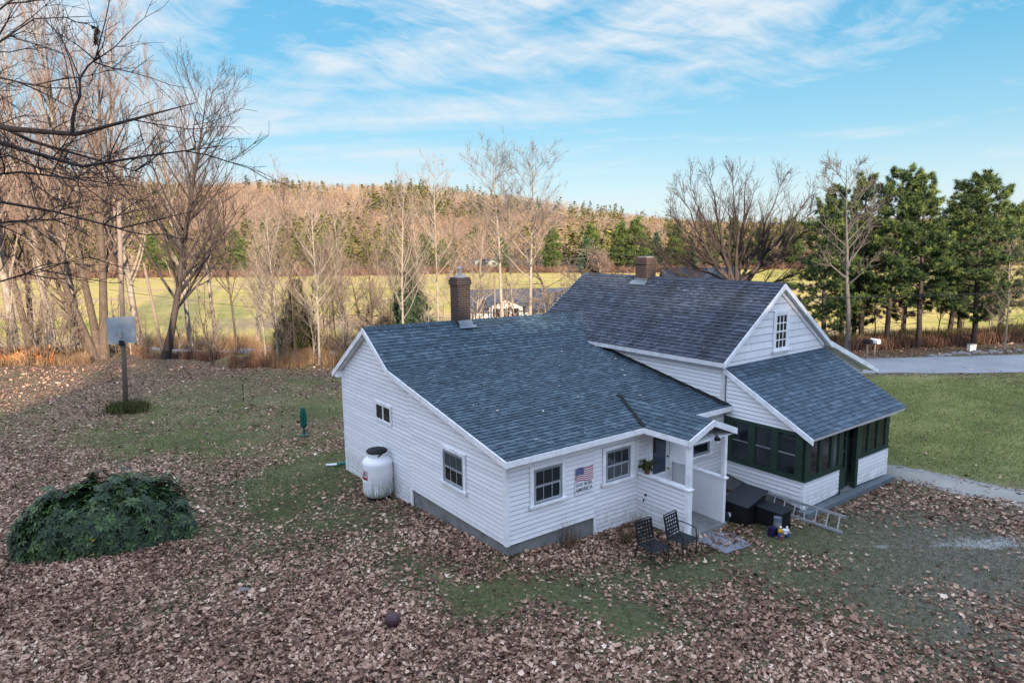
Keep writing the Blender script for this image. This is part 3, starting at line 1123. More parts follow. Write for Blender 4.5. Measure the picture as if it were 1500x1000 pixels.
# corner boards
cb = MB()
cb.box(-0.028, 0.075, -0.028, 0.075, 0.225, 2.21)
cb.build('corner_board', W['white_trim'], house)
MB().box(-0.025, 0.06, YB - 0.07, YB + 0.025, -0.5, 2.9).build('corner_board', W['white_trim'], house)
MB().box(2.665, 2.74, -0.03, 0.02, -0.30, 0.25).build('trim_board', W['white_trim'], house)
MB().box(4.12, 4.20, -0.028, 0.02, 1.0, 2.25).build('trim_board', W['white_trim'], house)


# -- roofs
def roof(name, quad, material, expo=0.142, thick=0.012, tabs=0.8, seed=1, slab=0.11, edge_mat='white_trim', edge_name='fascia', inset=0.012, warp=None):
    """quad: eave-left, eave-right, head-right, head-left (more points allowed); shingle courses parallel to the eave"""
    P = [Vector(p) for p in quad]
    o = P[0]
    sd = (P[1] - P[0]).normalized()
    n = sd.cross((P[2] + P[-1]) / 2 - P[0]).normalized()
    P = [p - n * (p - o).dot(n) for p in P]
    if n.z < 0:
        n = -n
    td = n.cross(sd).normalized()
    if td.z < 0:
        td = -td
    pl = [((p - o).dot(sd), (p - o).dot(td)) for p in P]
    mb = MB()
    lap(mb, pl, o, sd, td, n, expo, thick, tabs=tabs, rnd=random.Random(seed))
    if warp:
        mb.v = [(x_, y_, z_ + warp(x_, y_)) for x_, y_, z_ in mb.v]
    ob = mb.build(name, material, house)
    # roof boards and fascia under the shingles
    cen = sum(P, Vector()) / len(P)
    sl = MB()
    Q = [p + (cen - p).normalized() * inset - n * 0.004 for p in P]
    sl.prism(Q, -n * slab)
    if warp:
        sl.v = [(x_, y_, z_ + warp(x_, y_) * 1.0 - 0.07) for x_, y_, z_ in sl.v]
    sl.build(edge_name, W[edge_mat], house)
    return ob


RS = W['roof_shingle']


def sag(x, y):
    wy = (y - YK) / (YRE - YK) if y < YRE else (9.643 - y) / (9.643 - YRE)
    return -0.20 * max(0, x + 0.16) / 9.0 * max(0, min(1.05, wy))


x0, x1 = -0.16, 7.78
roof('roof', [(x0, YE0, ZE0), (x1, YE0, ZE0), (x1, YK, ZK), (x0, YK, ZK)], RS, seed=11)
roof('roof', [(x0, YK, ZK), (8.95, YK, ZK), (8.95, YRE, ZRE), (x0, YRE, ZRE)], RS, seed=12, warp=sag)
roof('roof', [(8.9, 9.643, 2.83), (x0, 9.643, 2.83), (x0, YRE, ZRE), (8.9, YRE, ZRE)], RS, seed=13, warp=sag)
# ridge caps
rc = MB()
rr = random.Random(5)
x = x0
while x < 8.2:
    hh = 0.012 + rr.random() * 0.006
    tn = rr.random() * 0.5
    a = Vector((x, YRE, ZRE + 0.028 + hh))
    b = Vector((x + 0.2, YRE, ZRE + 0.020))
    for (dy, dzz) in ((-0.14, -0.098), (0.14, -0.092)):
        rc.poly([a, b, b + Vector((0, dy, dzz)), a + Vector((0, dy, dzz))], [(x, 0), (x + .2, 0), (x + .2, .14), (x, .14)], tn)
    x += 0.16
rc.v = [(a_, b_, c_ + sag(a_, YRE)) for a_, b_, c_ in rc.v]
rc.build('ridge_cap', RS, house)

# fascia along the ell eave and rakes (broad white boards)
fa = MB()
fa.box(-0.175, 7.76, -0.295, -0.262, 2.185, 2.318)
fa.build('fascia', W['white_trim'], house)


def rake(name, a, b, h=0.15, th=0.03, n=(-1, 0, 0), material='white_trim'):
    a, b, n = Vector(a), Vector(b), Vector(n)
    mb = MB()
    dn = Vector((0, 0, -h))
    mb.prism([a, b, b + dn, a + dn], n * th)
    return mb.build(name, W[material], house)


rake('fascia', (x0 - 0.003, YE0 - 0.03, ZE0 - 0.012), (x0 - 0.003, YK, ZK - 0.008), 0.15)
rake('fascia', (x0 - 0.004, YK, ZK - 0.008), (x0 - 0.004, YRE, ZRE - 0.008), 0.17)
rake('fascia', (x0 - 0.004, YRE, ZRE - 0.008), (x0 - 0.004, 9.66, 2.815), 0.17)
# soffit box at the back eave
MB().prism([(x0, 9.64, 2.80), (x0, 9.64, 2.70), (x0, YB, 2.70), (x0, YB, 3.06)], (8, 0, 0)).build('soffit', W['white_trim'], house)

# -- main house
RSS = W['roof_shingle_stained']
YG, YF = 0.022, 8.75
roof('roof', [(7.507, 8.903, ZEM), (7.507, -0.126, ZEM), (XM, -0.126, ZRM), (XM, 8.903, ZRM)], RSS, seed=21, thick=0.015)
roof('roof', [(13.205, -0.126, ZEM), (13.205, 8.903, ZEM), (XM, 8.903, ZRM), (XM, -0.126, ZRM)], RSS, seed=22)
rc = MB()
y = -0.12
while y < 8.8:
    a = Vector((XM, y, ZRM + 0.03 + rr.random() * 0.006))
    b = Vector((XM, y + 0.2, ZRM + 0.02))
    tn = rr.random() * 0.5
    for (dx, dzz) in ((-0.14, -0.105), (0.14, -0.105)):
        rc.poly([a, b, b + Vector((dx, 0, dzz)), a + Vector((dx, 0, dzz))], [(y, 0), (y + .2, 0), (y + .2, .14), (y, .14)], tn)
    y += 0.16
rc.build('ridge_cap', RSS, house)
# walls
wall_lap('wall', [(-YF, -0.6), (-YG, -0.2), (-YG, 3.66), (-YF, 3.66)], (XL, 0, 0), (0, -1, 0), (-1, 0, 0), 0.115, 0.016, SID, seed=6)
gx = lambda z: (ZRM - 0.13 - z) / SM
gpoly = [(XL, 3.30), (XR, 3.30), (XR, ZRM - 0.13 - SM * (XR - XM)), (XM, ZRM - 0.13), (XL, ZRM - 0.13 - SM * (XM - XL))]
wall_lap('gable', gpoly, (0, YG, 0), (1, 0, 0), (0, -1, 0), 0.22, 0.014, GSH, t0=3.3, seed=7)
wall_lap('wall', [(XL, -0.3), (XR, -0.3), (XR, 3.3), (XL, 3.3)], (0, YG + 0.01, 0), (1, 0, 0), (0, -1, 0), 0.115, 0.016, SID, seed=8)
wall_lap('gable', [(-XR, -0.9), (-XL, -0.9), (-XL, 3.64), (-XM, ZRM - 0.13), (-XR, 3.64)], (0, YF, 0), (-1, 0, 0), (0, 1, 0), 0.22, 0.014, GSH, seed=9)
wall_lap('wall', [(YG, -0.6), (YF, -0.9), (YF, 3.6), (YG, 3.6)], (XR, 0, 0), (0, 1, 0), (1, 0, 0), 0.115, 0.016, SID, seed=10)
MB().box(XL - 0.03, XL + 0.09, YG - 0.035, YG + 0.10, 2.2, 3.55).build('corner_board', W['old_trim'], house)
# main eave fascia + rakes
MB().box(7.485, 7.512, -0.13, 8.9, ZEM - 0.135, ZEM - 0.012).build('fascia', W['old_trim'], house)
MB().prism([(7.512, -0.1, ZEM - 0.10), (XL, -0.1, ZEM - 0.10), (XL, -0.1, ZEM + 0.05)], (0, 8.9, 0)).build('soffit', W['old_trim'], house)
for sgn in (-1, 1):
    for yy, nn in ((-0.129, (0, -1, 0)), (8.906, (0, 1, 0))):
        rake('fascia', (XM, yy, ZRM - 0.01), (XM + sgn * 2.855, yy, ZEM - 0.012), 0.15, 0.03, nn)
# thin frieze boards under the rake, on the gable wall
for sgn in (-1, 1):
    a = Vector((XM + sgn * 0.06, YG - 0.02, ZRM - 0.20 - 0.06 * SM))
    b = Vector((XM + sgn * 2.56, YG - 0.02, ZRM - 0.20 - 2.56 * SM))
    MB().prism([a, b, b + Vector((0, 0, -0.12)), a + Vector((0, 0, -0.12))], (0, -0.025, 0)).build('frieze', W['white_trim'], house)
# rear lean-to on the far right side
SZ0, SZ1 = (13.10, 3.70), (16.60, 2.27)
roof('roof', [(SZ1[0], -0.05, SZ1[1]), (SZ1[0], 5.4, SZ1[1]), (SZ0[0], 5.4, SZ0[1]), (SZ0[0], -0.05, SZ0[1])], RS, seed=31)
rake('fascia', (SZ0[0], -0.053, SZ0[1] - 0.01), (SZ1[0], -0.053, SZ1[1] - 0.01), 0.16, 0.035, (0, -1, 0))
SS = (SZ0[1] - SZ1[1]) / (SZ1[0] - SZ0[0])
lt = lambda X: SZ0[1] - (X - SZ0[0]) * SS - 0.13
wall_lap('wall', [(XR + .01, -0.3), (16.1, -0.3), (16.1, lt(16.1)), (XR + .01, lt(XR + .01))], (0, 0.25, 0), (1, 0, 0), (0, -1, 0), 0.115, 0.016, SID, seed=12)
wall_lap('wall', [(0.25, -0.4), (5.2, -0.6), (5.2, lt(16.1)), (0.25, lt(16.1))], (16.1, 0, 0), (0, 1, 0), (1, 0, 0), 0.115, 0.016, SID, seed=13)


# -- chimneys
def chimney(name, cx_, cy_, hw, hd, z0, z1, m_, flue):
    mb = MB()
    mb.box(cx_ - hw, cx_ + hw, cy_ - hd, cy_ + hd, z0, z1 - 0.12)
    mb.box(cx_ - hw - 0.035, cx_ + hw + 0.035, cy_ - hd - 0.035, cy_ + hd + 0.035, z1 - 0.24, z1 - 0.08)
    mb.box(cx_ - hw - 0.01, cx_ + hw + 0.01, cy_ - hd - 0.01, cy_ + hd + 0.01, z1 - 0.08, z1)
    c = mb.build(name, W[m_], house)
    fl = MB()
    if flue:
        fl.lathe([(hw * 0.98, z1), (hw * 0.98, z1 + 0.03), (hw * 0.5, z1 + 0.07), (0.07, z1 + 0.09)], 20, (cx_, cy_, 0))
        fl.build('chimney_cap', W['slate'], c, smooth=False)
        MB().lathe([(0.06, z1 + 0.08), (0.06, z1 + 0.26), (0.10, z1 + 0.27), (0.10, z1 + 0.30), (0.02, z1 + 0.36)], 16, (cx_, cy_, 0)).build('flue_pipe', W['slate'], c)
    else:
        fl.box(cx_ - hw + 0.06, cx_ + hw - 0.06, cy_ - hd + 0.06, cy_ + hd - 0.06, z1, z1 + 0.04)
        fl.build('chimney_cap', W['concrete'], c)
    return c


c1_ = chimney('chimney', 3.27, 7.02, 0.235, 0.235, 4.1, 5.90, 'brick_dark', True)
fl = MB()
fl.prism([(3.02, 6.68, 4.33), (3.53, 6.68, 4.33), (3.53, 6.775, 4.52), (3.02, 6.775, 4.52)], (0, -0.012, 0.008))
fl.prism([(2.98, 6.58, 4.28), (3.62, 6.58, 4.28), (3.62, 6.69, 4.35), (2.98, 6.69, 4.35)], (0, -0.012, 0.012))
fl.build('flashing', W['flashing'], c1_)
c2_ = chimney('chimney', XM + 0.02, 5.55, 0.25, 0.27, 5.2, 6.36, 'brick_red', False)
fl = MB()
for (xa, xb) in ((10.03, 10.11), (9.93, 10.04)):
    za, zb = ZRM - SM * (XM - xa) + 0.03, ZRM - SM * (XM - xb) + 0.03
    fl.prism([(xa, 5.2, za), (xb, 5.2, zb), (xb, 5.95, zb), (xa, 5.95, za)], (-0.01, 0, 0.015))
fl.box(10.105, 10.118, 5.26, 5.84, 5.48, 5.62)
fl.build('flashing', W['flashing'], c2_)


# -- windows: frame, two sashes with muntins, panes, sill. all in a local frame (s along wall, n outward)
def window(name, o, sd, n, s0, s1, z0, z1, casing=0.10, frame_m='grey_frame', sash_m='sash', glass_up='dark_glass', glass_lo='grey_glass',
           cols=3, rows_up=1, rows_lo=1, sill=True, double=True, slider=False, parent=None, cas_m='white_trim', proud=0.022, mun=0.013):
    o, sd, n = Vector(o), Vector(sd), Vector(n)
    P = lambda s, z, d: o + sd * s + Zx * z + n * d

    def slab(mb, sa, sb, za, zb, da, db):
        mb.prism([P(sa, za, da), P(sb, za, da), P(sb, zb, da), P(sa, zb, da)], n * (db - da))
    root = MB()
    if casing:
        for a, b, c, d in ((s0 - casing, s0, z0, z1), (s1, s1 + casing, z0, z1), (s0 - casing, s1 + casing, z1, z1 + casing * 0.9)):
            slab(root, a, b, c, d, 0.0, proud + 0.012)
    else:
        slab(root, s0 - 0.01, s1 + 0.01, z0 - 0.01, z1 + 0.01, 0.0, 0.01)
    w_ = root.build(name, W[cas_m], parent or house)
    fr = MB()
    f = 0.045
    for a, b, c, d in ((s0, s0 + f, z0, z1), (s1 - f, s1, z0, z1), (s0 + f, s1 - f, z1 - f, z1), (s0 + f, s1 - f, z0, z0 + f)):
        slab(fr, a, b, c, d, 0.0, proud + 0.004)
    fr.build('frame', W[frame_m], w_)
    if sill:
        si = MB()
        slab(si, s0 - casing - 0.04, s1 + casing + 0.04, z0 - 0.055, z0 - 0.002, 0.0, 0.075)
        slab(si, s0 - casing, s1 + casing, z0 - 0.12, z0 - 0.056, 0.0, 0.028)
        si.build('sill', W[cas_m], w_)
    a, b, c, d = s0 + f, s1 - f, z0 + f, z1 - f
    zm_ = (c + d) / 2
    halves = [(a, b, zm_, d, glass_up, rows_up, 0.006), (a, b, c, zm_, glass_lo, rows_lo, 0.0)] if double else [(a, b, c, d, glass_up, rows_up, 0.0)]
    if slider:
        sm_ = (a + b) / 2
        halves = [(a, sm_, c, d, glass_up, 1, 0.0), (sm_, b, c, d, glass_up, 1, 0.006)]
    for (sa, sb, za, zb, gm_, rows, dd) in halves:
        pn = MB()
        slab(pn, sa, sb, za, zb, 0.0, 0.004 + dd)
        sh = MB()
        t = 0.028
        for q in ((sa, sa + t, za, zb), (sb - t, sb, za, zb), (sa + t, sb - t, zb - t, zb), (sa + t, sb - t, za, za + t)):
            slab(sh, *q, 0.0, 0.014 + dd)
        for k in range(1, cols):
            x_ = sa + (sb - sa) * k / cols
            slab(sh, x_ - mun / 2, x_ + mun / 2, za + t, zb - t, 0.0, 0.011 + dd)
        for k in range(1, rows):
            z_ = za + (zb - za) * k / rows
            slab(sh, sa + t, sb - t, z_ - mun / 2, z_ + mun / 2, 0.0, 0.0105 + dd)
        sh.build('sash', W[sash_m if (zb < z1 - f - 0.01 or not double or sash_m == 'white_trim') else 'grey_frame'], w_)
        pn.build('pane', W[gm_], w_)
    return w_


FX, FN = (1, 0, 0), (0, -1, 0)
O1 = (0, -0.017, 0)
window('window', O1, FX, FN, 0.76, 1.62, 1.03, 1.88, glass_up='grey_glass', glass_lo='grey_glass')
window('window', O1, FX, FN, 3.04, 3.91, 1.04, 1.87, glass_up='grey_glass', glass_lo='curtain_glass')
window('window', O1, FX, FN, 6.34, 7.11, 1.02, 1.40, casing=0.07, double=False, cols=1, sash_m='grey_frame')
SX, SN = (0, 1, 0), (-1, 0, 0)
O2 = (-0.017, 0, 0)
window('window', O2, SX, SN, 1.74, 2.70, 1.03, 1.88, glass_up='curtain_glass', glass_lo='dark_glass')
window('window', O2, SX, SN, 5.66, 6.70, 1.81, 2.365, casing=0.035, cas_m='white_trim', frame_m='white_trim', sash_m='white_trim', sill=False, cols=1, slider=True)
window('window', (0, YG - 0.014, 0), FX, FN, 10.13, 10.79, 3.63, 4.76, casing=0.09, frame_m='white_trim', sash_m='white_trim', cols=3, rows_up=2, rows_lo=2,
       glass_lo='dark_glass', mun=0.034)
# windows on the sides the photograph does not face
window('window', (XR + 0.02, 0, 0), (0, 1, 0), (1, 0, 0), 6.2, 7.0, 1.0, 2.3)
window('window', (0, YF + 0.02, 0), (-1, 0, 0), (0, 1, 0), -10.8, -9.9, 1.0, 2.3)

# -- entry porch
ex0, ex1, ey = 4.207, 5.653, -1.69
exm, exr = 5.042, 5.94
er, ezE = 2.69, 2.33
roof('entry_roof', [(4.144, -0.02, ezE), (4.144, -1.72, ezE), (exm, -1.72, er), (exm, 1.50, er), (4.144, -0.02, ezE)][:4] if False else
     [(4.144, -0.24, ezE), (4.144, -1.72, ezE), (exm, -1.72, er), (exm, 1.55, er)], RS, seed=41, slab=0.07)
roof('entry_roof', [(exr, -1.72, ezE), (exr, -0.24, ezE), (exm, 1.55, er), (exm, -1.72, er)], RS, seed=42, slab=0.07)
MB().box(4.118, 4.146, -1.75, -0.29, 2.19, 2.315).build('fascia', W['white_trim'], house)
MB().box(exr - 0.002, exr + 0.026, -1.75, -0.29, 2.19, 2.315).build('fascia', W['white_trim'], house)
dn = Vector((0, 0, -0.16))
for a, b in (((4.118, -1.722, ezE - 0.005), (exm, -1.722, er + 0.0)), ((exm, -1.722, er + 0.0), (exr + 0.026, -1.722, ezE - 0.005))):
    a, b = Vector(a), Vector(b)
    MB().prism([a, b, b + dn, a + dn], (0, -0.03, 0)).build('fascia', W['white_trim'], house)
MB().box(4.15, 5.93, -1.68, -0.03, 2.17, 2.20).build('ceiling', W['white_trim'], house)
# half walls
hw_ = MB()
lap(hw_, [(0, -0.24), (1.69, -0.16), (1.69, 1.05), (0, 1.05)], Vector((ex0, 0, 0)), Vector((0, -1, 0)), Zx, Vector((-1, 0, 0)), 0.115, 0.015, t0=-0.25, rnd=random.Random(8), gap=0.015)
hw_.prism([(ex0 + 0.016, -0.02, -0.24), (ex0 + 0.016, ey, -0.20), (ex0 + 0.016, ey, 1.05), (ex0 + 0.016, -0.02, 1.05)], (0.10, 0, 0))
hw_.build('half_wall', W['clapboard'], house)
MB().box(ex0 - 0.022, ex0 + 0.125, ey - 0.012, ey + 0.10, -0.2, 1.05).build('corner_board', W['white_trim'], house)
MB().box(ex1 - 0.09, ex1, ey, -0.02, -0.15, 1.05).build('half_wall', W['beadboard'], house)
cp = MB()
cp.box(ex0 - 0.05, ex0 + 0.15, ey - 0.05, -0.035, 1.052, 1.092)
cp.build('wall_cap', W['white_trim'], house)
MB().box(ex1 - 0.12, ex1 + 0.04, ey - 0.05, -0.035, 1.052, 1.092).build('wall_cap', W['white_trim'], house)
MB().box(ex0 + 0.0, ex0 + 0.12, ey - 0.005, ey + 0.115, 1.093, 2.19).build('post', W['white_trim'], house)
MB().box(ex1 - 0.10, ex1 - 0.0, ey - 0.005, ey + 0.095, 1.093, 2.19).build('post', W['white_trim'], house)
MB().box(ex0 + 0.11, ex1 + 0.02, ey - 0.06, -0.02, -0.26, -0.10).build('floor_slab', W['concrete'], house)
# entry door
dr = MB()
for a, b, c, d in ((4.62, 4.71, -0.1, 1.96), (5.40, 5.50, -0.1, 1.96), (4.62, 5.50, 1.96, 2.06)):
    dr.box(a, b, -0.05, -0.013, c, d)
door = dr.build('door', W['white_trim'], house)
MB().box(4.71, 5.40, -0.03, -0.013, -0.1, 1.96).build('door_panel', W['white_trim'], door)
MB().box(4.76, 5.26, -0.036, -0.0305, 0.88, 1.9).build('pane', W['blue_glass'], door)
MB().box(4.755, 4.85, -0.040, -0.0365, 1.45, 1.88).build('pane', W['dark_glass'], door)
hd = MB()
hd.tube([(5.33, -0.03, 0.95), (5.33, -0.09, 0.95)], 0.022, 8)
hd.lathe([(0.02, 0), (0.035, 0.02), (0.02, 0.045)], 10, (5.33, -0.09, 0.93))
hd.build('handle', W['brass'], door)
MB().tube([(5.33, -0.03, 1.28), (5.33, -0.06, 1.28)], 0.03, 8).build('lock', W['black_iron'], door)
# porch lamp under the small gable
pl_ = MB()
pl_.lathe([(0.02, 2.30), (0.07, 2.27), (0.075, 2.20), (0.05, 2.19)], 12, (5.05, -1.83, 0))
pl_.tube([(5.05, -1.75, 2.33), (5.05, -1.84, 2.32)], 0.018, 6)
pl_.build('porch_lamp', W['black_iron'], house)
MB().lathe([(0.03, 2.12), (0.05, 2.15), (0.05, 2.19)], 10, (5.05, -1.83, 0)).build('porch_lamp_glass', W['white_trim'], house)

# -- screened porch
PY = -2.561
zl = lambda X: (X - XL) / 4.45 * 0.13 - 0.04      # the porch rises slightly to the right
PX1 = 12.21
roof('porch_roof', [(7.545, -2.866, 1.985), (12.60, -2.866, 2.02), (12.97, 0.01, 3.41), (7.70, 0.01, 3.405)], W['roof_shingle_porch'], seed=51, expo=0.142)
a, b = Vector((7.54, -2.89, 1.985 - 0.005)), Vector((7.70, 0.0, 3.40))
MB().prism([a, b, b + Vector((0, 0, -0.15)), a + Vector((0, 0, -0.15))], (-0.03, 0, 0)).build('fascia', W['white_trim'], house)
# left wall: siding below, windows, siding triangle above
wall_lap('wall', [(0.05, 0.30), (2.56, -0.03), (2.56, 0.72), (0.05, 0.74)], (XL, 0, 0), (0, -1, 0), (-1, 0, 0), 0.115, 0.016, SID, thickness=0.09, t0=-0.05, seed=14)
wall_lap('wall', [(0.05, 1.99), (2.42, 1.97), (0.05, 3.22)], (XL + 0.02, 0, 0), (0, -1, 0), (-1, 0, 0), 0.115, 0.016, SID, thickness=0.08, seed=15)
MB().prism([(XL + 0.05, -0.1, -0.5), (XL + 0.05, -2.5, -0.5), (XL + 0.05, -2.5, 0.0), (XL + 0.05, -0.1, 0.31)], (0.15, 0, 0)).build('foundation', W['concrete'], house)


def fbox(name, q, m_, parent=None):
    if name in ('porch_frame', 'porch_sill', 'foundation') and len(q) > 1:
        for b_ in q:
            fbox(name, [b_], m_, parent)
        return None
    mb = MB()
    for b_ in q:
        mb.box(*b_)
    return mb.build(name, W[m_], parent or house)


GP = 'green_paint'
fbox('porch_frame', [(XL - 0.012, XL + 0.08, -2.56, -0.05, 0.735, 0.83), (XL - 0.012, XL + 0.08, -2.56, -0.05, 1.90, 2.0)], GP)
fbox('porch_sill', [(XL - 0.05, XL + 0.0, -2.58, -0.05, 0.715, 0.75)], GP)
ys = [(-0.31, -0.86), (-1.04, -1.57), (-1.75, -2.30)]
edges = [-0.05, -0.31, -0.86, -1.04, -1.57, -1.75, -2.30, -2.57]
for i in range(0, 8, 2):
    fbox('porch_post', [(XL - 0.016, XL + 0.075, edges[i + 1], edges[i], 0.75, 1.99)], GP)
for (ya, yb) in ys:
    g = fbox('porch_window', [(XL + 0.0, XL + 0.05, ya - 0.035, ya, 0.83, 1.90), (XL + 0.0, XL + 0.05, yb, yb + 0.035, 0.83, 1.90)], GP)
    fbox('meeting_rail', [(XL - 0.004, XL + 0.05, yb + 0.035, ya - 0.035, 1.355, 1.38)], 'grey_frame', g)
    fbox('pane', [(XL + 0.022, XL + 0.03, yb + 0.03, ya - 0.03, 0.83, 1.90)], 'dark_glass', g)
# front wall
wall_lap('wall', [(XL - 0.0, zl(XL)), (9.50, zl(9.5)), (9.50, 0.745), (XL, 0.72)], (0, PY, 0), (1, 0, 0), (0, -1, 0), 0.115, 0.016, SID, thickness=0.09, t0=-0.05, seed=16)
wall_lap('wall', [(10.52, 0.01), (PX1, -0.03), (PX1, 0.83), (10.52, 0.80)], (0, PY, 0), (1, 0, 0), (0, -1, 0), 0.115, 0.016, SID, thickness=0.09, t0=-0.05, seed=17)
wall_lap('wall', [(0.1, -0.1), (2.56, -0.03), (2.56, 0.83), (0.1, 0.9)], (PX1, -2.66, 0), (0, 1, 0), (1, 0, 0), 0.115, 0.016, SID, thickness=0.09, t0=-0.1, seed=18)
MB().box(XL - 0.022, XL + 0.06, PY - 0.022, PY + 0.06, -0.04, 0.715).build('corner_board', W['white_trim'], house)
MB().box(PX1 - 0.06, PX1 + 0.022, PY - 0.022, PY + 0.06, -0.02, 0.82).build('corner_board', W['white_trim'], house)
fbox('porch_frame', [(XL - 0.014, 9.52, PY - 0.012, PY + 0.07, 1.90, 2.02), (XL, 9.52, PY - 0.012, PY + 0.07, 0.74, 0.83),
                     (10.50, PX1 + 0.01, PY - 0.012, PY + 0.07, 1.90, 2.02), (10.50, PX1 + 0.01, PY - 0.012, PY + 0.07, 0.82, 0.90)], GP)
fbox('porch_frame', [(PX1 - 0.06, PX1 + 0.012, PY, -0.05, 1.92, 2.02), (PX1 - 0.06, PX1 + 0.012, PY, -0.05, 0.82, 0.91)], GP)
fbox('porch_sill', [(XL - 0.05, 9.50, PY - 0.05, PY + 0.0, 0.715, 0.752), (10.52, PX1 + 0.05, PY - 0.05, PY, 0.80, 0.835)], GP)
fe = [XL - 0.016, 8.02, 8.42, 8.58, 9.0, 9.12, 9.40, 9.52]
for i in range(0, 8, 2):
    fbox('porch_post', [(fe[i], fe[i + 1], PY - 0.016, PY + 0.075, 0.75, 1.99)], GP)
for k, (xa, xb) in enumerate([(8.02, 8.42), (8.58, 9.0), (9.12, 9.40)]):
    g = fbox('porch_window', [(xa, xa + 0.03, PY, PY + 0.05, 0.83, 1.90), (xb - 0.03, xb, PY, PY + 0.05, 0.83, 1.90)], GP)
    fbox('pane', [(xa + 0.025, xb - 0.025, PY + 0.02, PY + 0.028, 0.83, 1.90)], 'curtain_glass' if k == 2 else 'dark_glass', g)
fe = [10.50, 10.62, 11.0, 11.1, 11.52, 11.62, 12.02, PX1 + 0.012]
for i in range(0, 8, 2):
    fbox('porch_post', [(fe[i], fe[i + 1], PY - 0.016, PY + 0.075, 0.83, 2.0)], GP)
for (xa, xb) in [(10.62, 11.0), (11.1, 11.52), (11.62, 12.02)]:
    g = fbox('porch_window', [(xa, xa + 0.03, PY, PY + 0.05, 0.9, 1.90), (xb - 0.03, xb, PY, PY + 0.05, 0.9, 1.90)], GP)
    fbox('pane', [(xa + 0.025, xb - 0.025, PY + 0.02, PY + 0.028, 0.9, 1.90)], 'dark_glass', g)
for (ya, yb) in [(-0.1, -0.8), (-0.92, -1.62), (-1.74, -2.44)]:
    g = fbox('porch_window', [(PX1 - 0.04, PX1 + 0.01, ya - 0.04, ya, 0.9, 1.92), (PX1 - 0.04, PX1 + 0.01, yb, yb + 0.04, 0.9, 1.92)], GP)
    fbox('pane', [(PX1 - 0.02, PX1 - 0.012, yb, ya, 0.9, 1.92)], 'dark_glass', g)
# doorway: frame boards, recessed screen door
fbox('porch_post', [(9.525, 9.60, PY - 0.02, PY + 0.10, -0.04, 2.0), (10.36, 10.498, PY - 0.02, PY + 0.10, -0.04, 2.0), (9.6, 10.36, PY - 0.02, PY + 0.1, 1.93, 2.02)], GP)
sd_ = fbox('screen_door', [(9.61, 9.67, PY + 0.12, PY + 0.16, 0.0, 1.93), (10.02, 10.08, PY + 0.12, PY + 0.16, 0.0, 1.93), (9.67, 10.02, PY + 0.12, PY + 0.16, 0.0, 0.62),
                           (9.67, 10.02, PY + 0.12, PY + 0.16, 1.82, 1.93), (9.67, 10.02, PY + 0.12, PY + 0.15, 1.08, 1.11), (9.67, 10.02, PY + 0.12, PY + 0.15, 1.45, 1.48)], GP)
fbox('pane', [(9.67, 10.02, PY + 0.155, PY + 0.162, 0.62, 1.82)], 'dark_glass', sd_)
fbox('handle', [(9.70, 9.72, PY + 0.09, PY + 0.12, 0.95, 1.05)], 'brass', sd_)
fbox('inner_panel', [(10.09, 10.36, PY + 0.2, PY + 0.24, -0.04, 1.93)], 'green_paint')
# porch floor and step board
fbox('porch_floor', [(XL + 0.1, PX1 - 0.06, PY + 0.06, -0.02, -0.16, -0.04)], 'grey_wood')
fbox('porch_step', [(7.60, 12.26, PY - 0.24, PY + 0.06, -0.20, -0.055)], 'plank_grey')
fbox('foundation', [(7.9, 12.1, PY + 0.08, PY + 0.3, -0.6, -0.165), (12.0, 12.15, PY + 0.3, 0, -0.6, -0.16)], 'concrete')
# loose gutter piece under the porch eave
fbox('gutter', [(10.1, 12.1, -2.80, -2.74, 1.89, 1.935)], 'old_trim')
# small outside spigot and weather head
fbox('spigot', [(4.17, 4.195, -0.35, -0.30, 0.52, 0.58), (4.17, 4.195, -0.28, -0.25, 0.36, 0.42)], 'black_iron')
# wire along the corner, roof vent

# mossy strips: along the wall of the main house, in the valleys of the entry roof
r5 = random.Random(55)
ms_ = MB()
y = -0.2
while y < 5.3:
    y1 = y + r5.uniform(0.12, 0.3)
    wd_ = r5.uniform(0.12, 0.30)
    za, zb = ell_top(y) + 0.034, ell_top(y1) + 0.034
    ms_.poly([(7.755 - wd_, y, za), (7.755, y, za), (7.755, y1, zb), (7.755 - wd_ * r5.uniform(0.7, 1.1), y1, zb)])
    y = y1
ms_.build('moss', W['moss_black'], house)


def valley(a, b, w_=0.05):
    a, b = Vector(a), Vector(b)
    mb = MB()
    d = (b - a).normalized()
    q = Vector((-d.y, d.x, 0)).normalized()
    for i in range(10):
        p0, p1 = a.lerp(b, i / 10), a.lerp(b, (i + 1) / 10)
        k = w_ * r5.uniform(0.5, 1.1)
        mb.poly([p0 - q * k, p0 + q * k, p1 + q * k, p1 - q * k])
    return mb.build('valley', W['moss_black'], house)


valley((4.15, -0.26, 2.372), (5.02, 1.46, 2.738))
valley((5.93, -0.26, 2.372), (5.06, 1.46, 2.738), 0.03)
MB().lathe([(0.11, 0), (0.06, 0.02)], 8, (5.04, 1.50, 2.725)).build('moss', W['moss_black'], house)

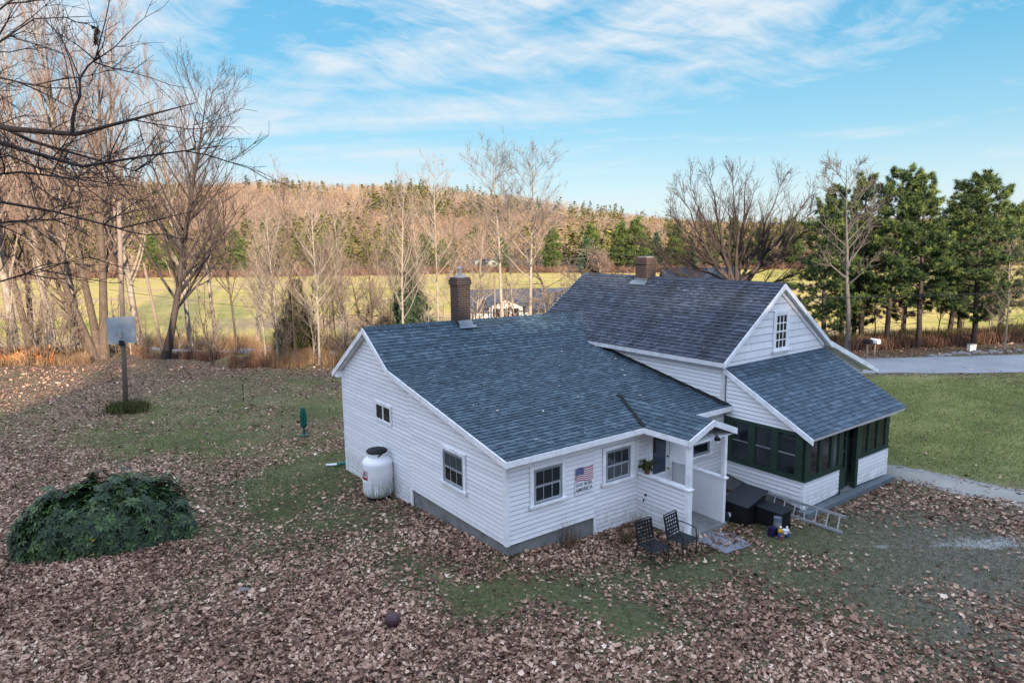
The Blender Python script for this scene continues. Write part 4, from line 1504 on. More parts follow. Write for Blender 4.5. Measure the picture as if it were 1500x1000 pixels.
# ------------------------------------------------------------------ trees
def tubes_mesh(groups, k=4):
    """groups: list of (P (m,n,3), Rr (m,n)) -> V, F quads"""
    Vs, Fs, base = [], [], 0
    for P, Rr in groups:
        P = np.asarray(P, float)
        Rr = np.asarray(Rr, float)
        m, n, _ = P.shape
        T = np.empty_like(P)
        T[:, 1:-1] = P[:, 2:] - P[:, :-2]
        T[:, 0] = P[:, 1] - P[:, 0]
        T[:, -1] = P[:, -1] - P[:, -2]
        T /= np.linalg.norm(T, axis=2, keepdims=True) + 1e-9
        ax = P[:, -1] - P[:, 0]
        ax /= np.linalg.norm(ax, axis=1, keepdims=True) + 1e-9
        ref = np.where(np.abs(ax[:, 2:3]) < 0.8, np.array([[0, 0, 1.0]]), np.array([[1.0, 0, 0]]))
        ref = np.repeat(ref[:, None, :], n, 1)
        A = np.cross(T, ref)
        A /= np.linalg.norm(A, axis=2, keepdims=True) + 1e-9
        B = np.cross(T, A)
        ang = np.arange(k) * 2 * math.pi / k
        V = P[:, :, None, :] + (A[:, :, None, :] * np.cos(ang)[None, None, :, None] + B[:, :, None, :] * np.sin(ang)[None, None, :, None]) * Rr[:, :, None, None]
        Vs.append(V.reshape(-1, 3))
        i = np.arange(m)[:, None, None] * (n * k)
        j = np.arange(n - 1)[None, :, None] * k
        q = np.arange(k)[None, None, :]
        q2 = (q + 1) % k
        F = np.stack([i + j + q, i + j + q2, i + j + k + q2, i + j + k + q], -1).reshape(-1, 4) + base
        Fs.append(F)
        base += m * n * k
    return np.concatenate(Vs), np.concatenate(Fs)


def _perp(d, rg):
    a = rg.normal(size=3)
    a -= d * a.dot(d)
    return a / (np.linalg.norm(a) + 1e-9)


def grow_branch(rg, p, d, L, n, wig, up, bend=0.0):
    pts = [p.copy()]
    d = d / np.linalg.norm(d)
    st = L / (n - 1)
    for i in range(n - 1):
        d = d + rg.normal(size=3) * wig + np.array([0, 0, up])
        d /= np.linalg.norm(d)
        p = p + d * st
        pts.append(p.copy())
    return np.array(pts)


def bare_tree(seed, Ht=14, r0=0.16, trunks=1, lean=(0, 0), fork=0.3, spread=0.75, nl=22, up=0.10, l1=0.33, n2=7, n3=6, wig=0.06, twl=1.0, lowest=0.3,
              r_t=0.010, n4=0, droop=0.0, tip=0.25):
    """returns (limb groups, twig groups). all polylines"""
    rg = np.random.default_rng(seed)
    limbs = {8: ([], []), 6: ([], [])}
    tw = {4: ([], []), 3: ([], [])}

    def put(store, pts, r_a, r_b):
        n = len(pts)
        store[n][0].append(pts)
        store[n][1].append(np.linspace(r_a, r_b, n))
    stems = []
    for t in range(trunks):
        a = rg.uniform(0, 6.28) if trunks > 1 else 0
        tilt = rg.uniform(0.10, spread * 0.5) if trunks > 1 else 0.0
        d = np.array([math.cos(a) * tilt + lean[0], math.sin(a) * tilt + lean[1], 1.0])
        b = np.array([math.cos(a), math.sin(a), 0]) * (r0 * 0.6 if trunks > 1 else 0)
        b[2] = -0.4
        L = Ht * (1 if trunks == 1 else rg.uniform(0.75, 1.0))
        pts = grow_branch(rg, b, d, L + 0.4, 8, wig * 0.55, 0.03 if trunks > 1 else 0.01)
        rr_ = r0 * (1 if trunks == 1 else rg.uniform(0.6, 0.9))
        fr = np.linspace(0, 1, 8)
        rad = rr_ * (1 - fr) ** 0.85 + 0.012
        rad[0] *= 1.35
        limbs[8][0].append(pts)
        limbs[8][1].append(rad)
        stems.append((pts, rad, L))
    for pts, rad, L in stems:
        nn = int(nl / max(1, trunks) ** 0.5)
        for i in range(nn):
            f = lowest + (0.98 - lowest) * ((i + rg.uniform(0, 0.9)) / nn)
            x = f * 7
            k = min(int(x), 6)
            p = pts[k] + (pts[k + 1] - pts[k]) * (x - k)
            td = pts[k + 1] - pts[k]
            td /= np.linalg.norm(td)
            rb = (rad[k] * (1 - (x - k)) + rad[k + 1] * (x - k)) * rg.uniform(0.4, 0.65)
            Lb = L * l1 * (1.15 - f * 0.75) * rg.uniform(0.65, 1.15)
            out_ = _perp(td, rg)
            d = td * (1 - spread * (1.1 - 0.5 * f)) + out_ * spread + np.array([0, 0, 0.15])
            b = grow_branch(rg, p, d, Lb, 6, wig, up)
            put(limbs, b, max(rb, 0.014), 0.010)
            for j in range(n2):
                g = rg.uniform(0.2, 1.0)
                xx = g * 5
                kk = min(int(xx), 4)
                p2 = b[kk] + (b[kk + 1] - b[kk]) * (xx - kk)
                t2 = b[kk + 1] - b[kk]
                t2 /= np.linalg.norm(t2)
                d2 = t2 * 0.75 + _perp(t2, rg) * 0.75 + np.array([0, 0, up * 1.5 - droop])
                L2 = Lb * rg.uniform(0.25, 0.5) * (1.1 - 0.5 * g)
                b2 = grow_branch(rg, p2, d2, L2, 4, wig * 1.3, up * 0.8 - droop)
                put(tw, b2, max(0.3 * rb, r_t * 1.5), r_t)
                for q in range(n3):
                    h = rg.uniform(0.15, 1.0)
                    xx = h * 3
                    kk = min(int(xx), 2)
                    p3 = b2[kk] + (b2[kk + 1] - b2[kk]) * (xx - kk)
                    t3 = b2[kk + 1] - b2[kk]
                    t3 /= np.linalg.norm(t3)
                    d3 = t3 * 0.8 + _perp(t3, rg) * 0.7 + np.array([0, 0, up - droop])
                    b3 = grow_branch(rg, p3, d3, L2 * rg.uniform(0.3, 0.65) * twl, 3, wig, up)
                    put(tw, b3, r_t, r_t * 0.55)
                    for z_ in range(n4):
                        t4 = b3[1] - b3[0]
                        t4 /= np.linalg.norm(t4) + 1e-9
                        d4 = t4 * 0.8 + _perp(t4, rg) * 0.6
                        b4 = grow_branch(rg, b3[rg.integers(0, 3)], d4, L2 * 0.25 * twl, 3, wig, up)
                        put(tw, b4, r_t * 0.8, r_t * 0.5)
    # twigs straight off the leader
    L_ = [(np.array(a), np.array(b)) for a, b in limbs.values() if len(a)]
    T_ = [(np.array(a), np.array(b)) for a, b in tw.values() if len(a)]
    return L_, T_


def make_bare(name, label, cat, bark_m, twig_m, group=None, loc=(0, 0, 0), rz=0, **kw):
    L_, T_ = bare_tree(**kw)
    root = empty(name, loc, rz)
    tag(root, label, cat, group)
    V, F = tubes_mesh(L_, 6)
    np_obj('trunk', V, F, W[bark_m], root, smooth=True)
    V, F = tubes_mesh(T_, 3)
    np_obj('crown', V, F, W[twig_m], root)
    return root


def clumps(rg, C, Dm, n_per, ln, wd, up=0.4, tone_c=None, spread=1.0):
    """needle tufts: centres C (m,3), main direction Dm (m,3): n_per thin triangles each"""
    m = len(C)
    d = rg.normal(size=(m, n_per, 3)) * spread + Dm[:, None, :] * 0.8
    d[:, :, 2] += up
    d /= np.linalg.norm(d, axis=2, keepdims=True) + 1e-9
    s = rg.normal(size=(m, n_per, 3))
    s -= d * (s * d).sum(2, keepdims=True)
    s /= np.linalg.norm(s, axis=2, keepdims=True) + 1e-9
    l = ln * rg.uniform(0.6, 1.25, (m, n_per, 1))
    w_ = wd * rg.uniform(0.7, 1.3, (m, n_per, 1))
    c = C[:, None, :] + rg.normal(size=(m, n_per, 3)) * ln * 0.18
    v0 = c - s * w_ * 0.5 - d * l * 0.1
    v1 = c + s * w_ * 0.5 - d * l * 0.1
    v2 = c + d * l + s * w_ * 0.25
    V = np.stack([v0, v1, v2], 2).reshape(-1, 3)
    F = np.arange(len(V)).reshape(-1, 3)
    t = rg.uniform(0, 1, m) if tone_c is None else tone_c
    tone = np.clip(t[:, None] + rg.normal(size=(m, n_per)) * 0.14, 0, 1).ravel()
    return V, F, tone


def make_pine(name, label, seed, Ht=12, r0=0.2, crown0=0.35, width=3.4, nl=46, group=None, loc=(0, 0, 0), rz=0, material='pine_needles', bark_m='bark_dark',
              ln=0.42, wd=0.075, n_per=22, lay=True, trunks=1, cat='pine tree', dens=1.0, shape=1.0):
    rg = np.random.default_rng(seed)
    root = empty(name, loc, rz)
    tag(root, label, cat, group)
    tr = grow_branch(rg, np.array([0, 0, -0.4]), np.array([rg.normal() * 0.03, rg.normal() * 0.03, 1.0]), Ht + 0.3, 8, 0.025, 0.03)
    rad = r0 * (1 - np.linspace(0, 1, 8)) ** 0.8 + 0.02
    groups = [(tr[None], rad[None])]
    LP, LR = [], []
    C, Dm = [], []
    ga = rg.uniform(0, 6.28)
    for i in range(nl):
        f = crown0 + (0.985 - crown0) * (i / nl) ** 0.92
        a = ga + i * 2.4 + rg.normal() * 0.3
        g = (f - crown0) / (1 - crown0)
        prof = (min(1.0, 0.45 + g * 2.2) * (1 - g) ** 0.55 + 0.08 if shape == 1.0 else (1.03 - g)) * width
        L = max(0.35, prof * rg.uniform(0.45, 1.15))
        x = f * 7
        k = min(int(x), 6)
        p = tr[k] + (tr[k + 1] - tr[k]) * (x - k)
        el = rg.uniform(-0.05, 0.28) + 0.5 * g ** 2 if shape == 1.0 else rg.uniform(-0.3, 0.05)
        d = np.array([math.cos(a), math.sin(a), el])
        b = grow_branch(rg, p, d, L, 6, 0.06, 0.035)
        LP.append(b)
        LR.append(np.linspace(max(0.02, rad[k] * 0.32), 0.012, 6))
        nc = int((5 + L * 7) * dens)
        for j in range(nc):
            h = rg.uniform(0.3, 1.0) ** 0.7
            xx = h * 5
            kk = min(int(xx), 4)
            q = b[kk] + (b[kk + 1] - b[kk]) * (xx - kk)
            side = np.array([-d[1], d[0], 0]) * rg.normal() * 0.42 * L * (1.25 - h)
            C.append(q + side + np.array([0, 0, rg.uniform(-0.12, 0.26)]))
            Dm.append(d * 0.8 + side * 0.5)
    # dead lower branches
    for i in range(14):
        f = rg.uniform(0.08, max(0.12, crown0 + 0.05))
        x = f * 7
        k = min(int(x), 6)
        p = tr[k] + (tr[k + 1] - tr[k]) * (x - k)
        a = rg.uniform(0, 6.28)
        b = grow_branch(rg, p, np.array([math.cos(a), math.sin(a), 0.1]), rg.uniform(0.5, 1.8), 6, 0.08, -0.01)
        LP.append(b)
        LR.append(np.linspace(0.025, 0.008, 6))
    groups.append((np.array(LP), np.array(LR)))
    V, F = tubes_mesh(groups, 6)
    np_obj('trunk', V, F, W[bark_m], root, smooth=True)
    C, Dm = np.array(C), np.array(Dm)
    tc = np.clip(0.45 + (C[:, 2] / Ht - 0.6) * 0.35 + rg.normal(size=len(C)) * 0.3, 0, 1)  # tone rises with height, sun highlights on the crown put into the colour
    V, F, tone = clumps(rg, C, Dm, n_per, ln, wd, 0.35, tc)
    np_obj('crown', V, F, W[material], root, attrs={'tone': tone})
    return root


def clone(src, loc, rz=None, sc=1.0, label=None, group=None, cat=None):
    c = src.copy()
    COL.objects.link(c)
    c.location = loc
    c.rotation_euler = (0, 0, random.uniform(0, 6.28) if rz is None else rz)
    c.scale = (sc, sc, sc) if not isinstance(sc, tuple) else sc
    if label:
        c['label'] = label
    if group:
        c['group'] = group
    if cat:
        c['category'] = cat
    for ch in list(src.children):
        d = ch.copy()
        COL.objects.link(d)
        d.parent = c
        for g in list(ch.children):
            e_ = g.copy()
            COL.objects.link(e_)
            e_.parent = d
    return c


def on_ground(x, v, dz=0.0):
    """picture column x at ground distance v, on the terrain"""
    u = (x - 750) / 1000 * v * 1.0
    p = at(x, 500, v)
    u = p.x
    return Vector((u, v, tz(u, v) + dz))


def top_h(x, ytop, v):
    """height above ground that reaches picture row ytop at distance v"""
    g = on_ground(x, v)
    return at(x, ytop, v).z - g.z


ORD = ['first', 'second', 'third', 'fourth', 'fifth', 'sixth', 'seventh', 'eighth', 'ninth', 'tenth', 'eleventh', 'twelfth', 'thirteenth', 'fourteenth',
       'fifteenth', 'sixteenth', 'seventeenth', 'eighteenth', 'nineteenth', 'twentieth']


# -- far woods as one mass: bare crowns and conifers
def wood_mass(name, P, Hh, kind, seed, nt=72):
    rg = np.random.default_rng(seed)
    Vb, tb, Vc, tcn = [], [], [], []
    m = len(P)
    bare = np.where(kind == 0)[0]
    con = np.where(kind == 1)[0]
    if len(bare):
        nb = len(bare)
        Pb, hb = P[bare], Hh[bare]
        tone0 = rg.uniform(0.1, 0.75, nb)
        # fine twigs filling an open crown
        f = rg.uniform(0.0, 1.0, (nb, nt))
        a = rg.uniform(0, 6.28, (nb, nt))
        cr = np.sin(np.clip(f * 0.92 + 0.08, 0, 1) * math.pi) ** 0.6 * rg.uniform(0.1, 1.0, (nb, nt)) ** 0.6
        out_ = np.stack([np.cos(a), np.sin(a), a * 0], -1)
        base = np.repeat(Pb[:, None, :], nt, 1) + out_ * (hb[:, None, None] * 0.27 * cr[..., None])
        base[:, :, 2] += (0.25 + 0.68 * f) * hb[:, None]
        d = out_ * rg.uniform(0.1, 0.9, (nb, nt, 1)) + rg.normal(size=(nb, nt, 3)) * 0.25 + np.array([0, 0, 0.75])
        L = (0.45 + hb[:, None] * rg.uniform(0.07, 0.16, (nb, nt)))[..., None]
        s = np.stack([-np.sin(a + 1.2), np.cos(a + 1.2), rg.normal(size=(nb, nt)) * 0.5], -1) * (0.07 + 0.05 * rg.random((nb, nt, 1)))
        V = np.stack([base - s, base + s, base + d * L], 2).reshape(-1, 3)
        Vb.append(V)
        tb.append(np.clip(tone0[:, None] + rg.normal(size=(nb, nt)) * 0.13, 0, 0.92).ravel())
        # stems, two crossed blades
        for an in (0.3, 1.9):
            w_ = np.array([math.cos(an), math.sin(an), 0]) * 0.10
            v0 = Pb - w_ - np.array([0, 0, 1.0])
            v1 = Pb + w_ - np.array([0, 0, 1.0])
            v2 = Pb + np.array([0, 0, 1.0]) * (hb[:, None] * 0.85)
            Vb.append(np.stack([v0, v1, v2], 1).reshape(-1, 3))
            tb.append(rg.uniform(0.3, 1.0, nb) ** 1.5)
    if len(con):
        ncn = len(con)
        Pc, hc = P[con], Hh[con]
        nq = 84
        f = rg.uniform(0.12, 1.0, (ncn, nq)) ** 0.9
        a = rg.uniform(0, 6.28, (ncn, nq))
        rr0 = (1.04 - f) ** 0.7 * hc[:, None] * 0.25 * rg.uniform(0.5, 1.1, (ncn, nq))
        c = np.repeat(Pc[:, None, :], nq, 1)
        c[:, :, 0] += np.cos(a) * rr0
        c[:, :, 1] += np.sin(a) * rr0
        c[:, :, 2] += f * hc[:, None]
        out_ = np.stack([np.cos(a), np.sin(a), rg.uniform(-0.35, 0.5, (ncn, nq))], -1)
        side_ = np.stack([-np.sin(a), np.cos(a), rg.normal(size=(ncn, nq)) * 0.25], -1)
        sz = (hc[:, None, None] * 0.085) * rg.uniform(0.6, 1.3, (ncn, nq, 1))
        V = np.stack([c - side_ * sz * 0.6 - out_ * sz * 0.6, c + side_ * sz * 0.6 - out_ * sz * 0.3, c + out_ * sz], 2).reshape(-1, 3)
        Vc.append(V)
        tone0 = rg.uniform(0.1, 0.9, ncn)
        tcn.append(np.clip(tone0[:, None] + rg.normal(size=(ncn, nq)) * 0.18, 0, 1).ravel())
    V = np.concatenate(Vb + Vc)
    F = np.arange(len(V)).reshape(-1, 3)
    nbf = sum(len(t) for t in tb)
    tone = np.concatenate(tb + tcn)
    midx = np.zeros(len(F), np.int32)
    midx[nbf:] = 1
    o = np_obj(name, V, F, [W['forest_bare'], W['forest_green']], attrs={'tone': tone}, midx=midx)
    return o


rg = np.random.default_rng(77)
pts, hts, kd = [], [], []
v = 236.0
while v < 712:
    stp = 5.2 + (v - 236) * 0.010
    uu = np.arange(-0.95 * v - 30, 0.95 * v + 30, stp)
    uu = uu + rg.uniform(-0.45, 0.45, len(uu)) * stp
    vv = v + rg.uniform(-0.45, 0.45, len(uu)) * stp
    q = uu / vv
    n1 = fbm(uu, vv, 0.022, 3, 12) + rg.normal(size=len(uu)) * 0.09
    thr = np.where(q < -0.02, 0.525, np.where(q < 0.22, 0.63, 0.48))
    thr = thr - 0.05 * (vv > 540)
    thr = np.where((q > 0.10) & (q < 0.6) & (vv < 330), 0.48, thr)
    # pink bare slope in the middle right of the picture
    thr = np.where((q > 0.20) & (q < 0.50) & (vv > 250) & (vv < 380), 0.66, thr)
    k_ = (n1 > thr).astype(int)
    h = np.where(k_ == 1, rg.uniform(7, 13.5, len(uu)) * (1 + 0.2 * (rg.random(len(uu)) > 0.9)), rg.uniform(7, 11.5, len(uu)))
    h = np.where((vv < 246) & (k_ == 0), h * 0.55, h)
    h = np.where(vv > 560, np.minimum(h, 9.0) * 0.9, h)
    k_ = np.where((vv > 560) & (rg.random(len(uu)) > 0.22), 0, k_)
    ok = ~((np.abs(uu + 9.5) < 8) & (vv < 262))
    pts.append(np.stack([uu, vv, terrain(uu, vv)], -1)[ok])
    hts.append(h[ok])
    kd.append(k_[ok])
    v += stp * (0.9 if v < 600 else 0.8)
P = np.concatenate(pts)
fo = wood_mass('forest', P, np.concatenate(hts), np.concatenate(kd), 5)
tag(fo, kind='stuff')

# brushy edge where the field meets the woods
rg = np.random.default_rng(78)
n = 5200
uu = rg.uniform(-250, 250, n)
vv = 233 + rg.normal(size=n) * 3.5 + (fbm(uu, uu * 0, 0.03, 2, 8) - 0.5) * 10
C = np.stack([uu, vv, terrain(uu, vv)], -1)
Dm = np.tile(np.array([[0, 0, 1.0]]), (n, 1))
V, F, tone = clumps(rg, C, Dm, 14, 2.2, 0.16, 0.6, rg.uniform(0.2, 0.9, n), 0.6)
tag(np_obj('field_edge_brush', V, F, W['russet_brush'], attrs={'tone': tone}), kind='stuff')

# -- the wooded ridge behind the camera that keeps the yard in shade
bu = np.arange(-170, 260, 2.0)
bv = np.array([-46, -52, -60, -70, -90, -130, -200.0])
prof_ = np.array([6, 17, 26.6, 26.6, 20, 14, 4.0])
BU, BV = np.meshgrid(bu, bv, indexing='ij')
BZ = np.tile(prof_, (len(bu), 1)) + (fbm(BU, BV, 0.03, 3, 40) - 0.5) * 1.6
notch = np.exp(-((BU - 7.6) / 4.0) ** 6) * (np.abs(BV + 60) < 14)
BZ = BZ * (1 - notch) + np.minimum(BZ, 22.6) * notch
BZ[:, 0] = terrain(BU[:, 0], BV[:, 0]) - 1
ib = np.arange(BU.size).reshape(BU.shape)
hill = np_obj('hill', np.stack([BU, BV, BZ], -1).reshape(-1, 3),
              np.stack([ib[:-1, :-1], ib[1:, :-1], ib[1:, 1:], ib[:-1, 1:]], -1).reshape(-1, 4), W['ground'], smooth=True,
              attrs={'lush': np.ones(BU.size), 'gravel': np.zeros(BU.size), 'litter': np.ones(BU.size), 'soil': np.zeros(BU.size), 'field': np.zeros(BU.size), 'wood': np.ones(BU.size)})
tag(hill, kind='structure')
rg = np.random.default_rng(79)
pts, hts = [], []
for u in np.arange(-165, 255, 1.5):
    for v in (-57, -60.5, -64, -68):
        x, y = u + rg.normal() * 0.8, v + rg.normal() * 0.8
        h = rg.uniform(2.6, 4.8)
        gap = abs(x - 7.6) < 4.2
        if gap:
            h *= rg.uniform(0.05, 0.55)
        pts.append((x, y, 25.6 - (4.2 if gap else 0)))
        hts.append(h)
P = np.array(pts)
fo2 = wood_mass('forest', P, np.array(hts), np.ones(len(P), int), 6)
tag(fo2, kind='stuff')

# -- single trees
bare = {}


def proto(key, **kw):
    bare[key] = kw


def place_bare(x, v, ytop, label, key, group=None, rz=None, sx=1.0, cat='bare tree', name='bare_tree', loc=None):
    """first use of a key builds the tree at its own height, later uses copy it"""
    g = loc or on_ground(x, v)
    h = at(x, ytop, v).z - g.z
    kw = bare[key]
    if 'obj' not in kw:
        k2 = {k: q for k, q in kw.items() if k not in ('bark', 'twig')}
        kw['obj'] = make_bare(name, label, cat, kw['bark'], kw['twig'], group, g, rz or 0.0, **k2)
        kw['base'] = kw['Ht']
        s = 0.92 * h / kw['Ht']
        kw['obj'].scale = (s * sx, s * sx, s)
        kw['obj'].name = name
        return kw['obj']
    s = 0.92 * h / kw['base']
    o = clone(kw['obj'], g, rz, (s * sx, s * sx, s), label, group, cat)
    if not group and 'group' in o:
        del o['group']
    o.name = name
    return o


proto('tallA', seed=101, Ht=25, r0=0.26, nl=44, spread=0.6, l1=0.30, n2=9, n3=6, up=0.2, lowest=0.28, bark='bark_pale', twig='twig_red', r_t=0.008)
proto('tallB', seed=102, Ht=24, r0=0.28, nl=42, spread=0.5, l1=0.30, n2=9, n3=6, up=0.22, lowest=0.2, bark='bark_pale', twig='twig_red', r_t=0.008)
proto('multi', seed=103, Ht=24, r0=0.32, trunks=3, nl=40, spread=0.5, l1=0.28, n2=7, n3=5, up=0.12, lowest=0.25, bark='bark_brown', twig='twig_red', r_t=0.008)
proto('leanR', seed=108, Ht=20, r0=0.26, lean=(0.22, 0.0), nl=46, spread=0.60, l1=0.44, n2=9, n3=6, up=0.13, lowest=0.20, bark='bark_dark', twig='twig_dark', r_t=0.008, wig=0.05)
proto('leanL', seed=105, Ht=13, r0=0.26, lean=(-0.42, 0.0), nl=24, spread=0.6, l1=0.35, n2=7, n3=5, up=0.12, lowest=0.35, bark='bark_brown', twig='twig_tan', r_t=0.008)
proto('slimA', seed=111, Ht=13, r0=0.10, nl=30, spread=0.65, l1=0.34, n2=7, n3=5, up=0.14, lowest=0.25, bark='bark_pale', twig='twig_tan', r_t=0.0065, wig=0.05)
proto('slimB', seed=112, Ht=13, r0=0.085, nl=28, spread=0.6, l1=0.36, n2=7, n3=5, up=0.15, lowest=0.3, bark='bark_brown', twig='twig_red', r_t=0.0065, wig=0.08)
proto('slimC', seed=113, Ht=12, r0=0.11, trunks=2, nl=36, spread=0.7, l1=0.38, n2=7, n3=5, up=0.12, lowest=0.2, bark='bark_pale', twig='twig_tan', r_t=0.0065, wig=0.07)
proto('twin', seed=121, Ht=18, r0=0.20, nl=34, spread=0.72, l1=0.40, n2=9, n3=7, up=0.10, lowest=0.45, bark='bark_pale', twig='twig_grey', r_t=0.008, wig=0.07)
proto('twinB', seed=122, Ht=18, r0=0.20, lean=(0.05, 0), nl=32, spread=0.78, l1=0.42, n2=9, n3=7, up=0.09, lowest=0.38, bark='bark_pale', twig='twig_grey', r_t=0.008, wig=0.09)
proto('roadB', seed=124, Ht=13, r0=0.20, nl=22, spread=0.7, l1=0.36, n2=8, n3=6, up=0.09, lowest=0.40, bark='bark_grey', twig='twig_grey', r_t=0.011, wig=0.08)
proto('sap', seed=131, Ht=6, r0=0.05, trunks=3, nl=24, spread=0.5, l1=0.34, n2=5, n3=4, up=0.15, lowest=0.15, bark='bark_brown', twig='twig_tan', r_t=0.008, wig=0.09)
proto('sapB', seed=132, Ht=6, r0=0.05, trunks=1, nl=20, spread=0.6, l1=0.45, n2=5, n3=4, up=0.10, lowest=0.1, bark='bark_pale', twig='twig_red', r_t=0.008, wig=0.10)
proto('gnarl', seed=141, Ht=7, r0=0.22, trunks=3, nl=30, spread=0.95, l1=0.5, n2=8, n3=5, up=0.04, lowest=0.2, bark='bark_brown', twig='twig_tan', r_t=0.0065, wig=0.16)
proto('round', seed=151, Ht=6, r0=0.10, trunks=6, nl=60, spread=0.75, l1=0.5, n2=7, n3=4, up=0.08, lowest=0.05, bark='bark_pale', twig='twig_red', r_t=0.02, wig=0.08)

# the big maple behind the house: several great limbs from a short trunk
rgm = np.random.default_rng(204)


def maple(loc, label):
    root = empty('maple_tree', loc, 0)
    tag(root, label, 'bare tree')
    L8, R8 = [], []
    base = grow_branch(rgm, np.array([0, 0, -0.5]), np.array([0.02, 0, 1.0]), 5.2, 8, 0.01, 0.02)
    L8.append(base)
    R8.append(np.linspace(0.62, 0.46, 8))
    top = base[-1]
    l6, r6, t4, tr4, t3, tr3 = [], [], [], [], [], []
    for i_ in range(13):
        th = R(-88 + 176 * (i_ + rgm.uniform(-0.3, 0.3)) / 12)
        yy_ = rgm.uniform(-2.6, 3.2)
        tip = np.array([7.0 * math.sin(th), yy_, 6.0 + 7.4 * math.cos(th) ** 0.8 if math.cos(th) > 0 else 5.6])
        st = base[rgm.integers(6, 8)]
        r = rgm.uniform(0.16, 0.26) * (1.0 if abs(th) < 1.2 else 0.6)
        tt = np.linspace(0, 1, 8)[:, None]
        mid = st + (tip - st) * 0.45 + np.array([0, 0, -0.5 if abs(th) < 1 else 0.25]) + rgm.normal(size=3) * 0.3
        b = st * (1 - tt) ** 2 + 2 * mid * tt * (1 - tt) + tip * tt ** 2
        b[1:] += rgm.normal(size=(7, 3)) * 0.10
        L = float(np.linalg.norm(tip - st))
        L8.append(b)
        R8.append(r * (1 - np.linspace(0, 1, 8)) ** 1.1 + 0.012)
        for i in range(22):
            f = rgm.uniform(0.22, 1.0)
            x = f * 7
            k = min(int(x), 6)
            p = b[k] + (b[k + 1] - b[k]) * (x - k)
            td = b[k + 1] - b[k]
            td /= np.linalg.norm(td)
            Lb = L * 0.36 * (1.2 - f * 0.7) * rgm.uniform(0.6, 1.1)
            c = grow_branch(rgm, p, td * 0.9 + _perp(td, rgm) * 0.55 + np.array([0, 0, 0.15]), Lb, 6, 0.06, 0.07)
            l6.append(c)
            r6.append(np.linspace(max(0.02, r * (1 - f) * 0.5), 0.012, 6))
            for j in range(8):
                kk = rgm.integers(1, 6)
                t2 = c[kk] - c[kk - 1]
                t2 /= np.linalg.norm(t2)
                c2 = grow_branch(rgm, c[kk], t2 * 0.8 + _perp(t2, rgm) * 0.6 + np.array([0, 0, 0.1]), Lb * rgm.uniform(0.25, 0.5), 4, 0.08, 0.06)
                t4.append(c2)
                tr4.append(np.linspace(0.011, 0.006, 4))
                for q in range(3):
                    t3_ = c2[2] - c2[1]
                    t3_ /= np.linalg.norm(t3_)
                    c3 = grow_branch(rgm, c2[rgm.integers(1, 4)], t3_ * 0.8 + _perp(t3_, rgm) * 0.6, Lb * 0.17, 3, 0.08, 0.06)
                    t3.append(c3)
                    tr3.append(np.linspace(0.008, 0.005, 3))
    V, F = tubes_mesh([(np.array(L8), np.array(R8)), (np.array(l6), np.array(r6))], 6)
    np_obj('trunk', V, F, W['bark_dark'], root, smooth=True)
    V, F = tubes_mesh([(np.array(t4), np.array(tr4)), (np.array(t3), np.array(tr3))], 3)
    np_obj('crown', V, F, W['twig_dark'], root)
    return root


maple(on_ground(1072, 52), 'great spreading bare maple behind the ridge of the main roof')

# left group by the lawn's edge
place_bare(146, 49, -190, 'massive bare tree with three thick trunks behind the backboard pole', 'multi', rz=0.4)
place_bare(118, 52, -60, 'tall pale bare tree just left of the three-trunked tree', 'tallA')
place_bare(134, 49.5, 300, 'bare tree leaning left with its foot beside the three-trunked tree', 'leanL', rz=0.1)
place_bare(238, 48.5, 78, 'dark bare tree leaning right at the far edge of the lawn, right of the backboard', 'leanR', rz=0.1)
place_bare(205, 55, 20, 'tall bare tree standing behind the backboard pole', 'tallB', rz=2.0)
place_bare(20, 54, -90, 'leftmost tall bare tree at the edge of the picture', 'tallB', rz=1.0)
place_bare(72, 57, -40, 'tall bare tree with light stem between the leftmost tree and the three-trunked one', 'tallA', rz=4.0)
place_bare(280, 57, 80, 'narrow pale bare tree right behind the dark leaning tree', 'tallB', rz=3.0, sx=0.8)
place_bare(318, 60, 140, 'narrow bare tree standing by the road right of the dark leaning tree', 'tallA', rz=5.0, sx=0.75)
place_bare(48, 60, -30, 'tall bare tree far back between the leftmost trees', 'multi', rz=3.3, sx=0.9)
place_bare(178, 58, -20, 'tall bare tree rising behind the backboard, left of its neighbour', 'tallA', rz=2.6)
place_bare(375, 62, 250, 'bare tree by the road behind the gap left of the slender row', 'slimC', rz=0.6)
place_bare(-60, 52, 60, 'bare tree half out of the left picture edge', 'multi', rz=2.2)
place_bare(348, 56, 245, 'small thin bare tree by the road nearest the left end of the slender row', 'slimB', rz=1.0)
row = [(388, 49, 330, 'slimA'), (418, 50, 345, 'slimC'), (405, 47, 285, 'slimA'), (430, 46, 240, 'slimB'), (449, 49, 300, 'slimC'), (466, 45.5, 262, 'slimA'), (492, 47, 330, 'slimB'), (519, 48, 310, 'slimC'), (541, 46, 300, 'slimB'),
       (562, 50, 345, 'slimA'), (590, 47, 245, 'slimA'), (606, 53, 300, 'slimB'), (618, 50, 272, 'slimA'), (641, 49, 225, 'slimA'), (663, 54, 290, 'slimB'), (690, 56, 285, 'slimC'), (475, 52, 350, 'slimA'), (505, 51, 290, 'slimA'),
       (577, 52, 330, 'slimC')]
row.sort()
for i, (x, v_, yt, k) in enumerate(row):
    place_bare(x, v_, yt, 'slender bare tree behind the low ell, %s from the left in its row' % ORD[i], k, 'slender trees in a row behind the house', rz=i * 1.7)
place_bare(737, 60, 206, 'tall white-stemmed bare tree, left one of the pair above the ell roof', 'twin', rz=0.3)
place_bare(778, 61, 214, 'tall white-stemmed bare tree, right one of the pair above the ell roof', 'twinB', rz=0.2)
place_bare(760, 66, 330, 'small thin bare tree between the two tall white-stemmed trees', 'slimC', rz=2.2)
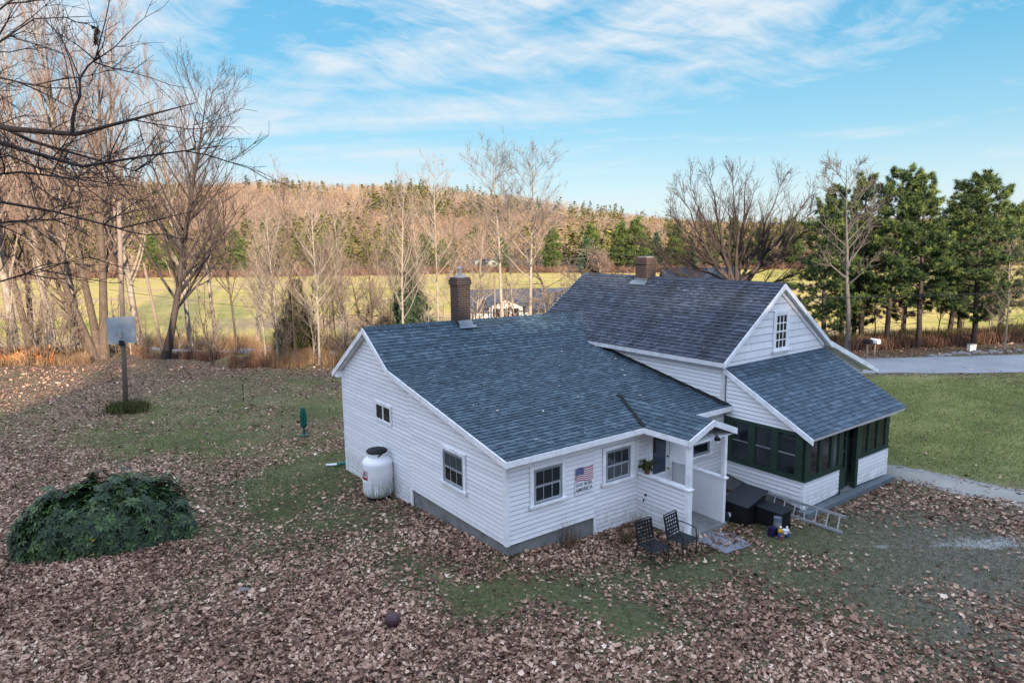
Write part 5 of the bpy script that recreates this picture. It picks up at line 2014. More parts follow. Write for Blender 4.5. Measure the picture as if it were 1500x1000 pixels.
place_bare(826, 64, 325, 'low spreading bare tree left of the main roof', 'gnarl', rz=1.2, sx=1.3)
place_bare(845, 66, 360, 'thin bare sapling beside the main roof edge', 'slimC', rz=4.2)
place_bare(540, 49, 372, 'gnarled old bare fruit tree behind the low ell', 'gnarl', rz=0.5)
place_bare(1241, 43.5, 216, 'grey bare tree standing in front of the roadside pines', 'roadB', rz=0.5)
place_bare(1472, 43, 345, 'thin grey birch by the road at the right edge', 'slimA', rz=0.5, sx=1.3)
place_bare(1496, 46, 395, 'reddish bare sapling at the right picture edge', 'slimB', rz=2.5, sx=1.2)
place_bare(1455, 50, 400, 'reddish bare sapling behind the birch by the road', 'slimC', rz=1.5)
place_bare(880, 222, 362, 'round pinkish bare bush at the field edge above the main chimney', 'round', rz=0.5, sx=1.5, cat='bush', name='bush')
place_bare(310, 47, 395, 'clump of thin saplings at the lawn edge right of the dark leaning tree', 'sap', rz=0.5, cat='sapling', name='sapling')
sp = [(6, 47, 440), (22, 49, 380), (38, 46, 455), (50, 50, 400), (66, 47, 430), (80, 49, 360), (96, 47, 420), (108, 51, 380), (168, 50, 420), (190, 51, 430), (213, 50, 445), (262, 51, 440), (283, 50, 455)]
for i, (x, v_, yt) in enumerate(sp):
    place_bare(x, v_, yt, 'thin leafless sapling in the thicket at the left lawn edge, %s from the left' % ORD[i], 'sapB' if i % 2 else 'sap', 'saplings in the left thicket', rz=i * 2.1,
               sx=1.2, cat='sapling', name='sapling')
sp = [(415, 46, 400), (440, 48, 430), (458, 46.5, 420), (480, 49, 430), (505, 46, 440), (530, 50, 425), (570, 48, 420), (630, 47, 430), (655, 50, 425), (700, 57, 400), (745, 62, 415), (800, 62, 410), (815, 60, 420)]
for i, (x, v_, yt) in enumerate(sp):
    place_bare(x, v_, yt, 'low thin sapling behind the low ell roof, %s from the left' % ORD[i], 'sapB' if i % 3 else 'sap', 'saplings behind the ell', rz=i * 2.1, sx=1.0, cat='sapling',
               name='sapling')

# pines along the road on the right
pine_rows = [(1206, 47.5, 292, 301, 0.16, 3.2, 60), (1262, 48.5, 254, 302, 0.32, 2.7, 64), (1300, 47, 246, 303, 0.34, 2.8, 66), (1346, 46, 252, 304, 0.36, 3.0, 66),
             (1388, 49.5, 280, 305, 0.34, 2.6, 50), (1426, 45.5, 256, 306, 0.26, 3.7, 84), (1232, 51, 268, 307, 0.28, 2.8, 60),
             (1322, 52, 268, 308, 0.25, 3.0, 60), (1405, 53, 282, 309, 0.25, 3.0, 60), (1462, 51, 300, 310, 0.28, 2.6, 50), (1250, 54, 330, 311, 0.15, 2.8, 50)]
names_ = ['low broad dark pine at the left end of the roadside pines', 'narrow dark pine behind the grey bare tree', 'tall pine with a pale thin top, left of the middle of the roadside pines',
          'tall pine in the middle of the roadside pines with light green sides', 'short pine squeezed between two tall roadside pines', 'broad round-topped pine at the right end of the roadside pines',
          'dark pine behind the left end of the roadside pines',
          'pine filling the gap behind the tall pale-topped pine', 'back pine between the middle and the right end of the roadside pines', 'farthest right pine half out of the row',
          'lower pine behind the grey bare tree']
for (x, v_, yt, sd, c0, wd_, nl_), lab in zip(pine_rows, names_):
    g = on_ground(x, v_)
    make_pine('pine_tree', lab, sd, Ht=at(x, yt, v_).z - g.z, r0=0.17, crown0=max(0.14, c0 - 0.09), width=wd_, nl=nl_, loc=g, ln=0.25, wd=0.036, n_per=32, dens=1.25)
# extra dark stems among the pines
for i, (x, v_, yt) in enumerate([(1283, 48, 380), (1320, 47, 380), (1372, 47.5, 380), (1407, 48, 390), (1447, 47, 400)]):
    place_bare(x, v_, yt, 'dark thin trunk among the roadside pines, %s from the left' % ORD[i], 'slimB', 'thin dark trunks under the pines', rz=i * 1.1, sx=1.1)
# evergreens left of the house
g = on_ground(441, 49)
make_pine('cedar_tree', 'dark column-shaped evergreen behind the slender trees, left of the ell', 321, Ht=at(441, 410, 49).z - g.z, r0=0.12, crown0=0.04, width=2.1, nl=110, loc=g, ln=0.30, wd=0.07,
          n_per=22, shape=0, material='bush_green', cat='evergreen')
g = on_ground(604, 50)
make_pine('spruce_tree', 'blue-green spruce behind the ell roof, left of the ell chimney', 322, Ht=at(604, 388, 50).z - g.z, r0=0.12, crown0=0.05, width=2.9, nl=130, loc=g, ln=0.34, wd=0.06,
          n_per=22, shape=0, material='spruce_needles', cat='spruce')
# pines at the far field edge
fp = make_pine('pine_tree', 'rounded green pine at the far field edge, first from the left', 331, Ht=15, r0=0.3, crown0=0.12, width=4.6, nl=46, loc=(0, 0, 0), ln=1.0, wd=0.22, n_per=14, dens=0.55,
               material='pine_far', bark_m='bark_brown', group='green pines at the far field edge')
fp2 = make_pine('spruce_tree', 'x', 332, Ht=13, r0=0.3, crown0=0.03, width=3.6, nl=60, loc=(0, 0, 0), ln=0.9, wd=0.22, n_per=14, dens=0.6, shape=0,
                material='spruce_needles', bark_m='bark_brown', group='green pines at the far field edge')
far = [(628, 238, 345, 0), (655, 236, 352, 0), (741, 234, 350, 0), (806, 232, 336, 0), (858, 226, 345, 1), (868, 236, 332, 0), (905, 230, 328, 0), (932, 228, 322, 0), (958, 232, 340, 1),
       (985, 228, 328, 0), (1010, 226, 350, 1), (1040, 232, 330, 0), (1075, 236, 322, 0), (1110, 232, 335, 0), (1150, 236, 322, 0), (230, 236, 345, 0), (262, 234, 352, 0), (360, 238, 340, 0),
       (480, 238, 345, 0), (1205, 232, 330, 0)]
for i, (x, v_, yt, k) in enumerate(far):
    src = (fp, fp2)[k]
    g = on_ground(x, v_)
    sc = (at(x, yt, v_).z - g.z) / (15, 13)[k]
    lab = ('rounded green pine' if k == 0 else 'dark pointed spruce') + ' at the far field edge, %s evergreen from the left there' % ORD[min(i, 19)]
    if i == 0 or (k == 1 and i == 4):
        src.location = g
        src.scale = (sc * 1.1, sc * 1.1, sc)
        src['label'] = lab
    else:
        clone(src, g, None, (sc * 1.1, sc * 1.1, sc), lab, 'green pines at the far field edge', 'pine tree' if k == 0 else 'spruce')
fp2['category'] = 'spruce'


# -- branches of a near tree reaching in from the left
def near_tree():
    rgn = np.random.default_rng(500)
    V0 = 8.2
    base = Vector((-8.9, 9.0, 0))
    root = empty('bare_tree', (base.x, base.y, tz(base.x, base.y)), 0)
    tag(root, 'near bare tree whose dark limbs reach in from the upper left', 'bare tree')
    off = np.array(root.location)
    trunk = np.array([(base.x + 0.1 * math.sin(z), base.y, z) for z in np.linspace(-0.5, 15, 8)]) - np.array([off[0], off[1], 0])
    L8 = [trunk]
    R8 = [np.linspace(0.36, 0.08, 8)]

    def limb(px, v0, v1, r0_, r1_, start=None):
        q = [at(x, y, v0 + (v1 - v0) * i / (len(px) - 1)) for i, (x, y) in enumerate(px)]
        q = [np.array(p) - off for p in q]
        if start is not None:
            q = [start - off * 0 if False else np.array(start)] + q
        q = np.array(q)
        # resample to 8 points
        dd = np.r_[0, np.cumsum(np.linalg.norm(np.diff(q, axis=0), axis=1))]
        s = np.linspace(0, dd[-1], 8)
        b = np.stack([np.interp(s, dd, q[:, i]) for i in range(3)], -1)
        b[2:] += rgn.normal(size=(6, 3)) * 0.05
        L8.append(b)
        R8.append(r0_ * 0.85 * (1 - np.linspace(0, 1, 8)) ** 0.85 + 0.0035)
        return b
    st = lambda z: (0.0, 0.0, z - off[2])
    Ls = []
    Ls.append((limb([(-40, 150), (0, 175), (60, 192), (130, 198), (185, 184), (225, 160), (262, 148), (300, 158)], 8.4, 8.0, 0.075, 0.008, st(8.0)), 1.0))
    Ls.append((limb([(-40, 165), (0, 186), (56, 209), (92, 230), (157, 244), (200, 262)], 8.6, 8.4, 0.06, 0.007, st(7.7)), 1.0))
    Ls.append((limb([(-40, 178), (0, 196), (40, 208), (80, 232), (130, 240), (200, 236), (260, 226), (330, 220)], 8.2, 7.6, 0.05, 0.006, st(7.6)), 0.9))
    Ls.append((limb([(-40, 112), (0, 121), (56, 126), (84, 118), (112, 104)], 8.0, 8.0, 0.028, 0.006, st(8.6)), 0.8))
    Ls.append((limb([(-30, 300), (65, 308), (120, 314), (175, 323), (230, 315), (272, 311)], 8.0, 7.5, 0.034, 0.006, st(6.4)), 0.6))
    Ls.append((limb([(-30, 318), (50, 330), (110, 324), (160, 318)], 8.4, 8.6, 0.02, 0.005, st(6.3)), 0.6))
    Ls.append((limb([(-30, 402), (20, 406), (60, 404), (100, 388), (140, 372)], 8.4, 8.8, 0.022, 0.005, st(5.6)), 0.6))
    Ls.append((limb([(-30, 45), (20, 10), (45, -20), (70, -60)], 8.0, 8.0, 0.035, 0.01, st(9.2)), 1.0))
    Ls.append((limb([(-30, 70), (34, 44), (70, 18), (130, 30)], 8.3, 8.3, 0.022, 0.006, st(8.9)), 1.0))
    Ls.append((limb([(106, 195), (107, 166), (122, 138), (140, 102), (142, 66)], 8.05, 8.05, 0.022, 0.007), 0.6))
    Ls.append((limb([(-20, 235), (60, 246), (130, 262), (190, 272)], 8.0, 7.8, 0.03, 0.006, st(7.0)), 0.9))
    Ls.append((limb([(-20, 215), (30, 228), (90, 258), (150, 285)], 8.8, 9.0, 0.03, 0.006, st(7.3)), 0.9))
    l6, r6, t4, tr4, t3, tr3 = [], [], [], [], [], []
    for b, dn_ in Ls:
        L = np.linalg.norm(b[-1] - b[0])
        for i in range(int(15 * dn_)):
            f = rgn.uniform(0.25, 1.0)
            x = f * 7
            k = min(int(x), 6)
            p = b[k] + (b[k + 1] - b[k]) * (x - k)
            td = b[k + 1] - b[k]
            td /= np.linalg.norm(td)
            Lb = rgn.uniform(0.35, 1.1)
            c = grow_branch(rgn, p, td * 0.8 + _perp(td, rgn) * 0.7 + np.array([0, 0, 0.1]), Lb, 6, 0.13, 0.03)
            l6.append(c)
            r6.append(np.linspace(0.008, 0.003, 6))
            for j in range(6):
                kk = rgn.integers(1, 6)
                t2 = c[kk] - c[kk - 1]
                t2 /= np.linalg.norm(t2)
                c2 = grow_branch(rgn, c[kk], t2 * 0.8 + _perp(t2, rgn) * 0.7, Lb * rgn.uniform(0.25, 0.55), 4, 0.13, 0.05)
                t4.append(c2)
                tr4.append(np.linspace(0.0035, 0.0022, 4))
                for q in range(3):
                    t3_ = c2[2] - c2[1]
                    t3_ /= np.linalg.norm(t3_)
                    c3 = grow_branch(rgn, c2[rgn.integers(1, 4)], t3_ * 0.8 + _perp(t3_, rgn) * 0.7, Lb * 0.15, 3, 0.1, 0.06)
                    t3.append(c3)
                    tr3.append(np.linspace(0.0022, 0.0016, 3))
    V, F = tubes_mesh([(np.array(L8), np.array(R8)), (np.array(l6), np.array(r6))], 8)
    np_obj('trunk', V, F, W['bark_dark'], root, smooth=True)
    V, F = tubes_mesh([(np.array(t4), np.array(tr4)), (np.array(t3), np.array(tr3))], 4)
    np_obj('crown', V, F, W['twig_dark'], root)
    # one last clump of dead leaves
    C = np.array([np.array(at(140, y, 8.05)) - off for y in (44, 50, 56, 62)])
    V, F, tone = clumps(rgn, C, np.tile([[0, 0, -0.5]], (4, 1)), 9, 0.055, 0.04, -0.3)
    np_obj('dead_leaves', V, F, W['russet_brush'], root, attrs={'tone': tone * 0.5})


near_tree()


# -- low growth: brush and reeds (nobody could count them)
def brush(name, pts, n_per, ln, wd, material, up=0.9, spread=0.45, seed=1):
    r_ = np.random.default_rng(seed)
    C = np.array(pts)
    V, F, tone = clumps(r_, C, np.tile([[0, 0, 1.0]], (len(C), 1)), n_per, ln, wd, up, None, spread)
    o = np_obj(name, V, F, W[material], attrs={'tone': tone})
    tag(o, kind='stuff')
    return o


def band(n, xa, xb, va, vb, seed, dz=0.0, dens=None):
    r_ = np.random.default_rng(seed)
    x = r_.uniform(xa, xb, n)
    v_ = r_.uniform(va, vb, n)
    u_ = (x - 750) / 1000 * v_
    keep = fbm(u_, v_, 0.35, 3, seed) > (0.42 if dens is None else dens)
    u_, v_ = u_[keep], v_[keep]
    return np.stack([u_, v_, terrain(u_, v_) + dz], -1)


brush('brush', np.concatenate([band(1500, -60, 120, 46.5, 54, 601, dens=0.3), band(500, 120, 220, 50, 54, 602)]), 16, 0.6, 0.03, 'dry_brush', seed=1)
brush('brush', np.concatenate([band(900, -60, 70, 47, 52, 603, 0.3, 0.3)]), 14, 0.45, 0.14, 'beech_leaf', up=0.3, spread=1.2, seed=2)
brush('brush', np.concatenate([band(1300, 180, 430, 48.5, 51.5, 604, dens=0.5), band(900, 330, 430, 45.5, 49, 607, dens=0.40)]), 14, 0.5, 0.03, 'russet_brush', seed=3)
brush('dead_grass', np.concatenate([band(2600, 395, 640, 44.5, 50, 605, dens=0.35)]), 14, 0.85, 0.03, 'dry_brush', seed=4)
brush('brush', np.concatenate([band(2200, 200, 640, 52, 66, 620, dens=0.52)]), 14, 1.3, 0.03, 'dry_brush', up=0.8, spread=0.7, seed=15)
brush('brush', np.concatenate([band(1800, 640, 1000, 55, 63, 606, dens=0.45)]), 14, 1.0, 0.035, 'dry_brush', seed=5)
brush('brush', np.concatenate([band(2600, 1170, 1560, 46.0, 51, 608, dens=0.3)]), 16, 0.75, 0.035, 'russet_brush', seed=6)
brush('brush', np.concatenate([band(1200, 1170, 1560, 47.5, 52, 610, dens=0.4)]), 16, 0.9, 0.05, 'bush_green', seed=7)

# ------------------------------------------------------------------ things in the yard
def local(root, p):
    return root.matrix_world.inverted() @ Vector(p)


def text(body, size, loc, rot, material, parent=None, name='lettering', shear=0.0, align='CENTER', ext=0.0015, sx=1.0):
    cu = bpy.data.curves.new(name, 'FONT')
    cu.body = body
    cu.size = size
    cu.align_x = align
    cu.align_y = 'CENTER'
    cu.extrude = ext
    cu.shear = shear
    cu.offset = size * 0.012
    cu.materials.append(material)
    tmp = bpy.data.objects.new(name, cu)
    COL.objects.link(tmp)
    me = bpy.data.meshes.new_from_object(tmp.evaluated_get(bpy.context.evaluated_depsgraph_get()))
    bpy.data.objects.remove(tmp)
    me.name = name
    o = bpy.data.objects.new(name, me)
    COL.objects.link(o)
    o.rotation_euler = rot
    o.location = loc
    o.scale = (sx, 1, 1)
    if parent:
        o.parent = parent
    return o


# flag sign on the front wall
sg = empty('wall_sign', H(2.32, -0.036, 1.28), HA)
tag(sg, 'painted stars and stripes sign on the front wall between the two windows', 'sign')
MB().box(-0.29, 0.26, -0.004, 0.012, -0.33, 0.02).build('board', W['sign_white'], sg)
NX = 28


def wave(x):
    return 0.028 * math.sin((x + 0.30) * 9.5 + 0.4) + 0.05 * x


def flag_strip(mb, x0, x1, z0, z1, y):
    for i in range(NX):
        a = x0 + (x1 - x0) * i / NX
        b = x0 + (x1 - x0) * (i + 1) / NX
        q = [Vector((a, y, z0 + wave(a))), Vector((b, y, z0 + wave(b))), Vector((b, y, z1 + wave(b))), Vector((a, y, z1 + wave(a)))]
        mb.prism(q, (0, 0.006, 0))


fz0, fz1 = 0.0, 0.34
st_h = (fz1 - fz0) / 13
mw, mr, mbl = MB(), MB(), MB()
for k in range(13):
    flag_strip(mr if k % 2 == 0 else mw, -0.27, 0.29, fz0 + k * st_h, fz0 + (k + 1) * st_h, -0.012)
mr.build('red_stripes', W['flag_red'], sg)
mw.build('white_stripes', W['sign_white'], sg)
flag_strip(mbl, -0.27, -0.03, fz0 + 6 * st_h, fz1, -0.020)
cn = mbl.build('blue_field', W['flag_blue'], sg)
ms = MB()
for r_ in range(5):
    for c_ in range(6):
        x = -0.25 + c_ * 0.04 + (0.018 if r_ % 2 else 0)
        if x > -0.04:
            continue
        z = fz0 + 6 * st_h + 0.02 + r_ * 0.036 + wave(x)
        v5 = [Vector((x + 0.010 * (1 if i % 2 == 0 else 0.42) * math.sin(i * math.pi / 5), -0.0215, z + 0.010 * (1 if i % 2 == 0 else 0.42) * math.cos(i * math.pi / 5))) for i in range(10)]
        ms.prism(v5, (0, 0.0013, 0))
ms.build('stars', W['sign_white'], cn)
text('GOD BLESS', 0.105, (-0.01, -0.006, -0.085), (R(90), 0, R(0)), W['letter_black'], sg)
text('AMERICA', 0.135, (-0.01, -0.006, -0.215), (R(90), 0, R(0)), W['letter_black'], sg, sx=0.98)

# propane tank
g = ground_at(541, 737)
tv = g.y + 0.42
tu = (542.5 - 750) / 1000 * tv
tr_ = 0.0232 * tv
tk = empty('propane_tank', (tu, tv, tz(tu, tv) - 0.02), 0)
tag(tk, 'white mildewed upright propane tank against the gable wall of the ell', 'gas tank')
hT = (at(542, 655, tv).z - tk.location.z)
s_ = hT / 1.55
prof = [(tr_ * 0.80, 0.02), (tr_ * 0.80, 0.10)]
MB().lathe(prof, 28).build('foot_ring', W['black_iron'], tk, smooth=False)
prof = [(tr_ * 0.55, 0.07)] + [(tr_ * (0.55 + 0.45 * math.sin(a)), 0.07 + 0.20 * (1 - math.cos(a))) for a in np.linspace(0.2, math.pi / 2, 7)]
prof += [(tr_, 0.27 + i * 0.08) for i in range(1, 11)]
zc = prof[-1][1]
prof += [(tr_ * math.cos(a) ** 0.8, zc + 0.24 * math.sin(a)) for a in np.linspace(0.15, 1.25, 8)]
tank = MB().lathe(prof, 40)
tb_ = tank.build('body', W['tank_paint'], tk, smooth=True)
MB().lathe([(tr_ + 0.004, 0.60), (tr_ + 0.010, 0.605), (tr_ + 0.004, 0.61)], 40).build('seam', W['tank_paint'], tb_)
zt_ = hT - 0.10
MB().lathe([(tr_ * 0.60, zc + 0.14), (tr_ * 0.60, zt_)], 32).build('collar', W['tank_paint'], tk, smooth=False)
sl_ = MB()
for i in range(8):
    a0 = -1.30 + i * 0.075
    a1 = a0 + 0.076
    rr_ = tr_ * 0.60 + 0.004
    za, zb = zt_ - 0.13 + 0.012 * i, zt_ - 0.075 + 0.010 * i
    sl_.poly([(rr_ * math.cos(a0), rr_ * math.sin(a0), za), (rr_ * math.cos(a1), rr_ * math.sin(a1), za), (rr_ * math.cos(a1), rr_ * math.sin(a1), zb), (rr_ * math.cos(a0), rr_ * math.sin(a0), zb)])
sl_.build('hand_slot', W['black_iron'], tk)
MB().lathe([(tr_ * 0.66, zt_ - 0.03), (tr_ * 0.70, zt_ + 0.01), (tr_ * 0.62, zt_ + 0.045), (tr_ * 0.35, zt_ + 0.075), (0.02, zt_ + 0.085)], 28).build('lid', W['black_iron'], tk, smooth=True)
# company label wrapped on the shell
la = R(270 - 47)
lb = MB()
lr = MB()
for (mb_, rr_, z0_, z1_, w_) in ((lr, tr_ + 0.003, 0.66, 0.93, 0.27), (lb, tr_ + 0.005, 0.74, 0.915, 0.23)):
    for i in range(6):
        a0 = la + (i / 6 - 0.5) * w_ / tr_
        a1 = la + ((i + 1) / 6 - 0.5) * w_ / tr_
        mb_.poly([(rr_ * math.cos(a0), rr_ * math.sin(a0), z0_), (rr_ * math.cos(a1), rr_ * math.sin(a1), z0_), (rr_ * math.cos(a1), rr_ * math.sin(a1), z1_), (rr_ * math.cos(a0), rr_ * math.sin(a0), z1_)])
lr.build('label', W['red_paint'], tk)
lbo = lb.build('label', W['sign_white'], tk)
rr_ = tr_ + 0.009
text('JR', 0.20, (rr_ * math.cos(la), rr_ * math.sin(la), 0.825), (R(90), 0, la + R(90)), W['red_paint'], lbo, shear=0.25)


# patio chairs
def chair():
    root = empty('patio_chair', (0, 0, 0), 0)
    k_ = W['black_metal']
    fr = MB()
    back = lambda t: (0.235 + 0.10 * t, 0.44 + 0.46 * t)      # y, z up the back
    seat_z = 0.42
    # seat: straps both ways
    se = MB()
    sx0, sx1 = -0.245, 0.245

    def seat_p(x, t):
        y = 0.22 - 0.50 * t
        z = seat_z - 0.015 * math.sin(t * math.pi) - (0.03 * max(0, t - 0.8) * 5)
        return Vector((x, y, z))
    for i in range(8):
        x = sx0 + 0.03 + i * (sx1 - sx0 - 0.06) / 7
        for j in range(10):
            a, b = seat_p(x, j / 10), seat_p(x, (j + 1) / 10)
            se.bar(a, b, 0.046, 0.005)
    for j in range(8):
        t = 0.05 + j * 0.9 / 7
        se.bar(seat_p(sx0, t) + Vector((0, 0, 0.004)), seat_p(sx1, t) + Vector((0, 0, 0.004)), 0.044, 0.005)
    se.build('seat', k_, root)
    ba = MB()
    for i in range(6):
        x = -0.21 + i * 0.42 / 5
        a, b = back(0.02), back(0.98)
        ba.bar((x, a[0], a[1]), (x, b[0], b[1]), 0.040, 0.005, up=(0, 1, 0))
    for j in range(6):
        t = 0.06 + j * 0.88 / 5
        y, z = back(t)
        ba.bar((-0.25, y - 0.005, z), (0.25, y - 0.005, z), 0.006, 0.042)
    ba.build('backrest', k_, root)
    fm = MB()
    y0, z0 = back(0)
    y1, z1 = back(1)
    fm.tube([(-0.25, 0.22, seat_z - 0.02), (-0.25, y0, z0), (-0.25, y1, z1), (-0.23, y1 + 0.01, z1 + 0.02), (0.23, y1 + 0.01, z1 + 0.02), (0.25, y1, z1), (0.25, y0, z0), (0.25, 0.22, seat_z - 0.02)], 0.013, 6)
    fm.tube([(-0.25, 0.24, seat_z - 0.012), (-0.25, -0.22, seat_z - 0.012), (-0.2, -0.30, seat_z - 0.045), (0.2, -0.30, seat_z - 0.045), (0.25, -0.22, seat_z - 0.012), (0.25, 0.24, seat_z - 0.012)], 0.012, 6)
    fm.build('frame', k_, root)
    for s in (-1, 1):
        ar = MB()
        ya, za = back(0.5)
        ar.tube([(s * 0.25, ya, za), (s * 0.275, ya - 0.1, za + 0.005), (s * 0.285, -0.10, 0.645), (s * 0.28, -0.20, 0.62)], 0.014, 6)
        ar.build('armrest', k_, root)
        MB().tube([(s * 0.28, -0.20, 0.62), (s * 0.272, -0.23, 0.42), (s * 0.27, -0.22, 0.0)], 0.013, 6).build('leg', k_, root)
        MB().tube([(s * 0.25, 0.22, seat_z), (s * 0.262, 0.27, 0.2), (s * 0.27, 0.33, 0.0)], 0.013, 6).build('leg', k_, root)
    return root


def Hg(x, y):
    p = H(x, y)
    return Vector((p.x, p.y, tz(p.x, p.y)))


c1 = chair()
p = Hg(2.72, -1.92)
c1.location = p
c1.rotation_euler = (0, 0, HA + R(-4))
tag(c1, 'black strap-woven patio chair farther from the entry porch, the left one', 'chair', 'black patio chairs on the leaves')
c2 = clone(c1, Hg(3.55, -2.05), HA + R(6), 1.0, 'black strap-woven patio chair nearer the entry porch, the right one', 'black patio chairs on the leaves')

# potted plant on the half wall cap
pp = empty('potted_plant', H(4.26, -0.30, 1.093), HA)
tag(pp, 'small leafy plant in a clay pot on the white half wall of the entry porch', 'plant')
MB().lathe([(0.055, 0), (0.085, 0.12), (0.09, 0.13), (0.085, 0.15)], 16).build('pot', W['terracotta'], pp)
r_ = np.random.default_rng(9)
C = r_.normal(size=(60, 3)) * [0.09, 0.09, 0.06] + [0, 0, 0.22]
V, F, tone = clumps(r_, C, C * 2, 9, 0.075, 0.035, 0.2)
np_obj('foliage', V, F, W['bush_green'], pp, attrs={'tone': tone})

# black table and lidded box beside the screened porch
tb = empty('black_table', Hg(6.52, -2.50), HA)
tag(tb, 'low black table against the screened porch, behind the paint cans', 'table')
MB().box(-0.26, 0.26, -0.38, 0.38, 0.47, 0.505).build('table_top', W['black_metal'], tb, bevel=0.008)
MB().box(-0.23, 0.23, -0.34, 0.34, 0.10, 0.465).build('cabinet', W['black_iron'], tb)
for sx in (-0.22, 0.22):
    for sy in (-0.33, 0.33):
        MB().box(sx - 0.025, sx + 0.025, sy - 0.025, sy + 0.025, 0.0, 0.10).build('leg', W['black_iron'], tb)
bx = empty('storage_box', Hg(6.32, -1.80), HA)
tag(bx, 'black storage box with a slanted lid between the black table and the white half wall', 'box')
MB().prism([(-0.36, -0.32, 0.0), (0.42, -0.32, 0.0), (0.42, -0.32, 0.74), (-0.36, -0.32, 0.50)], (0, 0.68, 0)).build('body', W['black_iron'], bx)
MB().prism([(-0.42, -0.38, 0.50), (0.46, -0.38, 0.76), (0.46, -0.38, 0.79), (-0.42, -0.38, 0.53)], (0, 0.80, 0)).build('lid', W['black_metal'], bx, bevel=0.01)
tp = empty('tarp', Hg(6.15, -1.25), HA)
tag(tp, 'dark green folded tarp on the ground between the half wall and the black box', 'tarp')
mbt = MB()
for i in range(8):
    for j in range(6):
        f = lambda a, b: (-0.36 + a * 0.09, -0.42 + b * 0.13, 0.24 + 0.03 * math.sin(a * 1.7 + b) + 0.02 * math.cos(b * 2.1))
        mbt.poly([f(i, j), f(i + 1, j), f(i + 1, j + 1), f(i, j + 1)])
mbt.box(-0.35, 0.34, -0.40, 0.34, 0.0, 0.20)
mbt.build('cloth', W['tarp_green'], tp)
kb = empty('jar', Hg(5.93, -1.62), HA)
tag(kb, 'small white jar at the foot of the white half wall', 'jar')
MB().lathe([(0.035, 0), (0.045, 0.02), (0.045, 0.08), (0.03, 0.10), (0.032, 0.125)], 14, (0, 0, 0.12)).build('body', W['white_trim'], kb, smooth=True)
MB().lathe([(0.07, 0.0), (0.06, 0.12)], 14).build('base', W['black_iron'], kb)


def can(loc, r__, h, m1, m2, label, name='paint_can', cat='can', band_=0.5, z0=0.0):
    root = empty(name, loc, random.uniform(0, 6))
    tag(root, label, cat)
    MB().lathe([(r__, z0), (r__, z0 + h * band_)], 18).build('body', W[m1], root)
    MB().lathe([(r__ * 1.001, z0 + h * band_), (r__, z0 + h * 0.94), (r__ * 1.03, z0 + h * 0.95), (r__ * 1.03, z0 + h), (r__ * 0.85, z0 + h), (r__ * 0.84, z0 + h * 0.97)], 18).build('rim', W[m2], root)
    return root


def bottle(loc, r__, h, m1, m2, label):
    root = empty('bottle', loc, 0)
    tag(root, label, 'bottle')
    MB().lathe([(r__, 0), (r__, h * 0.45)], 14).build('label_band', W[m1], root)
    MB().lathe([(r__ * 1.001, h * 0.45), (r__, h * 0.68), (r__ * 0.35, h * 0.84), (r__ * 0.35, h * 0.92)], 14).build('body', W[m2], root, smooth=True)
    MB().lathe([(r__ * 0.42, h * 0.92), (r__ * 0.42, h)], 12).build('cap', W['white_trim'], root)
    return root


cr = empty('crate', Hg(6.20, -2.83), HA)
tag(cr, 'dark crate standing in front of the black table under a paint can', 'crate')
MB().box(-0.13, 0.13, -0.12, 0.12, 0.0, 0.20).build('body', W['black_iron'], cr)
can(Hg(6.20, -2.83) + Vector((0, 0, 0.201)), 0.095, 0.24, 'metal_grey', 'flashing', 'grey-green paint can standing highest in front of the black table')
can(Hg(6.02, -2.80), 0.10, 0.22, 'purple_plastic', 'purple_plastic', 'dark purple can on the leaves beside the crate')
bottle(Hg(6.07, -3.00), 0.065, 0.29, 'blue_plastic', 'yellow_plastic', 'yellow and blue bottle in front of the dark crate')
bottle(Hg(6.25, -3.06), 0.055, 0.26, 'blue_plastic', 'sign_white', 'blue and white bottle right of the yellow bottle')
can(Hg(6.18, -3.05), 0.06, 0.20, 'tarp_green', 'sign_white', 'small dark can between the two bottles')
can(Hg(5.98, -3.10), 0.055, 0.12, 'terracotta', 'terracotta', 'small reddish clay pot in front of the yellow bottle', 'clay_pot', 'pot')

# ladder lying on its edge
ld = empty('ladder', Hg(7.30, -2.62), HA)
tag(ld, 'aluminium ladder lying on its edge on the grass beside the porch corner', 'ladder')
z_of = lambda y: tz(*(H(7.30, -2.62 + y).xy)) - ld.location.z
La, Lb_ = 0.95, -1.22
MB().bar((0.02, La, 0.05), (0.10, Lb_, 0.05), 0.03, 0.07).build('rail', W['aluminium'], ld)
MB().bar((0.12, La, 0.42), (0.22, Lb_, 0.42), 0.03, 0.07).build('rail', W['aluminium'], ld)
for i in range(8):
    y = -1.08 + i * 0.29
    xx = 0.10 - (y - Lb_) * 0.037
    MB().tube([(xx, y, 0.06), (xx + 0.115, y, 0.42)], 0.017, 8).build('rung', W['aluminium'], ld)

# splash block and stone at the entry slab
sb = Hg(4.85, -2.25)
o = MB().prism([(-0.5, -0.45, 0), (0.35, -0.55, 0), (0.55, 0.1, 0), (0.2, 0.55, 0), (-0.45, 0.42, 0)], (0, 0, 0.025)).build('flat_stone', W['slate'])
o.location = (sb.x, sb.y, sb.z + 0.005)
o.rotation_euler = (0, 0, HA)
tag(o, 'flat grey stepping stone in the leaves before the entry porch slab', 'stone')

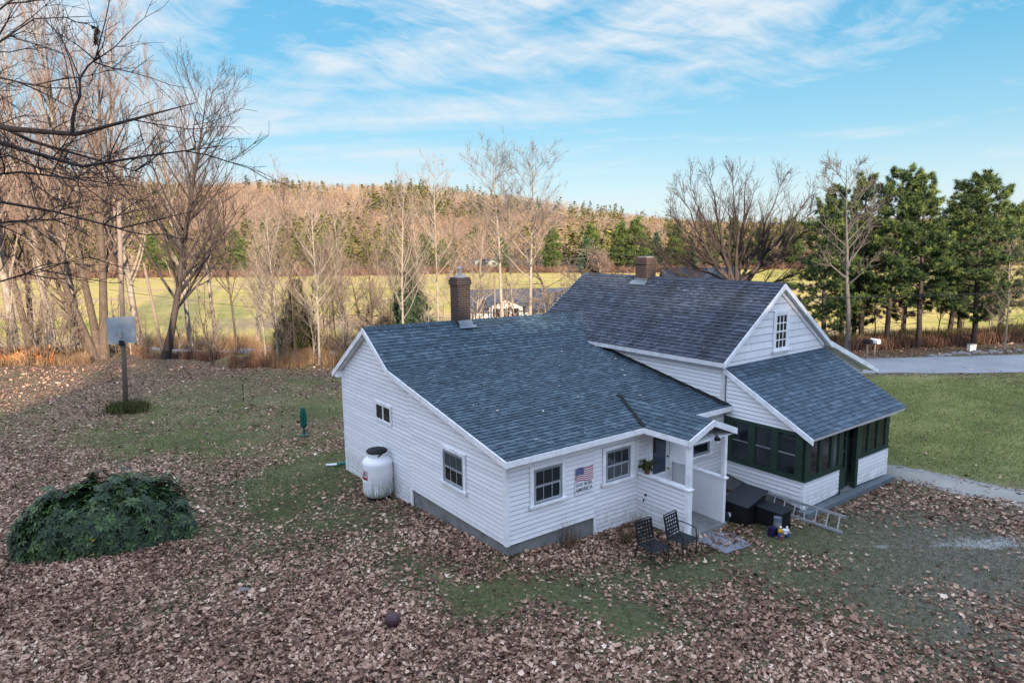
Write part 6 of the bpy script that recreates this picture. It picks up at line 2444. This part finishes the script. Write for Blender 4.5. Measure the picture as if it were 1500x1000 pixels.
# dropped downspout by the far ell corner
g = ground_at(478, 686)
g2 = ground_at(509, 683)
o = MB().tube([(0, 0, 0.05), ((g2 - g).x * 0.55, (g2 - g).y * 0.55, 0.07)], [0.035, 0.045], 8)
root = empty('downspout', g, 0)
tag(root, 'white and green downspout pipe on the grass at the far corner of the ell', 'pipe')
o.build('pipe', W['white_trim'], root)
dq = (g2 - g)
MB().tube([(dq.x * 0.52, dq.y * 0.52, 0.07), (dq.x * 1.05, dq.y * 1.05, 0.14)], [0.055, 0.06], 8).build('elbow', W['umbrella_green'], root)

# closed green garden umbrella on the lawn
g = ground_at(446, 640)
um = empty('garden_umbrella', g, 0)
tag(um, 'closed teal green garden umbrella standing alone on the lawn', 'umbrella')
hU = at(444, 596, g.y).z - g.z
MB().tube([(0, 0, 0), (-0.02, 0, hU)], 0.025, 8).build('pole', W['galvanised'], um)
MB().lathe([(0.20, 0), (0.20, 0.06), (0.06, 0.12), (0.045, 0.30)], 16).build('base', W['tarp_green'], um)
mbu = MB()
k = 22
for i, (z, rr_) in enumerate([(0.36, 0.12), (0.5, 0.19), (0.85, 0.20), (1.2, 0.15), (1.45, 0.12), (1.52, 0.03)]):
    pass
rings = [(0.28, 0.09), (0.38, 0.17), (0.62, 0.19), (0.85, 0.16), (0.97, 0.10), (1.0, 0.03)]
vs2, fs2 = [], []
for zf, rr_ in rings:
    for j in range(k):
        a = 2 * math.pi * j / k
        q = rr_ * (0.72 + 0.28 * (1 if j % 2 else -0.4)) * (hU / 1.6)
        vs2.append((q * math.cos(a), q * math.sin(a), zf * hU))
for i in range(len(rings) - 1):
    for j in range(k):
        fs2.append((i * k + j, i * k + (j + 1) % k, (i + 1) * k + (j + 1) % k, (i + 1) * k + j))
mbu.mesh(vs2, fs2)
mbu.build('canopy', W['umbrella_green'], um)

# thin stake farther out
g = ground_at(357, 588)
sk = empty('stake', g, 0)
tag(sk, 'thin dark metal stake standing in the grass far out on the lawn', 'stake')
hS = at(357, 563, g.y).z - g.z
MB().tube([(0, 0, -0.1), (0, 0, hS)], 0.022, 6).build('rod', W['black_iron'], sk)
MB().tube([(-0.06, 0, hS), (0.06, 0, hS)], 0.018, 6).build('tee', W['black_iron'], sk)

# basketball backboard on a wooden pole
g = ground_at(184, 602)
bb = empty('basketball_post', g, 0)
tag(bb, 'old basketball backboard on a tall leaning wooden pole at the lawn edge', 'basketball hoop')
ptop = Vector(at(174, 296, g.y)) - g
MB().tube([(0, 0, -0.3), (ptop.x * 0.33, 0, ptop.z * 0.33), (ptop.x * 0.7, 0, ptop.z * 0.7), (ptop.x, 0, ptop.z)], [0.125, 0.115, 0.105, 0.09], 12).build('pole', W['pole_wood'], bb, smooth=True)
bc = Vector(at(181, 483, g.y)) - g
hw2, hh2 = 0.0205 * g.y, 0.0195 * g.y
bd = MB()
bd.prism([(bc.x - hw2, -0.22, bc.z - hh2 - 0.02), (bc.x + hw2, -0.22, bc.z - hh2 + 0.05), (bc.x + hw2 - 0.02, -0.22, bc.z + hh2 + 0.02), (bc.x - hw2 - 0.02, -0.22, bc.z + hh2 - 0.02)], (0, 0.05, 0))
bdo = bd.build('backboard', W['galvanised'], bb)
MB().box(bc.x - 0.07, bc.x + 0.06, -0.30, -0.221, bc.z - hh2 * 0.55, bc.z - hh2 * 0.05).build('bracket', W['metal_grey'], bdo)
MB().box(bc.x - 0.09, bc.x + 0.09, -0.34, -0.19, bc.z - hh2 * 1.15, bc.z - hh2 * 0.75).build('hoop_mount', W['black_iron'], bb)
r_ = np.random.default_rng(91)
n = 150
C = np.stack([g.x + 0.2 + r_.normal(size=n) * 0.42, g.y - 0.3 + r_.normal(size=n) * 0.35, np.zeros(n)], -1)
C[:, 2] = terrain(C[:, 0], C[:, 1]) + 0.02
sh = empty('weed_clump', (g.x, g.y, g.z), 0)
tag(sh, 'scruffy weeds around the foot of the basketball pole', 'weeds')
V, F, tone = clumps(r_, C - np.array(g), np.tile([[0, 0, 1.0]], (n, 1)), 20, 0.5, 0.03, 0.8, None, 0.6)
np_obj('foliage', V, F, W['bush_green'], sh, attrs={'tone': tone})

# maroon ball
g = ground_at(574, 926)
bl = empty('ball', g + Vector((0, 0.1, 0)), 0)
tag(bl, 'dark maroon round ball lying on the leaves in the foreground', 'ball')
rB = 0.0125 * g.y
prof = [(rB * math.sin(a), rB * (1 - math.cos(a)) * 0.92) for a in np.linspace(0.15, math.pi - 0.12, 14)]
MB().lathe(prof, 28).build('shell', W['maroon'], bl, smooth=True)
MB().lathe([(rB * 0.25, rB * 1.80), (rB * 0.18, rB * 1.88), (rB * 0.10, rB * 1.84)], 14).build('plug', W['maroon'], bl)
# pale scrap
g = ground_at(358, 872)
o = MB().prism([(-0.13, -0.05, 0.03), (0.12, -0.07, 0.05), (0.15, 0.04, 0.035), (-0.1, 0.07, 0.04)], (0, 0, 0.012)).build('slate_scrap', W['flashing'])
o.location = g
tag(o, 'small bluish flat scrap lying in the leaves right of the dark green shrub', 'scrap')


# rhododendron
def leaf_shrub(name, label, loc, a, b, h, n, seed, rz=0.0, leaf=(0.16, 0.066), cat='shrub', material='rhodo_leaf'):
    r_ = np.random.default_rng(seed)
    root = empty(name, loc, rz)
    tag(root, label, cat)
    th = r_.uniform(0, 2 * math.pi, n)
    ph = np.arccos(r_.uniform(-0.05, 1, n))
    rad = 1 - np.abs(r_.normal(size=n)) * 0.16
    bumpy = 0.70 + 0.55 * fbm(np.cos(th) * np.sin(ph) * 2.6 + 5, np.sin(th) * np.sin(ph) * 2.6 + np.cos(ph) * 2 + 5, 1.0, 4, seed) + 0.12 * r_.random(n)
    x = np.sin(ph) * np.cos(th) * a * rad * bumpy
    y = np.sin(ph) * np.sin(th) * b * rad * bumpy
    z = np.abs(np.cos(ph)) ** 0.75 * h * rad * bumpy + 0.02
    lobes = [(-0.62, 0.0, 0.62, 0.86), (-0.2, 0.25, 0.60, 0.95), (0.22, -0.1, 0.62, 1.0), (0.62, 0.1, 0.50, 0.86), (0.05, -0.35, 0.5, 0.66), (-0.45, -0.35, 0.45, 0.6), (0.82, -0.2, 0.32, 0.52), (-0.88, -0.15, 0.34, 0.62)]
    li_ = r_.choice(len(lobes), n, p=np.array([q[2] ** 2 for q in lobes]) / sum(q[2] ** 2 for q in lobes))
    LB = np.array(lobes)[li_]
    x = LB[:, 0] * a + x * LB[:, 2] * 0.85
    y = LB[:, 1] * b + y * LB[:, 2]
    z = z * LB[:, 3]
    shoot = r_.random(n) > 0.94
    z = np.where(shoot, z * 1.12 + 0.05, z)
    C = np.stack([x, y, z], -1)
    N = np.stack([(x - LB[:, 0] * a * 0.6) / a ** 2, y / b ** 2, z / h ** 2 + 0.25 / h], -1)
    N /= np.linalg.norm(N, axis=1, keepdims=True)
    m = 8
    ang = np.arange(m) * 2 * math.pi / m + r_.uniform(0, 6, (n, 1))
    ref = np.cross(N, np.array([0.3, 0.2, 1.0]))
    ref /= np.linalg.norm(ref, axis=1, keepdims=True) + 1e-9
    r2 = np.cross(N, ref)
    d = ref[:, None, :] * np.cos(ang)[..., None] + r2[:, None, :] * np.sin(ang)[..., None] + N[:, None, :] * r_.uniform(-0.1, 0.45, (n, m, 1)) + np.array([0, 0, -0.05])
    d /= np.linalg.norm(d, axis=2, keepdims=True)
    s = np.cross(d, N[:, None, :])
    s /= np.linalg.norm(s, axis=2, keepdims=True) + 1e-9
    L = leaf[0] * r_.uniform(0.6, 1.2, (n, m, 1))
    w_ = leaf[1] * r_.uniform(0.8, 1.2, (n, m, 1))
    c = C[:, None, :] + d * 0.012
    up_ = np.cross(s, d)
    v0 = c
    v1 = c + d * L * 0.5 + s * w_ * 0.5
    v2 = c + d * L - up_ * L * 0.18
    v3 = c + d * L * 0.5 - s * w_ * 0.5
    V = np.stack([v0, v1, v2, v3], 2).reshape(-1, 3)
    q = np.arange(len(V)).reshape(-1, 4)
    F = np.concatenate([q[:, [0, 1, 2]], q[:, [0, 2, 3]]])
    t0 = np.repeat(np.clip(r_.uniform(0.1, 0.9, n)[:, None] + r_.normal(size=(n, m)) * 0.12, 0, 0.95).ravel(), 1)
    np_obj('foliage', V, F, W[material], root, attrs={'tone': np.concatenate([t0, t0])})
    # stems
    st_, sr = [], []
    for i in range(60):
        k_ = r_.integers(0, n)
        e1 = C[k_]
        p0 = np.array([e1[0] * 0.25, e1[1] * 0.25, -0.05])
        mid = (p0 + e1) / 2 + r_.normal(size=3) * 0.08
        st_.append(np.array([p0, mid, e1]))
        sr.append(np.array([0.018, 0.012, 0.005]))
    V, F = tubes_mesh([(np.array(st_), np.array(sr))], 5)
    np_obj('stems', V, F, W['bark_brown'], root)
    return root


gl, gr_ = ground_at(12, 830), ground_at(280, 792)
ctr = (gl + gr_) / 2 + Vector((-0.12, 0.60, 0))
ctr.z = tz(ctr.x, ctr.y)
d_ = gr_ - gl
hb = at(150, 704, ctr.y + 0.2).z - ctr.z
rh = leaf_shrub('rhododendron', 'wide dark green broad-leaved shrub on the fallen leaves at lower left', ctr, d_.length / 2 * 0.9, 1.1, hb * 1.06, 4400, 31, math.atan2(d_.y, d_.x))
V, F, tone = clumps(np.random.default_rng(3), np.array([np.array(rh.matrix_basis.inverted() @ at(136, y, ctr.y - 0.95)) for y in (790, 800, 812, 822)]), np.tile([[0, -0.5, 0.2]], (4, 1)), 7, 0.07, 0.03)
np_obj('yellow_sprig', V, F, W['yellow_plastic'], rh, attrs={'tone': tone})
# low weeds by the foundation
for (x, y, h_, lab, mm) in ((3.05, -0.75, 0.22, 'small grey-green herb clump in the leaves below the front windows', 'bush_green'),
                            (1.7, -0.22, 0.55, 'thin dry weed stalks against the foundation under the sign', 'dry_brush'),
                            (4.05, -0.35, 0.30, 'dry weeds in the corner of the entry porch half wall', 'dry_brush')):
    q = Hg(x, y)
    wd_ = empty('weed_clump', q, 0)
    tag(wd_, lab, 'weeds')
    r_ = np.random.default_rng(int(x * 10))
    C = r_.normal(size=(14, 3)) * [0.12, 0.10, 0] + [0, 0, 0.0]
    V, F, tone = clumps(r_, C, np.tile([[0, 0, 1.0]], (14, 1)), 8, h_, 0.012, 0.9, None, 0.35)
    np_obj('stalks', V, F, W[mm], wd_, attrs={'tone': tone})


# ------------------------------------------------------------------ beyond the yard
def simple_house(name, label, loc, rz, L, D_, hw_, hr, roof_m, wall_m, extras=None):
    root = empty(name, loc, rz)
    tag(root, label, 'house')
    wl = MB()
    wl.prism([(-L / 2, -D_ / 2, -1.5), (-L / 2, D_ / 2, -1.5), (-L / 2, D_ / 2, hw_), (-L / 2, 0, hr), (-L / 2, -D_ / 2, hw_)], (L, 0, 0))
    wl.build('wall', W[wall_m], root)
    o_ = 0.35
    for sg_ in (-1, 1):
        rf = MB()
        sl = (hr - hw_) / (D_ / 2)
        a = [(-L / 2 - o_, sg_ * (D_ / 2 + o_), hw_ - sl * o_ + 0.02), (L / 2 + o_, sg_ * (D_ / 2 + o_), hw_ - sl * o_ + 0.02), (L / 2 + o_, 0, hr + 0.02), (-L / 2 - o_, 0, hr + 0.02)]
        rf.prism(a, (0, 0, 0.12))
        rf.build('roof', W[roof_m], root)
    return root


# neighbouring house across the road
gN = on_ground(775, 76)
zr_ = at(775, 424, 76).z - gN.z
nb = simple_house('neighbour_house', 'low white house with shade-blue walls, grey roof and white dormer across the road', gN + Vector((0, 0, 0)), R(4), 13.5, 8.0, zr_ - 1.9, zr_, 'far_roof', 'far_siding_shaded')
dm = MB()
zz = zr_ - 2.75
dm.prism([(-4.6, -4.35, zz), (-1.0, -4.35, zz), (-1.0, -4.35, zz + 1.25), (-2.8, -4.35, zz + 2.05), (-4.6, -4.35, zz + 1.25)], (0, 3.4, 0))
dmo = dm.build('dormer', W['far_white'], nb)
for xx in (-4.2, -3.2, -2.2):
    MB().box(xx, xx + 0.75, -4.375, -4.352, zz + 0.25, zz + 1.15).build('window', W['dark_glass'], dmo)
for sg_ in (-1, 1):
    MB().prism([(-2.8, -4.6, zz + 2.10), (-2.8 + sg_ * 2.1, -4.6, zz + 1.17), (-2.8 + sg_ * 2.1, -4.6, zz + 1.25), (-2.8, -4.6, zz + 2.18)], (0, 3.6, 0)).build('roof', W['far_roof'], dmo)
for xx in (-6.3, 0.6, 2.6, 4.6):
    MB().box(xx, xx + 0.9, -4.03, -4.002, 0.9, 2.0).build('window', W['dark_glass'], nb)

gB = on_ground(1022, 62)
zb_ = at(1022, 394, 62).z - gB.z
bn = simple_house('neighbour_barn', 'dark roofed house showing just above the main ridge, left of the great maple', gB, R(-6), 6.2, 6.5, zb_ - 2.2, zb_, 'far_roof_dark', 'far_white')
MB().box(-0.3, 0.3, -0.5, 0.1, zb_ - 0.4, zb_ + 0.1).build('chimney', W['brick_red'], bn)
gT = on_ground(716, 256)
tr2 = empty('trailer_home', gT, R(3))
tag(tr2, 'small pale trailer home at the foot of the far woods', 'trailer')
zT = 2.9
MB().box(-4.6, 4.6, -1.6, 1.6, 0.3, zT).build('body', W['trailer_grey'], tr2)
MB().box(-4.8, 4.8, -1.8, 1.8, zT, zT + 0.35).build('roof', W['far_roof'], tr2)
for xx in (-3.5, -1.0, 1.8):
    MB().box(xx, xx + 1.3, -1.63, -1.602, 1.2, 2.2).build('window', W['dark_glass'], tr2)

# poles and wires
def pole(x, v_, ytop, label, lean=0.0, r_=0.14, name='utility_pole', cat='pole', yb=None):
    g_ = on_ground(x, v_)
    h_ = at(x, ytop, v_).z - g_.z
    o_ = empty(name, g_, 0)
    tag(o_, label, cat)
    MB().tube([(0, 0, -0.4), (lean * 0.5, 0, h_ * 0.5), (lean, 0, h_)], [r_, r_ * 0.9, r_ * 0.75], 8).build('post', W['pole_wood'], o_)
    return o_, g_, h_


p1, g1, h1 = pole(726, 63, 402, 'short weathered wooden pole in front of the low white house across the road', 0, 0.10)
p2, g2, h2 = pole(238, 50.5, 385, 'thin leaning wooden pole just left of the dark leaning tree', -0.85, 0.13)
MB().tube([(-0.9, 0, h2 * 0.42), (0.2, -0.1, h2 * 0.42)], 0.04, 6).build('crossarm', W['pole_wood'], p2)
lp = empty('lamp_post', on_ground(709, 68), 0)
tag(lp, 'black lamp post with lantern before the low white house', 'street lamp')
hl = at(709, 446, 68).z - lp.location.z
MB().tube([(0, 0, -0.2), (0, 0, hl)], 0.07, 8).build('post', W['black_iron'], lp)
MB().tube([(0, 0, hl - 0.5), (0.35, 0, hl - 0.1), (0.35, 0, hl)], 0.04, 6).build('arm', W['black_iron'], lp)
MB().lathe([(0.10, hl - 0.1), (0.24, hl + 0.3), (0.28, hl + 0.32), (0.05, hl + 0.5)], 8, (0.1, 0, 0)).build('lantern', W['black_iron'], lp)


def wire(pts, label, sag_=0.4, r_=0.012):
    P = [Vector(p) for p in pts]
    q = []
    for a, b in zip(P[:-1], P[1:]):
        for i in range(12):
            t = i / 12
            q.append(a.lerp(b, t) - Vector((0, 0, sag_ * 4 * t * (1 - t))))
    q.append(P[-1])
    m_ = MB().tube([p_ - q[0] for p_ in q], r_, 5).build('power_line', W['black_iron'])
    m_.location = q[0]
    tag(m_, label, 'cable')


wire([at(1176, 437, 33), at(1560, 425, 31)], 'thick cable crossing in front of the roadside pines', 0.05, 0.022)
wire([at(830, 388, 60), at(1560, 372, 46)], 'thin upper cable running across the roadside pines', 0.3, 0.012)
wire([at(160, 424, 52), at(660, 466, 62)], 'cable strung behind the slender trees, lower of two', 0.5, 0.016)
wire([at(160, 400, 52), at(700, 444, 64)], 'cable strung behind the slender trees, upper of two', 0.5, 0.012)
wire([at(700, 444, 64), at(845, 440, 63)], 'cable running past the low white house', 0.1, 0.012)

# mailboxes by the road
mbx = on_ground(1276, 42.0)
for i, (dx, m_, lab) in enumerate(((-0.22, 'black_iron', 'black mailbox on a post by the road'), (0.25, 'far_white', 'white mailbox on a post by the road, beside the black one'))):
    r0_ = empty('mailbox', (mbx.x + dx, mbx.y, tz(mbx.x + dx, mbx.y)), R(20))
    tag(r0_, lab, 'mailbox')
    MB().box(-0.04, 0.04, -0.04, 0.04, -0.1, 1.0).build('post', W['pole_wood'], r0_)
    prf = [(-0.13, 0), (0.13, 0), (0.13, 0.16), (0.09, 0.25), (0, 0.28), (-0.09, 0.25), (-0.13, 0.16)]
    MB().prism([(a, -0.3, 1.0 + b) for a, b in prf], (0, 0.6, 0)).build('box', W[m_], r0_)
    MB().box(0.135, 0.15, -0.1, -0.06, 1.15, 1.4).build('flag', W['red_paint'], r0_)
wb = empty('utility_box', on_ground(1424, 43.5), 0)
tag(wb, 'small white box standing by the stone row at the roadside', 'box')
MB().box(-0.2, 0.2, -0.15, 0.15, 0, 0.42).build('case', W['far_white'], wb)
MB().box(-0.23, 0.23, -0.18, 0.18, 0.42, 0.47).build('lid', W['metal_grey'], wb)
# stone row
rs = random.Random(44)
for i, x in enumerate([1366, 1379, 1388, 1399, 1410, 1418, 1432, 1441, 1455, 1466, 1480, 1493]):
    q = on_ground(x, 41.9 + rs.uniform(-0.4, 0.4))
    mbs = MB()
    k = 9
    sx, sy, sz = rs.uniform(0.18, 0.42), rs.uniform(0.18, 0.35), rs.uniform(0.12, 0.26)
    vs3, fs3 = [], []
    lev = [(-0.4, 0.9), (0.1, 1.0), (0.6, 0.8), (0.95, 0.35)]
    for zf, rf in lev:
        for j in range(k):
            a = 2 * math.pi * j / k
            e_ = rf * rs.uniform(0.75, 1.2)
            vs3.append((sx * e_ * math.cos(a), sy * e_ * math.sin(a), sz * zf * rs.uniform(0.9, 1.1)))
    for a_ in range(3):
        for j in range(k):
            fs3.append((a_ * k + j, a_ * k + (j + 1) % k, (a_ + 1) * k + (j + 1) % k, (a_ + 1) * k + j))
    fs3.append(tuple(range(3 * k, 4 * k)))
    mbs.mesh(vs3, fs3)
    so = mbs.build('rock', W['rock'])
    so.location = q
    tag(so, 'grey field stone by the road under the pines, %s from the left in the row' % ORD[i], 'rock', 'field stones along the road')


# ------------------------------------------------------------------ fallen leaves and grass
def inside_house(u, v):
    ru, rv = u - HO.x, v - HO.y
    X = ru * HX.x + rv * HX.y
    Y = ru * HY.x + rv * HY.y
    a = (X > -0.02) & (X < 16.2) & (Y > -0.02) & (Y < 9.3)
    b = (X > 4.15) & (X < 5.7) & (Y > -1.75) & (Y < 0.1)
    c = (X > 7.6) & (X < 12.3) & (Y > -2.9) & (Y < 0.1)
    return a | b | c


def scatter(n, va, vb, seed, edge=0.86):
    r_ = np.random.default_rng(seed)
    v_ = np.sqrt(r_.uniform(va ** 2, vb ** 2, n))
    u_ = v_ * r_.uniform(-edge, edge, n)
    return r_, u_, v_


LV, LT, NL = [], [], 0
for (n, va, vb, size, seed) in ((100000, 6.0, 16.5, 0.045, 1), (70000, 16.5, 27, 0.050, 2), (26000, 27, 46, 0.065, 3)):
    r_, u_, v_ = scatter(n, va, vb, seed)
    li = litter_f(u_, v_)
    dr_ = seg_dist(u_, v_, DRIVES)
    rd_ = seg_dist(u_, v_, ROADS)
    keep = (r_.random(n) < li ** 1.25) & ~inside_house(u_, v_) & ((dr_ > 0.8) | (r_.random(n) < 0.06)) & ((rd_ > 3.1) | (r_.random(n) < 0.06))
    # windrow against the foundation and porch step
    u_, v_ = u_[keep], v_[keep]
    m = len(u_)
    nn_ = r_.normal(size=(m, 3)) * 0.42 + np.array([0, 0, 1.0])
    nn_ /= np.linalg.norm(nn_, axis=1, keepdims=True)
    ref = np.cross(nn_, r_.normal(size=(m, 3)))
    ref /= np.linalg.norm(ref, axis=1, keepdims=True)
    r2 = np.cross(nn_, ref)
    sz = size * np.clip(r_.lognormal(-0.08, 0.38, m), 0.35, 2.1)
    C = np.stack([u_, v_, terrain(u_, v_) + r_.uniform(0.012, 0.05, m)], -1)
    k = 10
    ang = np.arange(k) * 2 * math.pi / k
    lob = np.array([1.15, 0.55, 1.0, 0.5, 0.85, 0.35, 0.85, 0.5, 1.0, 0.55])
    cut_ = r_.uniform(0.15, 1.0, (m, 1))
    lob = (1 - cut_) * 0.78 + cut_ * lob[None, :] + r_.normal(size=(m, k)) * 0.08
    fold = r_.uniform(0.35, 1.0, (m, 1))
    curl = r_.uniform(0.0, 0.8, (m, 1)) * lob ** 2 * np.abs(np.cos(ang + 0.3))[None, :]
    rim = C[:, None, :] + (ref[:, None, :] * (np.cos(ang)[None, :] * lob)[..., None] + r2[:, None, :] * (np.sin(ang)[None, :] * lob * fold)[..., None]) * sz[:, None, None] \
        + nn_[:, None, :] * (curl * sz[:, None])[..., None]
    V = np.concatenate([C[:, None, :], rim], 1).reshape(-1, 3)
    LV.append(V)
    LT.append(np.clip(r_.beta(1.5, 1.7, m) * 0.8 + 0.42 * (fbm(u_, v_, 0.9, 3, 71) - 0.3), 0, 1))
V = np.concatenate(LV)
m = len(V) // 11
b = np.arange(m)[:, None] * 11
j = np.arange(10)[None, :]
F = np.stack([np.repeat(b, 10, 1), b + 1 + j, b + 1 + (j + 1) % 10], -1).reshape(-1, 3)
o = np_obj('leaf_litter', V, F, W['litter'], attrs={'tone': np.repeat(np.concatenate(LT), 10)})
tag(o, kind='stuff')

GVs, GT = [], []
for (n, va, vb, ln_, wd_, seed) in ((90000, 8, 18, 0.060, 0.007, 11), (120000, 18, 34, 0.075, 0.012, 12)):
    r_, u_, v_ = scatter(n, va, vb, seed)
    li = litter_f(u_, v_)
    dr_ = seg_dist(u_, v_, DRIVES)
    keep = (r_.random(n) > li * 1.05) & ~inside_house(u_, v_) & (dr_ > 1.1)
    u_, v_ = u_[keep], v_[keep]
    m = len(u_)
    C = np.stack([u_, v_, terrain(u_, v_)], -1)
    d = r_.normal(size=(m, 3)) * 0.45 + np.array([0, 0, 1.0])
    d /= np.linalg.norm(d, axis=1, keepdims=True)
    a = r_.uniform(0, 6.28, m)
    s = np.stack([np.cos(a), np.sin(a), a * 0], -1) * wd_
    L = ln_ * r_.uniform(0.5, 1.3, (m, 1))
    GVs.append(np.stack([C - s, C + s, C + d * L], 1).reshape(-1, 3))
    GT.append(np.clip((0.25 + 0.5 * fbm(u_, v_, 0.6, 3, 7)) * (0.30 + 0.70 * lush_f(u_, v_)) + r_.normal(size=m) * 0.10, 0, 1))
V = np.concatenate(GVs)
o = np_obj('grass', V, np.arange(len(V)).reshape(-1, 3), W['grass_blades'], attrs={'tone': np.concatenate(GT)})
tag(o, kind='stuff')
# stray leaves caught on the roofs
rl = random.Random(8)
lv = MB()
for i in range(46):
    X, Y = rl.uniform(0.3, 7.4), rl.uniform(0, 5)
    if rl.random() < 0.45:
        X, Y = rl.uniform(7.6, 10), rl.uniform(0.2, 6)
        z = ZEM + (X - 7.507) * SM + 0.04
    else:
        z = ell_top(Y) + 0.04
    s = rl.uniform(0.02, 0.04)
    a = rl.uniform(0, 6)
    lv.poly([(X + s * math.cos(a + t_), Y + s * math.sin(a + t_), z + rl.uniform(0, 0.02)) for t_ in (0, 1.5, 3.2, 4.6)], None, rl.uniform(0.6, 1))
lv.build('stray_leaves', W['litter'], house)['kind'] = 'stuff'
